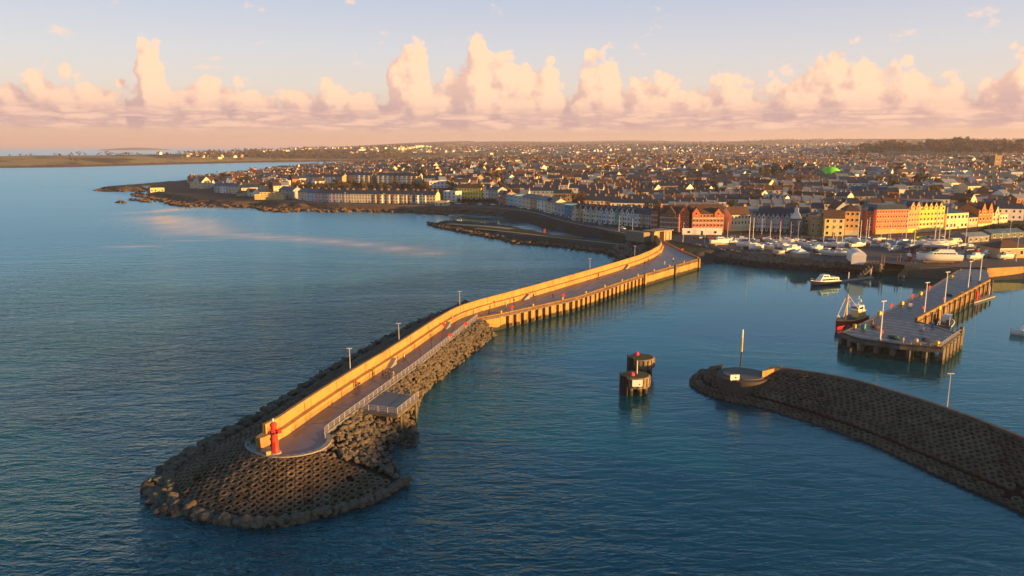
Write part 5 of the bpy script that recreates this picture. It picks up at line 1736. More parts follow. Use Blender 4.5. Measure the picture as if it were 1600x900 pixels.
# ------------------------------------------------------------------ buildings
slate = mat('slate roof', (.022, .035, .054), .42, .35, .35, spec=.5, local=True)
slate_brown = mat('brown roof tiles', (.10, .055, .034), .8, .3, .35, local=True)
slate_frost = mat('frosty slate roof', (.17, .21, .26), .6, .3, .25, local=True)
lead_roof = mat('sheet metal roof', (.07, .12, .16), .5, .25, .2, local=True)
ROOFS = {'slate': slate, 'brown': slate_brown, 'frosty': slate_frost, 'metal': lead_roof}
pot_m = mat('chimney brick', (.42, .22, .10), .85, .2, .5, local=True)
trim_m = mat('white trim', (.72, .70, .66), .6, .08, .5)
stone_m = mat('harbour stone', (.30, .23, .15), .9, .3, .5, .3, 2.0, dirt=.4, dirt_col=(.12, .09, .06), dscale=.3)
WIN = MB().box((0, 0, 0), (1.0, .10, 1.5), 0, 1).box((0, -.035, 0), (.84, .10, 1.34), 0, 0).box((0, -.05, -.82), (1.2, .2, .12), 0, 1).mesh('window', [dark_glass, trim_m])
DOOR = MB().box((0, 0, 1.05), (1.0, .12, 2.1), 0, 0).box((0, .0, 2.25), (1.3, .2, .25), 0, 1).mesh('door', [mat('dark door', (.05, .05, .06), .5, .2), trim_m])
def chimney_mesh(w=1.5, d=.7, h=1.5):
    mb = MB().box((0, 0, h / 2), (w, d, h)).box((0, 0, h + .06), (w + .15, d + .15, .12))
    for k in range(max(2, int(w / .4))):
        mb.tube([((k + .5) * w / max(2, int(w / .4)) - w / 2, 0, h + .12), ((k + .5) * w / max(2, int(w / .4)) - w / 2, 0, h + .5)], .12, 6)
    return mb.mesh('chimney', pot_m)
CHIM = chimney_mesh()
def gable_body(w, d, e, rh, base=-2.5):
    """walls with gable ends, ridge along x"""
    mb = MB()
    L = [(0, 0, base), (0, d, base), (0, d, e), (0, d / 2, e + rh), (0, 0, e)]
    mb.add([(x, y, z) for x, y, z in L] + [(w, y, z) for x, y, z in L], [(0, 1, 2, 3, 4)[::-1] if False else (0, 4, 3, 2, 1), (5, 6, 7, 8, 9), (0, 5, 9, 4), (1, 2, 7, 6), (4, 9, 8, 3), (3, 8, 7, 2)])
    return mb
def gable_roof(w, d, e, rh, ov=.35, th=.18, mb=None, ox=0, oy=0, side=.15):
    mb = mb or MB()
    sl = rh / (d / 2)
    up = Vector((0, 0, .05))
    for s in (0, 1):
        y0, y1 = (-ov, d / 2) if s == 0 else (d + ov, d / 2)
        z0, z1 = e - ov * sl, e + rh
        q = [Vector((ox - side, oy + y0, z0)), Vector((ox + w + side, oy + y0, z0)), Vector((ox + w + side, oy + y1, z1)), Vector((ox - side, oy + y1, z1))]
        lo = [p + up for p in q]; hi = [p + up + Vector((0, 0, th)) for p in q]
        mb.add(lo + hi, [(4, 5, 6, 7), (3, 2, 1, 0), (0, 1, 5, 4), (1, 2, 6, 5), (3, 0, 4, 7)] if s == 0 else [(7, 6, 5, 4), (0, 1, 2, 3), (4, 5, 1, 0), (5, 6, 2, 1), (7, 4, 0, 3)])
    return mb
def hip_roof(w, d, e, rh, ov=.4):
    mb = MB()
    i = min(d / 2, w / 2 - .2)
    a = [(-ov, -ov, e), (w + ov, -ov, e), (w + ov, d + ov, e), (-ov, d + ov, e), (i, d / 2, e + rh), (w - i, d / 2, e + rh)]
    mb.add(a, [(0, 1, 5, 4), (1, 2, 5), (2, 3, 4, 5), (3, 0, 4), (3, 2, 1, 0)])
    return mb
def front_gable(w, x, gw, e, gh, out=.5, dep=3.2):
    """small gable wall standing proud of the facade, with its roof going back"""
    a = MB().add([(x, -out, e - 1.6), (x + gw, -out, e - 1.6), (x + gw, -out, e + .4), (x + gw / 2, -out, e + gh), (x, -out, e + .4), (x, dep, e - 1.6), (x + gw, dep, e - 1.6), (x + gw, dep, e + .4), (x + gw / 2, dep, e + gh), (x, dep, e + .4)],
               [(0, 1, 2, 3, 4), (1, 6, 7, 2), (0, 4, 9, 5), (2, 7, 8, 3), (3, 8, 9, 4), (0, 5, 6, 1)])
    b = MB()
    up = Vector((0, 0, .06))
    for s in (-1, 1):
        x0 = x + gw / 2 + s * (gw / 2 + .2)
        z0 = e + .4 - .2 * (gh - .4) / (gw / 2)
        q = [Vector((x0, -out - .2, z0)), Vector((x + gw / 2, -out - .2, e + gh)), Vector((x + gw / 2, dep, e + gh)), Vector((x0, dep, z0))]
        b.add([p + up for p in q] + [p + up * 3.2 for p in q], [(4, 5, 6, 7), (0, 1, 5, 4), (3, 0, 4, 7), (0, 3, 2, 1)])
    return a, b
def facade(name, cat, label, A, B, depth, eaves, rh, roof, col, roofm, bays, storeys, group=None, gables=(), chims=(), ground=None, door=True, bay=None, endwin=True, win=1.0, parapet=.9, bands=None, z=None):
    """building whose front runs from the ground point at pixel A to the one at pixel B"""
    a = on_land(*A) if z is None else at(*A, z)
    b = on_land(*B) if z is None else at(*B, z)
    zz = min(a.z, b.z)
    a.z = b.z = zz
    t = (b - a); w = t.length
    o = thing(name, label, cat, a, math.atan2(t.y, t.x), group)
    rm = ROOFS[roofm]
    if roof in ('gable',):
        C4(gable_body(w, depth, eaves, rh).build('wall', render_wall, o), col)
        rf = gable_roof(w, depth, eaves, rh).build('roof', rm, o)
    elif roof == 'hip':
        C4(MB().box((w / 2, depth / 2, (eaves - 2.5) / 2), (w, depth, eaves + 2.5)).build('wall', render_wall, o), col)
        rf = hip_roof(w, depth, eaves, rh).build('roof', rm, o)
    elif roof == 'mansard':
        C4(MB().box((w / 2, depth / 2, (eaves - 2.5) / 2), (w, depth, eaves + 2.5)).build('wall', render_wall, o), col)
        i = 1.4
        rf = MB().add([(-.2, -.2, eaves), (w + .2, -.2, eaves), (w + .2, depth + .2, eaves), (-.2, depth + .2, eaves), (i * .7, i, eaves + rh), (w - i * .7, i, eaves + rh), (w - i * .7, depth - i, eaves + rh), (i * .7, depth - i, eaves + rh)], [(0, 1, 5, 4), (1, 2, 6, 5), (2, 3, 7, 6), (3, 0, 4, 7), (4, 5, 6, 7), (3, 2, 1, 0)]).build('roof', rm, o)
    else:
        C4(MB().box((w / 2, depth / 2, (eaves - 2.5) / 2), (w, depth, eaves + 2.5)).build('wall', render_wall, o), col)
        rf = MB().box((w / 2, depth / 2, eaves + .06), (w - .5, depth - .5, .1)).build('roof', rm, o)
        pp = MB()
        for c, s in (((w / 2, .1, eaves + .35), (w + .2, .3, .7)), ((w / 2, depth - .1, eaves + .35), (w + .2, .3, .7)), ((.05, depth / 2, eaves + .35), (.3, depth - .5, .7)), ((w - .05, depth / 2, eaves + .35), (.3, depth - .5, .7))):
            pp.box(c, s)
        C4(pp.build('parapet', render_wall, o), tuple(min(1, v * 1.05) for v in col))
    sh = eaves / storeys
    n = 0
    for k in range(storeys):
        for i in range(bays):
            x = w * (i + .5) / bays
            if n >= 84:
                break
            if k == 0 and door and i == bays // 2:
                d_ = link('door', DOOR, o, (x, -.05, 0)); continue
            wz = sh * (k + .55)
            yy = -.03
            if bay and i in bay and k < storeys:
                yy = -.83
            link('window', WIN, o, (x, yy, wz), 0, (win * min(1.5, w / bays / 2.1), 1, min(1.25, sh / 2.9)))
            n += 1
    if bay:
        for i in bay:
            x = w * (i + .5) / bays
            C4(MB().prism([(x - 1.3, .05), (x - .9, -.75), (x + .9, -.75), (x + 1.3, .05)], -2, eaves - .5).build('bay', render_wall, o), tuple(min(1, v * 1.08) for v in col))
    if endwin and roof in ('gable', 'hip', 'flat', 'mansard') and depth > 6:
        for s in (1,):
            for k in range(min(storeys, 3)):
                for f in (.3, .7):
                    q = link('window', WIN, o, (w + .03, depth * f, sh * (k + .55)), PI / 2, (.9, 1, min(1.2, sh / 2.9)))
    for gi, (gx, gw, gh) in enumerate(gables):
        m1, m2 = front_gable(w, gx * w - gw / 2, gw, eaves, gh)
        C4(m1.build('gable', render_wall, o), tuple(min(1, v * 1.06) for v in col))
        m2.build('gable_roof', rm, o)
        link('window', WIN, o, (gx * w, -.54, eaves + .1), 0, (.9, 1, .9))
    for cx in chims:
        top = eaves + rh if roof in ('gable', 'mansard') else eaves + rh * .8
        ch = link('chimney', CHIM, rf, (cx * w, depth / 2, top - .5))
    if ground is not None:
        C4(MB().box((w / 2, -.06, 1.3), (w * .98, .16, 2.6)).build('shopfront', render_wall, o), ground)
    if bands:
        bm_ = MB()
        for z_ in bands:
            bm_.box((w / 2, -.10, z_), (w * .99, .22, .28))
        bm_.build('string_course', trim_m, o)
    return o, w
WH, CRM, TAN, BRK, PBL, GRY, PNK, MNT, YEL = (.72, .70, .66), (.62, .52, .36), (.42, .30, .18), (.34, .11, .05), (.40, .50, .60), (.36, .36, .36), (.60, .36, .36), (.38, .52, .46), (.68, .50, .08)

# --- harbour terrace (faces the bay, in shade), left to right
cols = [(CRM,'cream-grey'),(TAN,'stone-coloured'),(CRM,'pale cream'),(MNT,'grey-green'),(CRM,'beige'),(PBL,'sky-blue'),((.55,.60,.66),'bluish white'),(WH,'white'),((.02,.40,.30),'vivid green'),((.62,.58,.55),'pinkish white'),(WH,'white painted'),((.45,.58,.55),'pale mint'),((.66,.66,.66),'light grey'),(TAN,'tan brick'),(GRY,'plain grey')]
n = len(cols)
p0, p1 = (895, 344.5), (1017, 356.5)
TERR = 'bayfront terrace above the marine lake'
for i, (c, nm) in enumerate(cols):
    f0, f1 = i / n, (i + 1) / n
    A = (p0[0] + (p1[0] - p0[0]) * f0, p0[1] + (p1[1] - p0[1]) * f0); B = (p0[0] + (p1[0] - p0[0]) * f1, p0[1] + (p1[1] - p0[1]) * f1)
    lab = {8: 'vivid green terraced house, the only one in the bayfront terrace', 0: 'cream-grey end house at the left of the bayfront terrace', 14: 'plain grey house at the right end of the bayfront terrace beside the brick flats'}.get(i, '%s terraced house, %s from the left in the bayfront terrace' % (nm, ['first','second','third','fourth','fifth','sixth','seventh','eighth','ninth','tenth','eleventh','twelfth','thirteenth','fourteenth','fifteenth'][i]))
    facade('terraced_house', 'house', lab, A, B, 10, 7.9, 3.0, 'gable', c, 'slate', 2, 3, TERR, gables=((.5, 2.6, 2.5),) if i < 12 else (), chims=(.02,) if i % 2 == 0 else (), bay=(0,) if i % 3 != 2 else None, z=4.5)
# --- row further left along the bay
rowb = [(779,318.5,791,320,(.30,.14,.08),'brown',3,'gable',(.5,)),(791,320,803,322,(.25,.42,.46),'teal-blue',2,'flat',()),(803,322,816,324,(.42,.55,.58),'pale teal',2,'flat',()),(816,324.5,828,326.5,CRM,'cream',2,'gable',()),(828,326.5,839,328.5,TAN,'sand',2,'gable',()),(839,329,851,331.5,WH,'white three-windowed',2,'gable',()),(851,331.5,866,335,CRM,'cream long',3,'gable',(.3,)),(866,335.5,882,339.5,(.30,.38,.38),'grey-teal',3,'flat',()),(882,340,896,343.5,(.02,.20,.36),'bright blue',2,'flat',())]
for (ax, ay, bx, by, c, nm, bz, rf, g) in rowb:
    facade('seafront_house', 'house', '%s seafront house standing in the shaded row left of the bayfront terrace' % nm, (ax, ay), (bx, by), 10, 8.2, 2.6, rf, c, 'slate', bz, 3, 'shaded seafront row', gables=tuple((q, 2.8, 2.2) for q in g), chims=(.95,) if rf == 'gable' else (), z=4.5)
# --- yellow terrace and neighbours
facade('terrace', 'terrace', 'long bright yellow terrace with a brown roof above the shaded lawn', (713,311), (752,312), 10, 10, 3, 'gable', (.78,.58,.05), 'brown', 9, 3, chims=(.1,.5,.9))
facade('villa', 'house', 'white gabled villa joined to the right end of the yellow terrace', (752,311.5), (763,312), 10, 9, 3.2, 'gable', WH, 'slate', 2, 3, gables=((.5,3.4,2.8),), chims=(.9,))
facade('apartment_house', 'house', 'tall grey shaded house right of the white gabled villa', (763,312), (778,313.5), 11, 9, 2.5, 'gable', GRY, 'slate', 3, 3, chims=(.5,))
facade('villa', 'house', 'white house with two storeys of dark windows left of the yellow terrace', (693,315), (712,316), 9, 8.5, 2.5, 'flat', WH, 'slate', 3, 3)
facade('kiosk', 'kiosk', 'low cream seafront kiosk below the white house and yellow terrace', (679,321), (699,321.5), 6, 3.2, .8, 'flat', CRM, 'slate', 3, 1, z=4.5)
facade('apartment_block', 'apartment block', 'flat roofed white apartment block on the slope above the yellow terrace', (671,294), (700,293.5), 12, 6.5, .5, 'flat', WH, 'slate', 5, 2)
facade('apartment_block', 'apartment block', 'cream flat roofed block joined to the right of the white apartment block', (702,292.5), (724,291.5), 12, 6, .5, 'flat', CRM, 'slate', 3, 2)
# --- lower seafront row at the left
low = [(436,309,447,310,PNK,'pink',2,''),(447,310,458,311,GRY,'grey',2,''),(466,312.5,480,314,CRM,'tall cream',3,'c'),(480,314,492,315,PBL,'pale blue',2,'c'),(492,315,503,315.5,PNK,'rose',2,''),(503,315.5,514,316,GRY,'grey rendered',2,'c'),(514,316,526,316.3,(.42,.36,.48),'lilac',2,''),(526,316.3,540,316.6,(.45,.45,.44),'light grey',3,'c'),(540,316.6,549,316.8,CRM,'cream gable-ended',2,''),(549,316.8,566,317,(.46,.45,.42),'long grey',4,'c'),(566,317,584,317.2,(.50,.46,.40),'long beige',4,'c'),(584,317.2,593,317.4,TAN,'orange-lit bay-windowed',2,'b'),(593,317.4,605,317.6,CRM,'cream bay-windowed',2,'bc'),(605,317.6,619,317.8,(.55,.40,.30),'salmon bay-windowed',3,'b'),(619,317.8,632,318,CRM,'yellowish bay-windowed',3,'bc'),(632,318,645,318.2,(.52,.40,.3),'peach bay-windowed',3,'b'),(649,318.4,661,318.7,WH,'white bay-windowed',2,'bc'),(661,318.7,672,319,CRM,'sandy bay-windowed',2,'b'),(672,319,681,319.2,(.66,.55,.3),'golden gable-ended',2,'c')]
for (ax, ay, bx, by, c, nm, bz, fl_) in low:
    facade('seafront_house', 'house', '%s terraced house in the sunlit seafront row below the wooded slope' % nm, (ax, ay), (bx, by), 10, 7.6, 3, 'gable', c, 'slate', bz, 3, 'sunlit seafront row', chims=(.05, .95) if 'c' in fl_ else (.95,), bay=tuple(range(0, bz, 2)) if 'b' in fl_ else None, z=4.5)
# --- upper row on the slope
up = []
x = 537.0
i = 0
while x < 650:
    w_ = 7.4
    if 581 < x < 588:
        x = 589; continue
    c = [CRM, TAN, (.55,.45,.3), WH][i % 4]
    nm = ['cream', 'tan', 'honey', 'off-white'][i % 4]
    yb = 285 + (x - 537) * .02
    facade('terraced_house', 'house', '%s hillside terraced house, number %d from the left in the upper terrace over the slope' % (nm, i + 1) if False else '%s hillside house, %s from the left in the upper terrace over the wooded slope' % (nm, ['first','second','third','fourth','fifth','sixth','seventh','eighth','ninth','tenth','eleventh','twelfth','thirteenth','fourteenth','fifteenth','sixteenth'][i]), (x, yb), (x + w_, yb + .1), 10, 8.5, 2.8, 'gable', c, 'slate', 2, 3, 'upper terrace over the wooded slope', bay=(0,), chims=(.02,))
    x += w_; i += 1
# --- left headland
facade('house', 'house', 'large white gabled house alone on the left headland', (297,294), (316,295), 12, 8, 5, 'gable', CRM, 'slate', 3, 2, gables=((.55, 9, 5),), chims=(.2,))
facade('house', 'house', 'long white wing joined to the gabled house on the headland', (316,293), (331,292.5), 9, 5.5, 3, 'gable', WH, 'slate', 3, 2)
for k, (ax, bx, c, nm) in enumerate(((335,344,GRY,'grey'),(344,353,WH,'white'),(353,362,(.5,.48,.45),'stone-grey'),(362,372,CRM,'cream'))):
    facade('terraced_house', 'house', '%s house, %s of the short headland terrace beside the gabled house' % (nm, ['first','second','third','fourth'][k]), (ax, 301 + k * .5), (bx, 301.5 + k * .5), 9, 7.5, 2.6, 'gable', c, 'slate', 2, 3, 'short headland terrace', chims=(.9,))
facade('house', 'house', 'pale low house with a white roof edge above the headland terrace', (354,285), (371,285), 9, 4, 1.2, 'flat', WH, 'frosty', 4, 1)
facade('house', 'house', 'small white cottage with a bright gable on the headland shore', (383,306), (395,307), 8, 4, 3, 'gable', WH, 'slate', 2, 1, gables=((.5, 5, 3.2),))
facade('cottage', 'house', 'small orange-lit cottage at the left of the headland shore', (370,306.5), (380,307), 7, 3.2, 2, 'gable', TAN, 'slate', 2, 1)
# red brick tower house on the skyline of the headland
o, w = facade('tower_house', 'tower', 'red brick tower house with tall chimneys on the headland skyline', (381,275.5), (397,275), 10, 8, 2, 'flat', (.50,.14,.04), 'brown', 3, 2)
C4(MB().box((w * .78, 4, 7.6), (w * .34, 6, 9)).box((w * .70, 1.4, 12.7), (.9, .7, 1.2)).box((w * .88, 1.4, 12.7), (.9, .7, 1.2)).build('tower', render_wall, o), (.50,.14,.04))
for k, x in enumerate((400, 408, 416, 424)):
    facade('terraced_house', 'house', 'shaded grey house, %s of the row right of the brick tower house' % ['first','second','third','fourth'][k], (x, 281 + k * .6), (x + 8, 281.6 + k * .6), 9, 7, 2.6, 'gable', [GRY, WH, GRY, CRM][k], 'slate', 2, 2, 'row right of the brick tower house', chims=(.9,))
# old seaside fort
f0 = at(424, 312, 4.0)
ft = thing('sea_fort', 'yellow stone swimming platform building like a small fort on the shore rocks', 'building', f0, .05)
C4(MB().box((0, 0, 1.0), (26, 13, 6.0)).build('plinth', render_wall, ft), (.55,.40,.16))
C4(MB().box((-1, 1.5, 5.4), (16.5, 8, 3.2)).build('wall', render_wall, ft), (.62,.46,.2))
MB().box((-1, 1.5, 7.1), (17.2, 8.6, .25)).build('roof', slate_brown, ft)
C4(MB().box((-11, -4, 4.6), (4, 4, 1.5)).box((11, -4, 4.4), (4, 4, 1.2)).build('parapet', render_wall, ft), (.6,.44,.18))
for k in range(5):
    link('window', WIN, ft, (-7.5 + k * 3.2, -2.54, 5.6))
facade('shelter', 'shelter', 'long low sunlit shelter on the headland rocks', (235,301), (257,300.5), 6, 4, .5, 'flat', (.62,.48,.22), 'brown', 4, 1, z=3.5)
lw = thing('boundary_wall', 'low white boundary wall on the tip of the headland', 'wall', at(216, 294, 2.5))
MB().box((0, 0, .8), (24, 1, 2.4)).box((-14, 6, 1.2), (7, .9, 2.0)).box((7, 5, 1.5), (10, .9, 2.2)).build('wall', white_paint, lw)

# --- gatehouse and brick flats at the pier root
gh = thing('gatehouse', 'small flat roofed stone gatehouse with an opening at the pier root', 'gatehouse', at(1022, 378, 4.5), math.atan2(*( (at(1051,374.5,4.5) - at(1022,378,4.5)).yx )))
C4(MB().box((2.0, 3.5, 2.2), (4.0, 7, 5.4)).box((10.6, 3.5, 2.2), (5.8, 7, 5.4)).box((5.85, 5.2, 2.2), (3.7, 3.6, 5.4)).build('wall', render_wall, gh), (.48,.34,.17))
MB().box((6.8, 3.4, 5.15), (14.6, 8.2, .5)).build('roof', stone_m, gh)
MB().box((5.85, 3.3, 1.3), (1.6, .2, 2.6)).build('door', dark_glass, gh)
C4(MB().box((-3.0, 8, 2.4), (5.4, 12, 5.0)).build('side_wall', render_wall, gh), (.2,.17,.13))  # left face: its shade is put into the darker wall colour
BR = (.46, .12, .035)
facade('apartment_block', 'apartment block', 'narrow red brick block with white balcony bands beside the bayfront terrace', (1017,359), (1027,359.5), 12, 11, 2.8, 'gable', BR, 'brown', 2, 4, bands=(2.9, 5.7, 8.5), chims=(.85,), door=False, z=4.5)
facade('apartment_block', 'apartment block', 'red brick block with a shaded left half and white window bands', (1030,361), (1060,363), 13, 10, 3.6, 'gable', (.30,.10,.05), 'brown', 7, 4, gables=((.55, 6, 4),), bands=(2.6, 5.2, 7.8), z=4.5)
facade('apartment_block', 'apartment block', 'narrow gabled red brick block in the middle of the brick flats', (1061,362.5), (1076,363), 13, 10.5, 3, 'gable', BR, 'brown', 3, 4, gables=((.5, 5.6, 4.4),), z=4.5)
facade('apartment_block', 'apartment block', 'broad red brick block with brown roof and white balconies, rightmost of the brick flats', (1081,363.5), (1130,363.5), 14, 10.5, 4.6, 'gable', (.52,.14,.04), 'brown', 9, 4, gables=((.12, 4.6, 3.6), (.82, 4.4, 3.2)), bands=(2.6, 5.4, 8.0), z=4.5)
facade('garage_wall', 'wall', 'white ground-level wall with a dark garage opening before the brick flats', (1066,366.5), (1128,367), 2, 2.6, .2, 'flat', WH, 'slate', 3, 1, door=True, z=4.5)
# --- harbour front, to the right
facade('guest_house', 'house', 'cream four-storey house with a brown roof right of the brick flats', (1141,361.5), (1172,360.5), 12, 9.3, 4.0, 'gable', (.70,.58,.36), 'brown', 6, 3, chims=(.04,.96), z=4.5, ground=(.6,.5,.3))
hr = [(GRY,'grey'),((.5,.5,.5),'light grey'),(WH,'white'),(GRY,'dull grey'),((.46,.44,.42),'stone'),((.5,.5,.52),'bluish grey'),((.42,.22,.32),'plum pink'),(MNT,'mint')]
for k, (c, nm) in enumerate(hr):
    x0 = 1174 + k * 7.2
    facade('terraced_house', 'house', '%s gabled terraced house, %s of the shaded row behind the boatyard' % (nm, ['first','second','third','fourth','fifth','sixth','seventh','last'][k]), (x0, 360.5 + k * .35), (x0 + 7.2, 360.8 + k * .35), 10, 7.8, 2.8, 'gable', c, 'slate', 2, 3, 'shaded row behind the boatyard', gables=((.5, 2.3, 2.4),), z=4.5)
o, w = facade('gable_house', 'house', 'house with a tall white chimney gable facing the boatyard', (1233,366), (1251,367), 14, 8, .5, 'flat', (.10,.11,.11), 'slate', 2, 2, z=4.5)
C4(MB().prism([(0, 0), (w, 0), (w, .6), (0, .6)], 4.2, 9.0).add([(0, 0, 9), (w, 0, 9), (w * .68, 0, 12.2), (w * .32, 0, 12.2), (0, .6, 9), (w, .6, 9), (w * .68, .6, 12.2), (w * .32, .6, 12.2)], [(0, 1, 2, 3), (1, 5, 6, 2), (5, 4, 7, 6), (4, 0, 3, 7), (3, 2, 6, 7)]).box((w / 2, .3, 13.4), (w * .34, .6, 2.4)).build('gable', render_wall, o), (.78,.76,.72))
# cream warehouse group with a round shaded stair tower
o, w = facade('warehouse', 'warehouse', 'yellow-cream old warehouse with small square windows behind the boats', (1287,369), (1318,369.5), 12, 9.6, 3.8, 'gable', (.80,.62,.22), 'brown', 3, 3, win=.8, z=4.5)
rt = thing('round_house', 'tan house with a rounded shaded front left of the cream warehouse', 'house', at(1278, 368, 4.5) + Vector((0, 4.5, 0)))
C4(MB().lathe((0, 0, 0), [(4.1, -1), (4.1, 11.2)], 24).build('wall', render_wall, rt), (.40,.26,.12))
MB().lathe((0, 0, 0), [(4.3, 11.2), (4.3, 11.5), (.3, 12.6)], 24).build('roof', slate, rt)
for k in range(3):
    for a in (-2.2, -1.57, -.9):
        link('window', WIN, rt, (4.12 * math.cos(a), 4.12 * math.sin(a), 2.2 + 3.4 * k), a + PI / 2)
facade('warehouse', 'warehouse', 'taller tan warehouse with a brown hipped roof right of the cream one', (1319,367.5), (1341,368), 14, 13, 3.6, 'hip', (.58,.34,.12), 'brown', 3, 4, ground=(.5,.5,.42), z=4.5)
# the hotels
o, w = facade('side_wing', 'hotel', 'dull red shaded wing left of the orange hotel', (1352,365), (1366,365.3), 12, 12.5, 2, 'mansard', (.34,.09,.06), 'slate', 3, 4, z=4.5)  # shade on the hotel's left side put into this darker red
facade('hotel', 'hotel', 'long orange-red hotel with rows of small windows facing the boatyard', (1367,366), (1417,365), 14, 13.4, 2.6, 'mansard', (.72,.23,.10), 'slate', 12, 5, ground=(.62,.40,.14), win=.8, z=4.5)
facade('hotel', 'hotel', 'narrow pinkish-orange hotel bay with pointed gables between the orange and yellow hotels', (1417,365), (1434,364), 14, 14.6, 2.2, 'gable', (.70,.30,.12), 'slate', 4, 5, gables=((.25, 3.0, 3.0), (.75, 3.0, 3.0)), win=.8, ground=(.85,.60,.08), z=4.5)
facade('hotel', 'hotel', 'tall bright yellow hotel with dormers and white bands', (1434,363), (1473,361), 15, 14.2, 3.0, 'mansard', (.80,.50,.05), 'slate', 7, 5, gables=((.2, 2.2, 2.4), (.4, 2.2, 2.4), (.6, 2.2, 2.4), (.8, 2.2, 2.4)), bands=(3.0, 5.8), ground=(.75,.55,.2), z=4.5)
facade('bank_building', 'building', 'pale yellow classical building with tall windows right of the yellow hotel', (1476,360), (1511,358), 13, 9.6, 2.6, 'hip', (.72,.62,.34), 'slate', 6, 2, win=1.2, chims=(.15,.85), z=4.5)
facade('shop_building', 'building', 'low tan shop between the pale yellow and the red gothic buildings', (1512,358), (1526,357), 11, 6.6, 2.2, 'gable', (.60,.45,.28), 'slate', 3, 2, ground=(.4,.3,.2), z=4.5)
facade('civic_hall', 'building', 'red brick gothic hall with pointed gables and a cream ground floor', (1527,357), (1549,355.5), 14, 10.6, 3.6, 'gable', (.60,.18,.04), 'brown', 4, 3, gables=((.28, 3.8, 4.6), (.76, 3.8, 4.6)), ground=(.75,.62,.36), z=4.5)
facade('villa', 'house', 'cream building with a steep front gable right of the red gothic hall', (1549,354.5), (1560,353.8), 12, 8.4, 3.4, 'gable', (.66,.50,.30), 'slate', 2, 3, gables=((.5, 3.6, 4.2),), z=4.5)
facade('shop_building', 'building', 'low cream shop at the right of the steep gabled building', (1560,354), (1573,353.2), 11, 6.4, .6, 'flat', (.70,.60,.42), 'slate', 3, 2, ground=(.3,.22,.16), z=4.5)
# low sheds at the right
facade('shed', 'shed', 'long low dark shed with a frosty roof beside the laid-up boats', (1512,380), (1545,377.5), 9, 3, 1.4, 'gable', (.20,.22,.24), 'frosty', 4, 1, z=4.5)
facade('shed', 'shed', 'low dark green shed in front of the dark hedge at the right', (1548,374), (1600,371), 9, 2.8, 1.6, 'gable', (.10,.14,.14), 'metal', 5, 1, z=4.5)
o, w = facade('harbour_office', 'building', 'brown roofed harbour building with a white fascia at the right edge', (1561,404.5), (1610,403), 11, 4.4, 2.8, 'hip', (.55,.32,.16), 'brown', 5, 1, z=4.5)
MB().box((w / 2, -.45, 4.3), (w + 1, .16, .35)).build('fascia', white_paint, o)
# white arched shed
sp = at(1330, 411.5, 4.5); sq = at(1352, 412, 4.5)
v = sq - sp; w = v.length
st_ = thing('arched_shed', 'white boat shed with a barrel roof on the rock edge', 'shed', sp, math.atan2(v.y, v.x) - .12)
C4(MB().box((w / 2, 6.5, 1.4), (w, 13, 3.4)).build('wall', render_wall, st_), (.80,.74,.68))
arc = [(w / 2 - (w / 2 + .15) * math.cos(a), 3.1 + 1.7 * math.sin(a)) for a in np.linspace(0, PI, 13)]
rg = [[Vector((x, y, z)) for x, z in arc] for y in (-.15, 13.2)]
C4(MB().loft(rg).build('roof', render_wall, st_), (.82,.78,.74))
mb = MB()
for k in range(6):
    y = 1 + k * 2.3
    mb.tube([(x, y, z + .05) for x, z in arc], .06, 4)
mb.build('roof_rib', galv, st_)
tp_ = at(1245, 403.5, 4.5)
tt = thing('canopy_tent', 'small square tent with a white pyramid roof on the rock edge', 'tent', tp_, .1)
C4(MB().box((2.9, 2.6, 1.0), (5.4, 5, 2.2)).build('wall', render_wall, tt), (.42,.27,.16))
MB().add([(-.1, -.2, 2.1), (5.9, -.2, 2.1), (5.9, 5.4, 2.1), (-.1, 5.4, 2.1), (2.9, 2.6, 4.0)], [(0, 1, 4), (1, 2, 4), (2, 3, 4), (3, 0, 4), (3, 2, 1, 0)]).build('roof', white_paint, tt)
# second line behind the harbour front
facade('terrace', 'terrace', 'long sunlit cream terrace on the rise behind the white chimney gable', (1240,318), (1298,321), 10, 6.5, 2.6, 'gable', (.72,.58,.36), 'brown', 14, 2, chims=(.1,.3,.5,.7,.9))
facade('terrace', 'terrace', 'pale terrace with a teal end house, right of the long cream terrace', (1304,322), (1323,323), 10, 7.5, 2.6, 'gable', (.50,.55,.55), 'slate', 6, 2, chims=(.1,.5,.9))
facade('villa', 'house', 'white twin gabled house in shade behind the boatyard row', (1206,325), (1223,326), 10, 6.6, 2.8, 'gable', WH, 'slate', 4, 2, gables=((.25, 4, 3.4), (.75, 4, 3.4)))
facade('terrace', 'terrace', 'long terrace of arched sunlit bays under one brown roof line', (1157,305.5), (1265,305.5), 10, 6.4, 2.8, 'gable', (.66,.52,.32), 'brown', 22, 2, chims=(.05,.16,.27,.38,.49,.6,.71,.82,.93), bay=(2,5,8,11,14,17,20))
facade('supermarket', 'building', 'wide dark blue flat-sided store behind the hotels', (1328,306), (1386,307), 30, 7.5, .8, 'flat', (.03,.12,.22), 'metal', 6, 1)
facade('warehouse', 'warehouse', 'long white-walled warehouse with a brown roof behind the terraces', (1103,289.5), (1168,290), 16, 6, 3, 'gable', (.72,.66,.54), 'brown', 12, 1, chims=(.2,.6,.95))
facade('school', 'school', 'flat roofed white school with window bands on the far rise', (1237,263.5), (1271,264), 14, 8, .6, 'flat', (.70,.62,.48), 'slate', 10, 2)
facade('warehouse', 'warehouse', 'grey flat sided shop building in mid town below the green dome', (1270,292), (1302,293), 18, 6, .6, 'flat', (.40,.34,.28), 'frosty', 5, 1)
facade('warehouse', 'warehouse', 'long low pale shed with a frosty roof right of mid town', (1480,288), (1524,287.5), 18, 5.5, 3, 'gable', (.55,.48,.38), 'frosty', 7, 1)
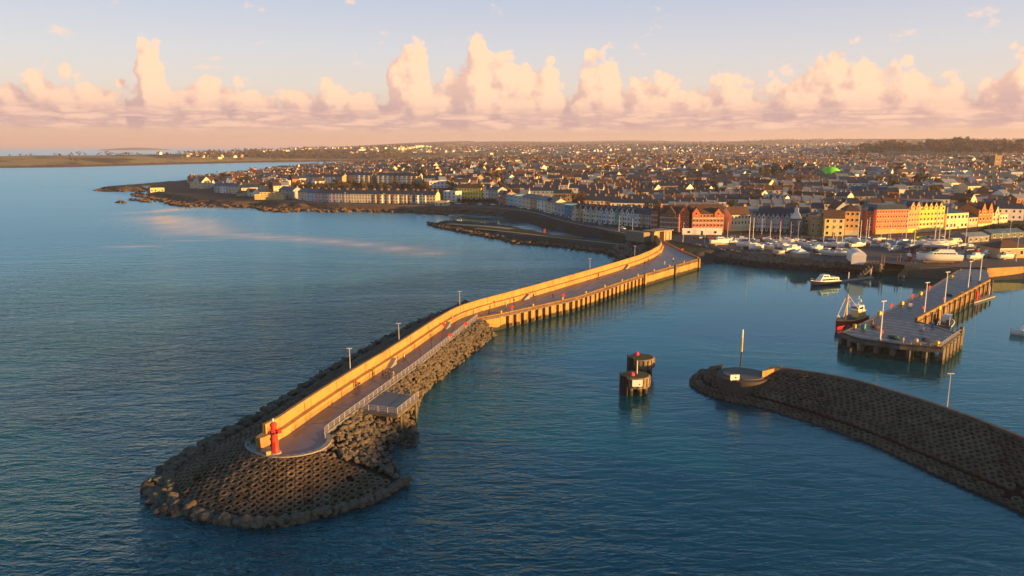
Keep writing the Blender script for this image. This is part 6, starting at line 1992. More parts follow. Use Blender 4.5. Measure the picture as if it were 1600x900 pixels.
facade('warehouse', 'warehouse', 'dark blue sided store with a flat roof behind the red gothic hall', (1513,325), (1542,324), 20, 7, .6, 'flat', (.03,.05,.16), 'slate', 4, 1)
facade('warehouse', 'warehouse', 'brown flat roofed store with a white square sign at the right', (1546,322), (1568,321), 18, 6.5, .6, 'flat', (.45,.26,.16), 'brown', 3, 1)
gd = on_land(1297, 279)
t = thing('domed_hall', 'round hall with a bright green dome in mid town', 'hall', gd)
C4(MB().lathe((0, 0, 0), [(10.5, -3), (10.5, 4.5)], 24).build('wall', render_wall, t), (.5,.5,.45))
MB().lathe((0, 0, 0), [(10.9, 4.5), (9.8, 8), (7, 10.6), (3.2, 12.2), (.3, 12.6)], 24).build('dome', mat('bright green roof', (.16, .72, .02), .5, .1), t, smooth_=True)
# church with a square tower at the right
ct = on_land(1553, 268)
t = thing('church_tower', 'square dark stone church tower at the right of the town', 'church', ct, .15)
C4(MB().box((0, 0, 8), (9, 9, 22)).build('wall', render_wall, t), (.26,.19,.12))
mb = MB()
for sx in (-1, 1):
    for sy in (-1, 1):
        mb.box((sx * 4.1, sy * 4.1, 19.9), (1, 1, 2.0))
    for q in (-1.4, 1.4):
        mb.box((q, sx * 4.3, 19.4), (1.3, .4, 1.0)); mb.box((sx * 4.3, q, 19.4), (.4, 1.3, 1.0))
C4(mb.build('battlement', render_wall, t), (.26,.19,.12))
link('window', WIN, t, (-1.6, -4.55, 14), 0, (1.3, 1, 2)); link('window', WIN, t, (1.6, -4.55, 14), 0, (1.3, 1, 2))
facade('church', 'church', 'twin gabled stone church with a small turret left of the square tower', (1516,270), (1541,270), 18, 7, 5, 'gable', (.34,.25,.15), 'slate', 5, 1, gables=((.25, 9, 6.5), (.75, 9, 6.5)), chims=(.5,))

# villas along the crest of the headland, catching the sun
k = 0
for px, py, wpx, c, cn, rf in ((440,277,9,CRM,'cream','gable'),(455,275,10,WH,'white','gable'),(468,272,11,TAN,'orange-tan','hip'),(481,270,10,CRM,'cream','gable'),(498,270,11,(.66,.42,.18),'golden','gable'),(513,273,10,BRK,'red brick','gable'),(528,272,12,GRY,'grey','hip'),(547,271,12,CRM,'cream','hip'),(569,270,14,(.34,.38,.42),'slate-grey','hip'),(594,269,16,GRY,'dull grey','hip'),(612,271,12,(.70,.52,.26),'honey','gable'),(628,270,12,CRM,'pale cream','gable'),(650,271,12,WH,'white','gable'),(670,268,13,CRM,'cream twin-bayed','gable'),(690,270,11,TAN,'tan','hip'),(709,273,12,BRK,'red-roofed brick','hip'),(728,272,12,WH,'off-white','gable'),(748,274,12,CRM,'creamy','gable')):
    facade('villa', 'house', '%s villa on the headland crest, %s from the left of the crest villas' % (cn, 'first second third fourth fifth sixth seventh eighth ninth tenth eleventh twelfth thirteenth fourteenth fifteenth sixteenth seventeenth eighteenth'.split()[k]), (px - wpx / 2, py), (px + wpx / 2, py + .2), 11, 7.6, 4.0, rf, c, 'brown' if 'brick' in cn else 'slate', 3, 3, 'villas on the headland crest', gables=((.3, 3.6, 3.4),) if rf == 'gable' else (), chims=(.1, .9))
    k += 1
for k in range(14):
    x0 = 430 + k * 7.5
    c, cn = ((WH, 'white'), (GRY, 'grey'), (CRM, 'cream'), (WH, 'off-white'), (TAN, 'tan'))[(k * 3) % 5]
    facade('terraced_house', 'house', '%s terraced house, %s from the left in the row above the left seafront row' % (cn, 'first second third fourth fifth sixth seventh eighth ninth tenth eleventh twelfth thirteenth fourteenth'.split()[k]), (x0, 285.5 + k * .05), (x0 + 7.5, 285.6 + k * .05), 10, 7.2, 2.8, 'gable', c, 'slate', 2, 3, 'row above the left seafront row', chims=(.95,), bay=(0,) if k % 3 == 0 else None)

BIGL = [(1010,296,'warehouse'),(985,278,'block'),(930,287,'block'),(1075,300,'hall'),(1060,276,'block'),(1150,284,'shed'),(1310,312,'block'),(1410,312,'shed'),(1440,300,'block'),(1475,306,'shed'),(1500,318,'block'),(1580,312,'shed'),(1590,334,'block'),(1575,300,'shed'),(1420,284,'block'),(1380,282,'shed'),(1340,288,'block'),(1450,276,'block'),(1590,284,'block'),(1285,316,'hall'),(870,285,'block'),(835,278,'block'),(800,290,'hall'),(905,268,'shed'),(1120,268,'block'),(1190,300,'shed'),(1365,298,'shed'),(1535,298,'shed'),(1330,272,'block'),(1400,270,'shed')]
for k, (px, py, tp) in enumerate(BIGL):
    rr = random.Random(k * 31 + 5)
    c, cn = rr.choice([(WH, 'white'), (CRM, 'cream'), ((.55, .5, .42), 'stone-coloured'), (TAN, 'tan'), ((.30, .36, .40), 'blue-grey')])
    wpx = rr.uniform(14, 26) if tp != 'hall' else rr.uniform(9, 13)
    rf = {'block': 'flat', 'shed': 'gable', 'hall': 'gable', 'warehouse': 'hip'}[tp]
    rm = {'block': rr.choice(('slate', 'frosty')), 'shed': rr.choice(('frosty', 'metal', 'brown')), 'hall': 'slate', 'warehouse': 'brown'}[tp]
    near_ = ['', 'mid-town '][py < 290]
    facade('large_' + tp if tp != 'block' else 'office_block', 'building', '%s %s, %s roof, %s from left of the larger town buildings' % (cn, {'block': 'flat topped block', 'shed': 'long shed', 'hall': 'gabled hall', 'warehouse': 'hipped warehouse'}[tp], {'slate': 'dark', 'frosty': 'frosty', 'metal': 'blue metal', 'brown': 'brown'}[rm], 'XX'), (px - wpx / 2, py), (px + wpx / 2, py + rr.uniform(-.6, .6)), rr.uniform(11, 20), rr.uniform(5, 9), 3.0, rf, c, rm, max(3, int(wpx / 2.6)), 2 if tp != 'shed' else 1, 'larger town buildings')
_big = sorted([o for o in bpy.data.objects if o.get('group') == 'larger town buildings'], key=lambda o: proj(o.location)[0])
_ord = 'first second third fourth fifth sixth seventh eighth ninth tenth eleventh twelfth thirteenth fourteenth fifteenth sixteenth seventeenth eighteenth nineteenth twentieth'.split() + ['twenty-' + q for q in 'first second third fourth fifth sixth seventh eighth ninth'.split()] + ['thirtieth']
for o, q in zip(_big, _ord):
    o['label'] = o['label'].replace('XX', q)

SPECIAL = [(o.location.x, o.location.y, max((c.dimensions.x for c in o.children), default=8), o.rotation_euler.z, o) for o in bpy.data.objects if o.type == 'EMPTY' and o.parent is None and o.get('category') in ('house','terrace','kiosk','apartment block','tower','building','shelter','gatehouse','warehouse','hotel','shed','school','hall','church','tent','wall')]

# ------------------------------------------------------------------ streets of the town
FOOT = []
for x, y, w, rz, o in SPECIAL:
    c_, s_ = math.cos(rz), math.sin(rz)
    lo = [1e9, 1e9]; hi = [-1e9, -1e9]
    for ch in o.children:
        for q in ch.bound_box:
            p = Vector(q) + ch.location
            lo = [min(lo[0], p.x), min(lo[1], p.y)]; hi = [max(hi[0], p.x), max(hi[1], p.y)]
    if hi[0] > lo[0]:
        FOOT.append((x, y, c_, s_, lo[0], hi[0], lo[1], hi[1]))
def free(x, y, m=5.0):
    for fx, fy, c_, s_, x0, x1, y0, y1 in FOOT:
        dx, dy = x - fx, y - fy
        lx, ly = dx * c_ + dy * s_, -dx * s_ + dy * c_
        if x0 - m < lx < x1 + m and y0 - m - 4 < ly < y1 + m:
            return False
    return True
# picture outlines kept free of filler houses: boatyard and car parks, promenade, lawns and wooded slope
def in_poly(px, py, poly):
    ins = False
    n = len(poly)
    for i in range(n):
        x0, y0 = poly[i]; x1, y1 = poly[(i + 1) % n]
        if (y0 > py) != (y1 > py) and px < x0 + (py - y0) / (y1 - y0) * (x1 - x0):
            ins = not ins
    return ins
OPEN = [[(1040,362),(1140,358),(1235,364),(1345,366),(1440,362),(1600,352),(1700,350),(1700,440),(1000,440),(1000,372)],
        [(400,300),(470,302),(560,300),(700,312),(780,316),(860,332),(1015,360),(1015,400),(640,345),(400,345)],
        [(440,291),(520,287),(655,289),(735,300),(700,312),(560,302),(450,302)],
        [(120,280),(290,280),(300,300),(380,305),(470,312),(470,340),(120,310)],
        [(1180,262),(1245,258),(1250,300),(1190,300)] if False else [(1195,268),(1235,268),(1240,283),(1198,283)]]
WOOD = [(1335,243),(1345,222),(1400,224),(1480,222),(1600,214),(1700,212),(1700,246),(1560,246),(1500,250),(1400,250)]
def region_ok(px, py):
    return not any(in_poly(px, py, p) for p in OPEN) and not in_poly(px, py, WOOD)

def wall_win(mb, x, y, z, rz, w=.9, h=1.3):
    mb.box((x, y, z), (w, .08, h), rz, 0)
PROTO = {}
def proto_house(kind_, v):
    key = (kind_, v)
    if key in PROTO:
        return PROTO[key]
    parts = []
    if kind_ == 'terraced_house':
        w, d, e, rh = 7.6, 9.5, [6.6, 7.2, 6.3][v], [3.2, 2.8, 3.5][v]
        wl = gable_body(w, d, e, rh)
        wl.box((w * .3, d + 2, .6), (w * .5, 4.4, e * 1.1))
        parts.append(('wall', wl.mesh('wall', render_wall)))
        rf = gable_roof(w, d, e, rh)
        gable_roof(4.4, w * .5, e * .75, 1.3, mb=rf, ox=0, oy=0) if False else None
        parts.append(('roof', rf.mesh('roof', [slate, slate, slate_brown][v])))
        wn = MB()
        for k in range(2):
            for i in range(2):
                wall_win(wn, w * (.28 + .44 * i), -.02, e / 2 * (k + .55), 0)
                wall_win(wn, w * (.28 + .44 * i), d + .02, e / 2 * (k + .55), 0)
        parts.append(('window', wn.mesh('window', dark_glass)))
        parts.append(('chimney', MB().box((w - .1, d / 2, e + rh + .3), (.7, 1.7, 1.7)).box((w - .1, d / 2, e + rh + 1.2), (.85, 1.85, .14)).tube([(w - .1, d / 2 - .6, e + rh + 1.25), (w - .1, d / 2 - .6, e + rh + 1.65)], .15, 6).tube([(w - .1, d / 2 + .6, e + rh + 1.25), (w - .1, d / 2 + .6, e + rh + 1.65)], .15, 6).mesh('chimney', pot_m)))
    elif kind_ == 'detached_house':
        if v == 0:      # gable fronted with a wing
            w, d, e, rh = 11, 9.5, 6.2, 3.9
            wl = gable_body(w, d, e, rh); a, b = front_gable(w, .4, 5.0, e, 4.0, 1.2, 4.6); wl.add(a.v, a.f); wl.box((2.7, -.6, e / 2 - 1.2), (4.6, 1.2, e + 2.4))
            rf = gable_roof(w, d, e, rh); rf.add(b.v, b.f)
        elif v == 1:    # hipped
            w, d, e, rh = 12, 10.5, 6.6, 3.8
            wl = MB().box((w / 2, d / 2, e / 2 - 1.2), (w, d, e + 2.4)); rf = hip_roof(w, d, e, rh)
        elif v == 2:    # gable end to the sea
            w, d, e, rh = 9.5, 12.5, 6.4, 4.2
            g = gable_body(d, w, e, rh); r2 = gable_roof(d, w, e, rh)
            wl = MB(); wl.v = [(y, x, z) for x, y, z in g.v]; wl.f = [tuple(reversed(f)) for f in g.f]; wl.m = g.m
            rf = MB(); rf.v = [(y, x, z) for x, y, z in r2.v]; rf.f = [tuple(reversed(f)) for f in r2.f]; rf.m = r2.m
        else:           # bungalow
            w, d, e, rh = 14, 9.5, 3.4, 3.8
            wl = gable_body(w, d, e, rh); rf = gable_roof(w, d, e, rh)
        parts.append(('wall', wl.mesh('wall', render_wall)))
        parts.append(('roof', rf.mesh('roof', [slate, slate_brown, slate_brown, slate][v])))
        wn = MB()
        ns = 1 if v == 3 else 2
        y0 = -1.22 if v == 0 else -.02
        for k in range(ns):
            for i in range(2):
                wall_win(wn, w * (.22 + .5 * i) if v else 1.7 + 5.4 * i, y0 if (v or i == 0) else -.02, e / ns * (k + .55), 0, 1.1)
            for f in (.3, .7):
                wall_win(wn, w + .02, d * f, e / ns * (k + .55), PI / 2)
        parts.append(('window', wn.mesh('window', dark_glass)))
        cx = .6 if v != 2 else w / 2
        parts.append(('chimney', MB().box((cx, d / 2, e + rh * (.9 if v != 1 else .75) + .4), (.8, 1.3, 2.0)).mesh('chimney', pot_m)))
    PROTO[key] = (parts, w, d)
    return PROTO[key]
WCOL = [((.80, .75, .66), 'white'), ((.72, .58, .36), 'cream'), ((.46, .32, .19), 'tan'), ((.32, .13, .065), 'red brick'), ((.42, .42, .42), 'grey'), ((.62, .58, .5), 'off-white'), ((.38, .20, .11), 'brown brick'), ((.38, .46, .5), 'pale blue')]
TW = [7, 6, 3, 2, 1.5, 5, 1.2, .8]
DW = [10, 6, 1.5, 1.0, .6, 6, .6, .3]

def gen_rows():
    """plots along streets: (x, y, rz, kind, run id)"""
    out = []
    run = 0
    for zone, ang, x0, x1, y0, y1, sp, terr in (('a', -14, -60, 330, 455, 860, 25, .85), ('b', 20, 330, 900, 430, 900, 27, .62), ('c', -20, -330, -60, 560, 980, 30, .28), ('d', 24, -330, 900, 860, 1500, 33, .35), ('e', 22, -420, -60, 640, 1150, 31, .3)):
        a = R(ang)
        t = np.array([math.cos(a), math.sin(a)]); n = np.array([-math.sin(a), math.cos(a)])
        cx, cy = (x0 + x1) / 2, (y0 + y1) / 2
        half = max(x1 - x0, y1 - y0) * .75
        r_ = -half
        while r_ < half:
            s_ = -half
            while s_ < half:
                tr = rnd.random() < terr
                L = rnd.randint(3, 8) if tr else 1
                rot = a + (PI if (rnd.random() < .25) else 0)
                run += 1
                rr = r_ + rnd.uniform(-2.5, 2.5)
                for k in range(L):
                    q = np.array([cx, cy]) + t * s_ + n * rr
                    if x0 <= q[0] < x1 and y0 <= q[1] < y1:
                        out.append((q[0], q[1], a + (0 if tr else rnd.choice((.6 - a, .8 - a, .4 - a, .15, -PI / 2 + .5)) + rnd.uniform(-.15, .15)), 'terraced_house' if tr else 'detached_house', run))
                    s_ += 7.6 if tr else rnd.uniform(16, 24)
                s_ += rnd.uniform(4, 15)
            r_ += sp
    return out
plots = gen_rows()
P = np.array([[p[0], p[1]] for p in plots])
dsf, _ = poly_field(P, shore)
zf = land_z(P, False)
cand = []
for p, ds, z in zip(plots, dsf, zf):
    if ds < 60 or z < 4:
        continue
    px, py = proj((p[0], p[1], z))
    if not (-60 < px < 1680) or not region_ok(px, py):
        continue
    if not free(p[0] + 3 * math.cos(p[2]) - 4 * math.sin(p[2]), p[1] + 4 * math.cos(p[2]), 4.5):
        continue
    if rnd.random() < .12:
        continue
    cand.append((math.hypot(p[0], p[1]), *p, z, px, py))
# no two plots on top of each other where zones meet
cand.sort()
grid, keep = {}, []
for c in cand:
    x, y = c[1], c[2]
    k = (int(x // 12), int(y // 12))
    ok = True
    for i in (-1, 0, 1):
        for j in (-1, 0, 1):
            for (qx, qy, run) in grid.get((k[0] + i, k[1] + j), ()):
                if run != c[5] and (qx - x) ** 2 + (qy - y) ** 2 < 14 ** 2:
                    ok = False
    if ok:
        grid.setdefault(k, []).append((x, y, c[5])); keep.append(c)
LAND = [(955,300,'the bayfront terrace'),(1045,325,'the brick flats'),(1105,325,'the broad brick block'),(1155,327,'the cream guest house'),(1203,328,'the boatyard row'),(1242,325,'the white chimney gable'),(1305,325,'the cream warehouse'),(1392,315,'the orange hotel'),(1454,308,'the yellow hotel'),(1494,322,'the pale yellow bank'),(1540,312,'the gothic hall'),(732,288,'the yellow terrace'),(810,300,'the shaded seafront row'),(600,268,'the upper terrace'),(390,268,'the brick tower house'),(470,280,'the left seafront row')]
ORD = ['first','second','third','fourth','fifth','sixth','seventh','eighth','ninth','tenth','eleventh','twelfth','thirteenth','fourteenth','fifteenth','sixteenth','seventeenth','eighteenth','nineteenth','twentieth']
def nth(i):
    return ORD[i] if i < 20 else '%dth' % (i + 1) if (i + 1) % 10 not in (1, 2, 3) else '%d%s' % (i + 1, {1: 'st', 2: 'nd', 3: 'rd'}[(i + 1) % 10])
count = {'terraced_house': 0, 'detached_house': 0}
LIMIT = {'terraced_house': 245, 'detached_house': 290}
runs, far_plots, lists = {}, [], []
for c in keep:
    k = c[4]
    if count[k] < LIMIT[k] and c[0] < 1150:
        count[k] += 1
        lm = min(LAND, key=lambda q: abs(q[0] - c[7]) + (400 if q[1] < c[8] - 60 else 0))[2]
        lists.append((c, lm))
        runs.setdefault((lm, c[5]), []).append(c)
    else:
        far_plots.append(c)
# number the rows behind each landmark, and the houses along each row
rowno, per_lm = {}, {}
for (lm, r_), cs in sorted(runs.items(), key=lambda kv: min(q[0] for q in kv[1])):
    kd = cs[0][4]
    per_lm.setdefault((lm, kd), 0)
    rowno[(lm, r_)] = per_lm[(lm, kd)]; per_lm[(lm, kd)] += 1
    cs.sort(key=lambda q: q[7])
for c, lm in lists:
    (d, x, y, rz, k, run, z, px, py) = c
    v = rnd.choice((0, 0, 1, 2)) if k == 'terraced_house' else rnd.choice((0, 1, 2, 2, 3))
    if k == 'terraced_house':
        v = (run % 7 == 3) * 2 or run % 2
    parts, w, dd = proto_house(k, v)
    rr = random.Random(run if k == 'terraced_house' and run % 2 else x * 7 + y)
    wc, wn = rr.choices(WCOL, TW if k == 'terraced_house' else DW)[0]
    j = runs[(lm, run)].index(c)
    rn = rowno[(lm, run)]
    if k == 'terraced_house':
        lab = '%s house, %s from left in %s terrace back behind %s' % (wn, nth(j), nth(rn), lm)
    else:
        form = ['gabled', 'hip-roofed', 'end-on', 'single-storey'][v]
        lab = '%s %s detached house, %s nearest of those behind %s' % (wn, form, nth(rn), lm)
    t = thing(k, lab, 'house', (x, y, z), rz, 'terraces behind ' + lm if k == 'terraced_house' else 'detached houses of the town')
    tone = rr.uniform(.8, 1.1)
    for nm, me in parts:
        o = link(nm, me, t)
        if nm == 'wall':
            C4(o, tuple(min(.85, q * tone) for q in wc))
        if nm == 'roof' and rr.random() < .22:
            o.material_slots[0].link = 'OBJECT'; o.material_slots[0].material = slate_frost
# ------------------------------------------------------------------ the rest of the town, out to the hills
EXTRA = []
tries = 0
while len(EXTRA) < 5200 and tries < 60000:
    tries += 1
    px = rnd.uniform(-40, 1640); py = 229 + 42 * rnd.random() ** 1.25
    EXTRA.append((px, py)) if rnd.random() < .9 else None
EP = []
dmax = 6000
rs = np.random.RandomState(4)
X = rs.uniform(-1200, 3800, 40000); Y = rs.uniform(820, 5200, 40000)
pp = np.stack([X, Y], 1)
keepm = np.abs(X / Y + 0.0) < .74
X, Y = X[keepm], Y[keepm]; pp = pp[keepm]
dens = vnoise(X, Y, 420, 11) * .6 + vnoise(X, Y, 160, 12) * .4
r_ = np.hypot(X, Y)
th = .30 + .16 * np.clip((r_ - 2500) / 2200, 0, 1) + .20 * np.clip((-X - 80) / 350, 0, 1) * np.clip((r_ - 1500) / 500, 0, 1)
m_ = dens > th
X, Y, pp = X[m_], Y[m_], pp[m_]
dse, _ = poly_field(pp, shore)
ze = land_z(pp, False)
for x, y, ds, z in zip(X, Y, dse, ze):
    if ds < 60:
        continue
    px, py = proj((x, y, z))
    d = math.hypot(x, y)
    if px < 560 and y > 1500 and (px < 330 or rs.uniform() < .94):
        continue
    if not region_ok(px, py):
        continue
    k = (int(x // 12), int(y // 12))
    if d < 1500 and any((qx - x) ** 2 + (qy - y) ** 2 < 15 ** 2 for i in (-1, 0, 1) for j in (-1, 0, 1) for (qx, qy, r__) in grid.get((k[0] + i, k[1] + j), ())):
        continue
    if d < 1250 and not free(x, y, 7):
        continue
    grid.setdefault(k, []).append((x, y, -len(far_plots)))
    far_plots.append((d, x, y, rs.choice([0.5, .7, .9, .2, -.9]) + rs.uniform(-.1, .1), 'detached_house', 0, z, px, py))
# far headland houses: scattered, white
for _ in range(70):
    px = rnd.choice((rnd.gauss(300, 25), rnd.gauss(330, 30), rnd.gauss(500, 80), rnd.gauss(600, 40))); py = 250 - rnd.uniform(3, 22) if px > 300 else rnd.uniform(239, 246)
    p = on_land(px, py)
    if p.z > 3 and p.y > 1500:
        far_plots.append((p.length, p.x, p.y, rnd.uniform(0, 3), 'detached_house', 0, p.z, px, py))
V, F, CC = [], [], []
roofc = [(.022, .036, .056), (.035, .050, .072), (.10, .056, .034), (.16, .21, .27), (.06, .042, .036)]
for c in far_plots:
    d, x, y, rz, k, run, z, px, py = c
    w, dd, e, rh = (7.6, 9.5, 6.6, 3.2) if k == 'terraced_house' else (rnd.uniform(9, 15), rnd.uniform(8.5, 11), rnd.choice((3.2, 5.8, 6.4)), rnd.uniform(2.8, 4.2))
    if rnd.random() < .07:
        w, dd, e, rh = rnd.uniform(18, 40), rnd.uniform(11, 18), rnd.uniform(5, 8), rnd.uniform(1.2, 3)
    rr = random.Random(x * 3 + y)
    wc = tuple(min(.85, q * rr.uniform(.8, 1.1)) for q in rr.choices(WCOL, TW if k == 'terraced_house' else DW)[0][0])
    rc = rr.choices(roofc, (5, 4, 3, 2, 2) if d < 1000 else (3, 3, 7, 2, 4))[0]
    ca, sa = math.cos(rz), math.sin(rz)
    def TR(vx, vy, vz):
        return (x + vx * ca - vy * sa, y + vx * sa + vy * ca, z + vz)
    b = len(V)
    ov = .4
    sl = rh / (dd / 2)
    V += [TR(0, 0, -3), TR(w, 0, -3), TR(w, dd, -3), TR(0, dd, -3), TR(0, 0, e), TR(w, 0, e), TR(w, dd, e), TR(0, dd, e), TR(0, dd / 2, e + rh), TR(w, dd / 2, e + rh)]
    F += [(b, b + 1, b + 5, b + 4), (b + 1, b + 2, b + 6, b + 9, b + 5), (b + 2, b + 3, b + 7, b + 6), (b + 3, b, b + 4, b + 8, b + 7)]
    CC += [wc] * 4
    b = len(V)
    V += [TR(-.2, -ov, e - ov * sl + .12), TR(w + .2, -ov, e - ov * sl + .12), TR(w + .2, dd / 2, e + rh + .12), TR(-.2, dd / 2, e + rh + .12), TR(w + .2, dd + ov, e - ov * sl + .12), TR(-.2, dd + ov, e - ov * sl + .12)]
    F += [(b, b + 1, b + 2, b + 3), (b + 3, b + 2, b + 4, b + 5)]
    CC += [rc] * 2
    if d < 2200 and rr.random() < (.5 if d < 1100 else .2):
        b = len(V); cx = w - .5 if rr.random() < .6 else .5; cy = dd / 2; q = .75; h0, h1 = e + rh - .6, e + rh + 1.5
        V += [TR(cx - q * .6, cy - q, h0), TR(cx + q * .6, cy - q, h0), TR(cx + q * .6, cy + q, h0), TR(cx - q * .6, cy + q, h0), TR(cx - q * .6, cy - q, h1), TR(cx + q * .6, cy - q, h1), TR(cx + q * .6, cy + q, h1), TR(cx - q * .6, cy + q, h1)]
        F += [(b, b + 1, b + 5, b + 4), (b + 1, b + 2, b + 6, b + 5), (b + 2, b + 3, b + 7, b + 6), (b + 3, b, b + 4, b + 7), (b + 4, b + 5, b + 6, b + 7)]
        CC += [(.40, .22, .11)] * 5
    if d < 1300:
        for i in range(2):
            for kk in range(2 if e > 4 else 1):
                b = len(V); wx = w * (.28 + .44 * i); wz = e / (2 if e > 4 else 1) * (kk + .55)
                V += [TR(wx - .45, -.04, wz - .6), TR(wx + .45, -.04, wz - .6), TR(wx + .45, -.04, wz + .6), TR(wx - .45, -.04, wz + .6)]
                F.append((b, b + 1, b + 2, b + 3)); CC.append((.02, .025, .03))
me = bpy.data.meshes.new('distant_houses')
me.from_pydata(V, [], F)
ca_ = me.attributes.new('Col', 'FLOAT_COLOR', 'CORNER')
buf = np.empty((sum(len(f) for f in F), 4), np.float32); buf[:, 3] = 1
o_ = 0
for f, c in zip(F, CC):
    buf[o_:o_ + len(f), :3] = c; o_ += len(f)
ca_.data.foreach_set('color', buf.ravel())
mm = bpy.data.materials.new('far house walls and roofs'); mm.use_nodes = True
T = mm.node_tree; at_n = N(T, 'ShaderNodeAttribute', attribute_name='Col')
T.links.new(at_n.outputs['Color'], T.nodes['Principled BSDF'].inputs['Base Color']); T.nodes['Principled BSDF'].inputs['Roughness'].default_value = .55
me.materials.append(mm); me.update()
kind(link('distant_houses', me), 'stuff')
print('HOUSES', count, len(far_plots))

# ------------------------------------------------------------------ trees
leaf_d = mat('dark evergreen leaves', (.030, .040, .018), .9, .45, .35, local=True)
leaf_b = mat('bare brown twigs', (.105, .062, .030), .95, .4, .35, local=True)
leaf_o = mat('olive leaves', (.075, .070, .022), .9, .4, .35, local=True)
bark = mat('bark', (.06, .045, .033), .9, .3, .8, local=True)
def crown_mesh(name, m, n, lobes, seed, size=.55, tall=1.0):
    rr = random.Random(seed)
    cs = [Vector((rr.gauss(0, .48), rr.gauss(0, .48), rr.uniform(-.45, .6) * tall)) for _ in range(lobes)]
    rs_ = [rr.uniform(.30, .52) for _ in cs]
    mb = MB()
    for i in range(n):
        k = rr.randrange(lobes)
        d = Vector((rr.gauss(0, 1), rr.gauss(0, 1), rr.gauss(0, 1))).normalized()
        p = cs[k] + d * rs_[k] * (.55 + .5 * rr.random())
        a = Vector((rr.gauss(0, 1), rr.gauss(0, 1), rr.gauss(0, 1))).normalized()
        b = d.cross(a).normalized() * size * rr.uniform(.10, .22); c = a * size * rr.uniform(.10, .22)
        mb.add([p - b, p + c, p + b * .8, p - c * .9], [(0, 1, 2, 3)])
    return mb.mesh(name, m)
CROWNS = {}
for nm, m in (('dark', leaf_d), ('brown', leaf_b), ('olive', leaf_o)):
    CROWNS[nm] = [crown_mesh('crown', m, 900, 13, hash_) for hash_ in (3, 11, 23)]
TRUNK = MB().tube([(0, 0, -.4), (0, 0, .25), (.03, .02, .7)], [.055, .04, .02], 6).tube([(0, 0, .3), (.25, .1, .75)], [.03, .01], 5).tube([(0, 0, .35), (-.2, .15, .8)], [.028, .01], 5).tube([(0, 0, .28), (.02, -.25, .7)], [.028, .01], 5).mesh('trunk', bark)
def tree(p, h, sp, lab, group, wid=.75):
    t = thing('tree', lab, 'tree', p, rnd.uniform(0, 6.28), group)
    t.scale = (h * wid * .5, h * wid * .5, h * .5)
    link('trunk', TRUNK, t, (0, 0, 0), 0, (1, 1, 1.1))
    link('crown', CROWNS[sp][rnd.randrange(3)], t, (0, 0, 1.15))
    return t
NAMED = [(1215,283,19,'dark','big dark tree rising in mid town left of the green dome'),(1195,281,14,'olive','olive tree left of the big dark mid-town tree'),(1107,277,17,'brown','orange-brown tree among the houses above the white-walled warehouse'),(1121,277,13,'brown','smaller orange-brown tree right beside the one above the warehouse'),(1351,243,30,'dark','tall dark tree standing first at the left of the wooded rise'),(1330,249,22,'brown','broad russet tree just below the tall dark one of the rise'),(1318,250,18,'brown','second russet tree, left of the broad one below the rise'),(1415,240,16,'brown','single pale orange tree in front of the wooded rise'),(1437,296,14,'dark','dark tree beside the tan building below mid town'),(660,285,16,'dark','dark tree at the right end of the upper terrace'),(773,287,13,'olive','olive tree behind the white gabled villa'),(386,293,13,'dark','dark tree below the red brick tower house'),(565,303,13,'olive','yellow-green bushy tree in the middle of the wooded slope'),(1543,262,15,'brown','brown tree between the twin gabled church and the tower'),(945,303,9,'olive','pale olive tree behind the bayfront terrace'),(932,280,12,'olive','olive tree in mid town above the bayfront terrace'),(1500,296,10,'dark','dark tree by the pale frosty-roofed shed')]
for px, py, h, sp, lab in NAMED:
    tree(on_land(px, py), h, sp, lab, None, .95)
# wooded slope on the headland
for i in range(46):
    px = 440 + i * 6.1 + rnd.uniform(-2, 2)
    py = 301.5 - 9 * rnd.random() - 2
    p = on_land(px, py)
    if free(p.x, p.y, 2):
        tree(p, rnd.uniform(5, 9), rnd.choice(('olive', 'olive', 'brown', 'dark')), '%s tree counting from the left on the wooded slope between the two terraces' % nth(i), 'trees on the wooded slope', 1.0)
# wooded rise at the right
k = 0
for i in range(135):
    px = rnd.uniform(1345, 1640); py = rnd.uniform(222, 244)
    if not in_poly(px, py, WOOD):
        continue
    p = on_land(px, py)
    tree(p, rnd.uniform(17, 30), rnd.choice(('dark', 'brown', 'brown', 'olive')), 'leafless or dark tree in the belt of trees along the wooded rise', 'trees on the wooded rise', .95)
# scattered town trees, nearest ones singly
TP = []
for _ in range(3200):
    x = rnd.uniform(-420, 1000); y = rnd.uniform(480, 1500)
    TP.append((x, y))
TPA = np.array(TP)
dst, _ = poly_field(TPA, shore); zt = land_z(TPA, False)
near_n, far_t = 0, []
lmc = {}
for (x, y), ds, z in sorted(zip(TP, dst, zt), key=lambda q: math.hypot(*q[0])):
    if ds < 70:
        continue
    px, py = proj((x, y, z))
    if not (-20 < px < 1620) or not region_ok(px, py) or not free(x, y, 4):
        continue
    k = (int(x // 12), int(y // 12))
    if any((qx + 3 - x) ** 2 + (qy + 4 - y) ** 2 < 7.0 ** 2 for i in (-1, 0, 1) for j in (-1, 0, 1) for (qx, qy, r__) in grid.get((k[0] + i, k[1] + j), ())):
        continue
    if near_n < 120:
        lm = min(LAND, key=lambda q: abs(q[0] - px))[2]
        sp = rnd.choice(('olive', 'brown', 'brown', 'dark'))
        lmc[lm] = lmc.get(lm, -1) + 1
        tree(Vector((x, y, z)), rnd.uniform(6, 11), sp, '%s tree among houses, %s nearest of the trees behind %s' % ({'olive': 'olive green', 'brown': 'bare brown', 'dark': 'dark evergreen'}[sp], nth(lmc[lm]), lm), 'trees between the houses')
        near_n += 1
    else:
        far_t.append((x, y, z, rnd.uniform(7, 13)))
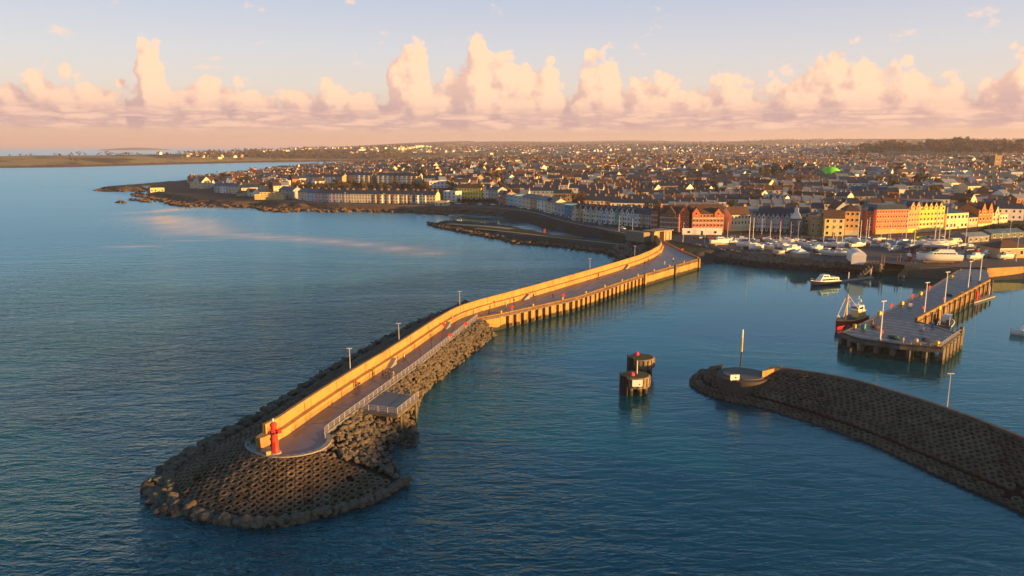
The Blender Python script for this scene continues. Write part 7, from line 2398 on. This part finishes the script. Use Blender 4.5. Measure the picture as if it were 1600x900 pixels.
# far trees and woods: one mass
rs = np.random.RandomState(9)
X = rs.uniform(-3600, 5200, 26000); Y = rs.uniform(1300, 7000, 26000)
km = np.abs(X / Y) < .76
X, Y = X[km], Y[km]
den = vnoise(X, Y, 260, 21) * .5 + vnoise(X, Y, 90, 22) * .5
km = den > .50
X, Y = X[km], Y[km]
pp = np.stack([X, Y], 1)
dse, _ = poly_field(pp, shore); ze = land_z(pp, False)
for x, y, ds, z in zip(X, Y, dse, ze):
    if ds > 40:
        far_t.append((x, y, z, rs.uniform(7, 15)))
# wood along the far shore of the bay
for _ in range(900):
    px = rnd.uniform(300, 640); py = rnd.uniform(238.5, 249.5)
    if px < 420 and py > 247: continue
    p = on_land(px, py)
    if p.y > 1700:
        far_t.append((p.x, p.y, p.z, rnd.uniform(9, 16)))
V, F = [], []
for x, y, z, h in far_t:
    n = 14 if math.hypot(x, y) > 2200 else 30
    for i in range(n):
        d = Vector((rnd.gauss(0, 1), rnd.gauss(0, 1), rnd.gauss(0, 1))).normalized() * rnd.uniform(.3, 1)
        c = Vector((x + d.x * h * .42, y + d.y * h * .42, z + h * .55 + d.z * h * .48))
        s_ = h * rnd.uniform(.10, .22) * (1.5 if n < 20 else 1.0)
        b = len(V)
        for _ in range(3):
            V.append((c.x + rnd.uniform(-1, 1) * s_, c.y + rnd.uniform(-1, 1) * s_, c.z + rnd.uniform(-1, 1) * s_))
        F.append((b, b + 1, b + 2))
me = bpy.data.meshes.new('distant_trees'); me.from_pydata(V, [], F)
me.materials.append(mat('far woodland', (.062, .048, .024), .95, .5, .02))
kind(link('distant_trees', me), 'stuff')
print('TREES', near_n, len(far_t))

# ------------------------------------------------------------------ sea walls, quays, revetment
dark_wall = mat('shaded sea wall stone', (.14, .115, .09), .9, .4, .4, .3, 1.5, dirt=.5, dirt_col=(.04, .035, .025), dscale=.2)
def wall_thing(label, px_pts, ztop, zbot, th, m, name='sea_wall', coping=None):
    pts = resample(smooth_line([at(x, y, ztop) for x, y in px_pts], 1), step=6)
    o = vwall(MB(), pts, zbot, ztop, th).build(name, m)
    tag(o, label, 'wall')
    if coping:
        c = ribbon(MB(), [Vector((p.x, p.y, 0)) for p in offset_line(pts, th / 2)], th + .2, .22, ztop + .003).build('coping', coping)
        c.parent = o
    return o
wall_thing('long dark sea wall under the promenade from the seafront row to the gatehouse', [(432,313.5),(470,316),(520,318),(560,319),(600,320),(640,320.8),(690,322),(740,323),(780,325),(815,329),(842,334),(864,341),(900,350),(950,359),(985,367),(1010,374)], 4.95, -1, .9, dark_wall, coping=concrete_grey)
wall_thing('dark harbour wall below the big white motor yacht', [(1414,415),(1450,417),(1492,418.5),(1500,421)], 4.6, -2, 1.2, dark_wall)
wall_thing('sunlit ochre quay wall at the right edge beyond the jetty', [(1543,419.5),(1570,418),(1610,416),(1680,414)], 4.7, -2, 1.2, quay_steel)
# paved surfaces
def sheet(name, px_pts, z, m):
    pts = [at(x, y, z) for x, y in px_pts]
    n = len(pts)
    o = MB().add(pts, [tuple(range(n))] if sum(pts[i].x * pts[(i + 1) % n].y - pts[(i + 1) % n].x * pts[i].y for i in range(n)) > 0 else [tuple(reversed(range(n)))]).build(name, m)
    return kind(o, 'structure')
tarmac = mat('town tarmac', (.075, .07, .075), .75, .3, .12, dirt=.3, dirt_col=(.12, .10, .09), dscale=.08)
yard_m = mat('boatyard hardstanding', (.085, .062, .055), .7, .4, .1, dirt=.5, dirt_col=(.05, .05, .06), dscale=.1)
def strip_road(name, line, w, z, m):
    pts = resample(smooth_line([at(x, y, z) for x, y in line], 2), step=6)
    a, b = offset_line(pts, w / 2), offset_line(pts, -w / 2)
    return kind(MB().strip(b, a).build(name, m), 'structure')
strip_road('promenade_road', [(440,312),(480,314.2),(560,317.2),(640,318.8),(700,320),(760,321.5),(800,324.5),(840,331),(870,338),(905,347),(955,356.5),(990,363),(1012,369)], 7.5, 4.66, tarmac)
sheet('harbour_yard', [(1045,374),(1066,369),(1130,369.5),(1232,371),(1345,371.5),(1420,369),(1475,365),(1540,360),(1600,357),(1660,356),(1660,413),(1543,418),(1496,418),(1414,414),(1376,410),(1332,410),(1258,403),(1188,396),(1128,388),(1088,381.5),(1062,379)], 4.62, yard_m)
strip_road('harbour_road', [(1050,371),(1075,368.5),(1130,368.3),(1232,369.6),(1345,370.2),(1420,367.6),(1475,363.5),(1540,359),(1620,355.5)], 8, 4.67, tarmac)
white_line = mat('road paint', (.7, .7, .66), .7, .1)
# revetment of pale rocks along the boatyard
hp, hs = [], []
top_v = resample([at(x, y, 4.4) for x, y in ((1082,382),(1124,389.5),(1186,397.5),(1256,404.5),(1330,411),(1376,414.5))], n=120)
bot_v = resample([at(x, y, 0) for x, y in ((1096,408),(1126,410.5),(1188,417.5),(1256,421.5),(1342,425.5),(1378,431))], n=120)
for _ in range(2100):
    u = rnd.random() * 118.99; j = int(u); f = rnd.random()
    p = top_v[j].lerp(top_v[j + 1], u - j).lerp(bot_v[j].lerp(bot_v[j + 1], u - j), f)
    p.z += rnd.uniform(-.1, .5)
    (hp.append(tuple(p)), hs.append(rnd.uniform(.5, 1.05)))
hi = [i for i, p in enumerate(hp) if p[2] > 1.8]; lo = [i for i, p in enumerate(hp) if p[2] <= 1.8]
stuff_rocks('rock_armour', [hp[i] for i in hi], [hs[i] for i in hi], mat('pale revetment rock', (.19, .15, .115), .9, .75, .9, .4, 3., dirt=.4, dirt_col=(.08, .07, .06), dscale=.5), ROCK0)
stuff_rocks('rock_armour', [hp[i] for i in lo], [hs[i] for i in lo], rock_wet, ROCK0)
# pale rocks between the spit and the pier root, and reef rocks along the left shore
hp = []
for _ in range(420):
    px, py = rnd.uniform(945, 1030), rnd.uniform(380, 404)
    if in_poly(px, py, [(975,380),(1012,378),(1028,390),(1000,402),(972,404),(950,392)]):
        p = at(px, py, 2.2); p.z = rnd.uniform(1.6, 3.2); hp.append(tuple(p))
stuff_rocks('rock_armour', hp, [rnd.uniform(.5, 1.1) for _ in hp], mat('pale revetment rock', (.24, .20, .16)), ROCK0)
hp, hs = [], []
for line, n_, sp_ in (([(150,297.5),(190,299),(232,299)], 150, 1.2), ([(212,307),(241,312),(280,320),(317,322.5),(392,324),(430,331),(486,331),(559,331),(640,333),(700,335.5)], 1000, 3.2), ([(205,312),(236,316)], 50, .6), ([(186,316),(196,316.5)], 16, .4), ([(262,319),(300,323)], 60, .8), ([(672,351),(705,359),(741,366),(775,372),(810,380),(885,387),(930,393),(962,398),(972,404),(968,414)], 800, 1.6)):
    L_ = resample([at(x, y, 0) for x, y in line], n=200)
    for _ in range(n_):
        j = rnd.randrange(200)
        q = proj(L_[j])
        p = at(q[0] + rnd.gauss(0, 4), q[1] - abs(rnd.gauss(0, sp_)) + .8, 0)
        p.z = rnd.uniform(-.3, 1.2)
        hp.append(tuple(p)); hs.append(rnd.uniform(.7, 2.3) * (1 if line[0][0] < 600 else .7))
stuff_rocks('reef_rocks', hp, hs, mat('ochre weed rock', (.13, .085, .045), .85, .5, .3, .5, 2., dirt=.6, dirt_col=(.03, .025, .018), dscale=.25), ROCK0)
# lake causeway: pale path on the spit
strip_road('lake_path', [(742,357),(790,361.5),(830,366),(870,371.5),(930,377),(985,384)], 2.6, 2.42, mat('sandy path', (.33, .25, .16), .9, .3, .2))
strip_road('lake_terrace', [(700,349.5),(760,353),(800,357.5)], 6.5, 2.40, mat('sandy path', (.33, .25, .16)))
kk = thing('kiosk', 'tiny red kiosk on the lake causeway', 'kiosk', at(851, 364.5, 2.4))
MB().box((0, 0, 1.0), (1.2, 1.2, 2.2)).build('wall', mat('faded red', (.32, .05, .035), .7, .2), kk)
MB().add([(-.8, -.8, 2.1), (.8, -.8, 2.1), (.8, .8, 2.1), (-.8, .8, 2.1), (0, 0, 2.7)], [(0, 1, 4), (1, 2, 4), (2, 3, 4), (3, 0, 4), (3, 2, 1, 0)]).build('roof', mat('faded red', (.32, .05, .035)), kk)

# ------------------------------------------------------------------ timber slip between the yard and the jetty
sl = thing('timber_slip', 'pair of old timber boat slips on posts with a ramp between', 'slipway', at(1380, 420, 4.5))
for (a, b, w) in (((1368,411,4.7), (1343,434,.4), 1.5), ((1427,412,4.7), (1407,432,.6), 2.4)):
    A, B = at(*a), at(*b)
    rel(MB().beam(A, B, w, .3).build('ramp', timber), sl)
    mb = MB()
    for k in range(7):
        p = A.lerp(B, k / 6)
        for s_ in (-.8, .8):
            mb.tube([(p.x + s_, p.y, -2), (p.x + s_, p.y, p.z + 1.0)], .16, 6)
        q = A.lerp(B, min(1, (k + 1) / 6))
        mb.beam((p.x - .8, p.y, p.z - 1.6), (q.x - .8, q.y, q.z + .6), .18, .18)
    rel(mb.build('trestle', timber), sl)
A = [at(1372, 396, 4.55), at(1412, 396, 4.55)]; B = [at(1366, 428, .2), at(1410, 428, .2)]
rel(MB().add([A[0], A[1], B[1], B[0], A[0] - Vector((0, 0, 3)), A[1] - Vector((0, 0, 3)), B[1] - Vector((0, 0, 3)), B[0] - Vector((0, 0, 3))], [(3, 2, 1, 0), (4, 5, 6, 7), (2, 3, 7, 6), (3, 0, 4, 7), (1, 2, 6, 5)]).build('slip_floor', mat('red brown slip concrete', (.16, .085, .065), .6, .35, .3)), sl)
mb = MB()
for px, py in ((1377,412),(1381,413),(1402,409),(1406,410)):
    p = at(px, py, 4.5); mb.tube([(p.x, p.y, -1), (p.x, p.y, 8.2)], .22, 6)
rel(mb.build('guide_post', timber), sl)

# ------------------------------------------------------------------ street lamps of the front and tall poles in the yard
def simple_lamp(px, py, h, lab, grp):
    p = at(px, py, 4.6)
    return lamp_post(p, h, lab, grp, rnd.uniform(0, 3))
for i, (px, py) in enumerate(((911,349),(967,361.5),(988,367),(840,329),(780,322),(720,320),(660,319),(600,318),(540,316.5))):
    simple_lamp(px, py, 8.5, 'grey street lamp, %s from the gatehouse along the promenade' % nth(i) if i > 2 else ['tall pale street lamp in front of the left half of the bayfront terrace', 'tall pale street lamp in front of the vivid green house', 'tall pale street lamp near the gatehouse'][i], 'street lamps on the promenade')
YL = [(1067,378,9.5,'white lamp post by the slipway top, left of the brick flats garage'),(1101,381,9.5,'white lamp post in front of the broad brick block'),(1246,380,11,'white lamp post before the house with the white chimney gable'),(1190,366,8,'grey lamp post in front of the shaded terrace row'),(1409,372,9,'lamp post in front of the middle of the orange hotel'),(1388,374,9,'lamp post at the left of the yellow hotel wall'),(1492,359,8,'lamp post before the pale yellow building'),(1557,362,10,'lamp post before the steep gabled cream building'),(1562,398,10.5,'tall lamp post by the brown roofed harbour building'),(1577,372,9,'lamp post behind the brown roofed harbour building'),(1587,409,10,'lamp post on the quay at the right edge')]
for px, py, h, lab in YL:
    simple_lamp(px, py, h, lab, 'lamp posts along the harbour front')

# ------------------------------------------------------------------ cars
def car_kit():
    sec = [(-2.1, .42, .78), (-1.95, .40, .95), (-1.2, .38, 1.0), (.7, .38, .96), (1.9, .40, .82), (2.12, .45, .68)]
    rg = []
    for x, z0, z1 in sec:
        w = .86 if abs(x) < 1.9 else .78
        rg.append([Vector((x, -w, z0)), Vector((x, -w, (z0 + z1) / 2)), Vector((x, -w * .93, z1)), Vector((x, w * .93, z1)), Vector((x, w, (z0 + z1) / 2)), Vector((x, w, z0))])
    body = MB().loft(rg).mesh('body', paint)
    cab = MB().loft([[Vector((-1.75, -.78, .95)), Vector((.95, -.78, .95)), Vector((.95, .78, .95)), Vector((-1.75, .78, .95))], [Vector((-1.25, -.66, 1.42)), Vector((.2, -.66, 1.42)), Vector((.2, .66, 1.42)), Vector((-1.25, .66, 1.42))]]).mesh('glasshouse', dark_glass)
    roof = MB().box((-.52, 0, 1.445), (1.5, 1.34, .06)).mesh('roof', paint)
    wh = MB().tube([(0, -.11, 0), (0, .11, 0)], .32, 12).mesh('wheel', tyre_m)
    lt_ = MB().box((2.06, -.58, .66), (.12, .32, .14)).mesh('headlight', white_paint)
    lt2 = MB().box((2.06, .58, .66), (.12, .32, .14)).mesh('headlight', white_paint)
    return body, cab, roof, wh, lt_, lt2
CAR = car_kit()
CARC = [((.70, .70, .70), 'white'), ((.04, .045, .06), 'black'), ((.30, .32, .34), 'silver'), ((.45, .04, .03), 'red'), ((.05, .12, .30), 'blue'), ((.10, .11, .13), 'dark grey')]
def car(p, rz, ci, lab, grp):
    c, nm = CARC[ci]
    t = thing('parked_car', lab, 'car', p, rz, grp)
    C4(link('body', CAR[0], t), c); link('glasshouse', CAR[1], t); C4(link('roof', CAR[2], t), c)
    for x in (-1.3, 1.35):
        for y in (-.76, .76):
            link('wheel', CAR[3], t, (x, y, .32))
    link('headlight', CAR[4], t); link('headlight', CAR[5], t)
cnt = {}
prom = resample([at(x, y, 4.665) for x, y in ((470,312.8),(560,316.2),(640,317.8),(700,319),(765,320.5),(802,323.5),(842,330),(872,337),(907,346),(957,355.3),(992,361.8))], step=6.3)
for i in range(len(prom) - 1):
    if rnd.random() < .34:
        continue
    t_ = (prom[i + 1] - prom[i]); ci = rnd.choice((0, 0, 1, 2, 2, 3, 4, 5))
    q = proj(prom[i])
    lm = min(LAND, key=lambda l: abs(l[0] - q[0]) + abs(l[1] - q[1]))[2]
    key = (CARC[ci][1], lm); cnt[key] = cnt.get(key, -1) + 1
    car(prom[i], math.atan2(t_.y, t_.x) + (PI if rnd.random() < .4 else 0), ci, '%s car, %s of its colour from left, promenade by %s' % (key[0], nth(cnt[key]), lm), 'cars parked along the promenade')
cyard = []
for (x0, y0, x1, y1, n_, ang) in ((1078,373,1128,372.5,8,1.5), (1134,372.5,1180,374,7,1.4), (1186,373.5,1228,375,7,1.6), (1262,375,1345,376.5,9,1.5), (1420,374,1500,369,10,1.3), (1500,369,1560,364.5,8,1.2), (1380,379,1470,377,8,.2), (1535,386,1556,390,4,.4), (1108,377.5,1160,378,4,.2)):
    for k in range(n_):
        if rnd.random() < .25:
            continue
        f = (k + .5) / n_
        px, py = x0 + (x1 - x0) * f, y0 + (y1 - y0) * f
        ci = rnd.choice((0, 0, 1, 2, 2, 3, 4, 5))
        lm = min(LAND, key=lambda l: abs(l[0] - px))[2]
        key = (CARC[ci][1], lm, 1); cnt[key] = cnt.get(key, -1) + 1
        car(at(px, py, 4.675 if ang > 1 else 4.63), ang + rnd.uniform(-.08, .08), ci, '%s car, %s from left of its colour, before %s' % (key[0], nth(cnt[key]), lm), 'cars parked along the harbour front')
vn = thing('van', 'cream delivery van standing right of the big white motor yacht', 'van', at(1494, 379, 4.63), .1)
C4(MB().loft([[Vector((x, -.95, .4)), Vector((x, -.95, h)), Vector((x, .95, h)), Vector((x, .95, .4))] for x, h in ((-2.6, 2.3), (1.0, 2.35), (1.5, 2.2), (2.1, 1.35), (2.6, 1.2))]).build('body', paint, vn), (.75, .62, .4))
MB().box((1.75, 0, 1.75), (.1, 1.7, .6)).box((1.0, -.96, 1.75), (.8, .05, .5)).box((1.0, .96, 1.75), (.8, .05, .5)).build('window', dark_glass, vn)
for x in (-1.7, 1.7):
    for y in (-.85, .85):
        link('wheel', CAR[3], vn, (x, y, .34))
# yellow-green lorry tarpaulin heap by the hotel
sk = thing('skip', 'bright yellow-green skip standing on the hardstanding below the yellow hotel', 'skip', at(1437, 375, 4.63), .2)
MB().loft([[Vector((x * .8, -1.1, 0)), Vector((x, -1.3, 1.7)), Vector((x, 1.3, 1.7)), Vector((x * .8, 1.1, 0))] for x in (-3, 3)]).build('bin', mat('lime paint', (.45, .55, .04), .6, .2), sk)
MB().box((0, 0, 1.78), (6.2, 2.7, .16)).build('cover', mat('lime paint', (.45, .55, .04)), sk)
# dark hedge and bushes at the right and lawn before the yellow terrace
hg = [(1545 + k * 7.5, 368.5 - k * .3) for k in range(8)]
for k, (px, py) in enumerate(hg):
    tree(at(px, py, 4.5), 5.5, 'dark', 'dark bush, %s from left in the clump behind the low green shed' % nth(k), 'bushes behind the green shed', 1.6)
for k in range(9):
    px = 718 + k * 6.5
    tree(at(px, 316.5, 4.5), 3.6, 'dark', 'dark shrub, %s from left on the bank below the yellow terrace' % nth(k), 'shrubs below the yellow terrace', 1.3)
kind(sheet('lawn', [(706,313.5),(780,315.5),(790,321.5),(745,320.5),(703,319)], 4.60, mat('shaded lawn', (.035, .06, .022), .95, .3, .3)), 'structure')

# ------------------------------------------------------------------ haze
hz = MB().box((0, 12000, 78), (70000, 44000, 160))
hzm = bpy.data.materials.new('evening haze'); hzm.use_nodes = True
T = hzm.node_tree; T.nodes.remove(T.nodes['Principled BSDF'])
pv = N(T, 'ShaderNodeVolumePrincipled')
pv.inputs['Color'].default_value = (.84, .80, .98, 1)
pv.inputs['Density'].default_value = HAZE
pv.inputs['Anisotropy'].default_value = 0.15
T.links.new(pv.outputs[0], [n for n in T.nodes if n.type == 'OUTPUT_MATERIAL'][0].inputs['Volume'])
hz = hz.build('haze', hzm)
kind(hz, 'stuff')
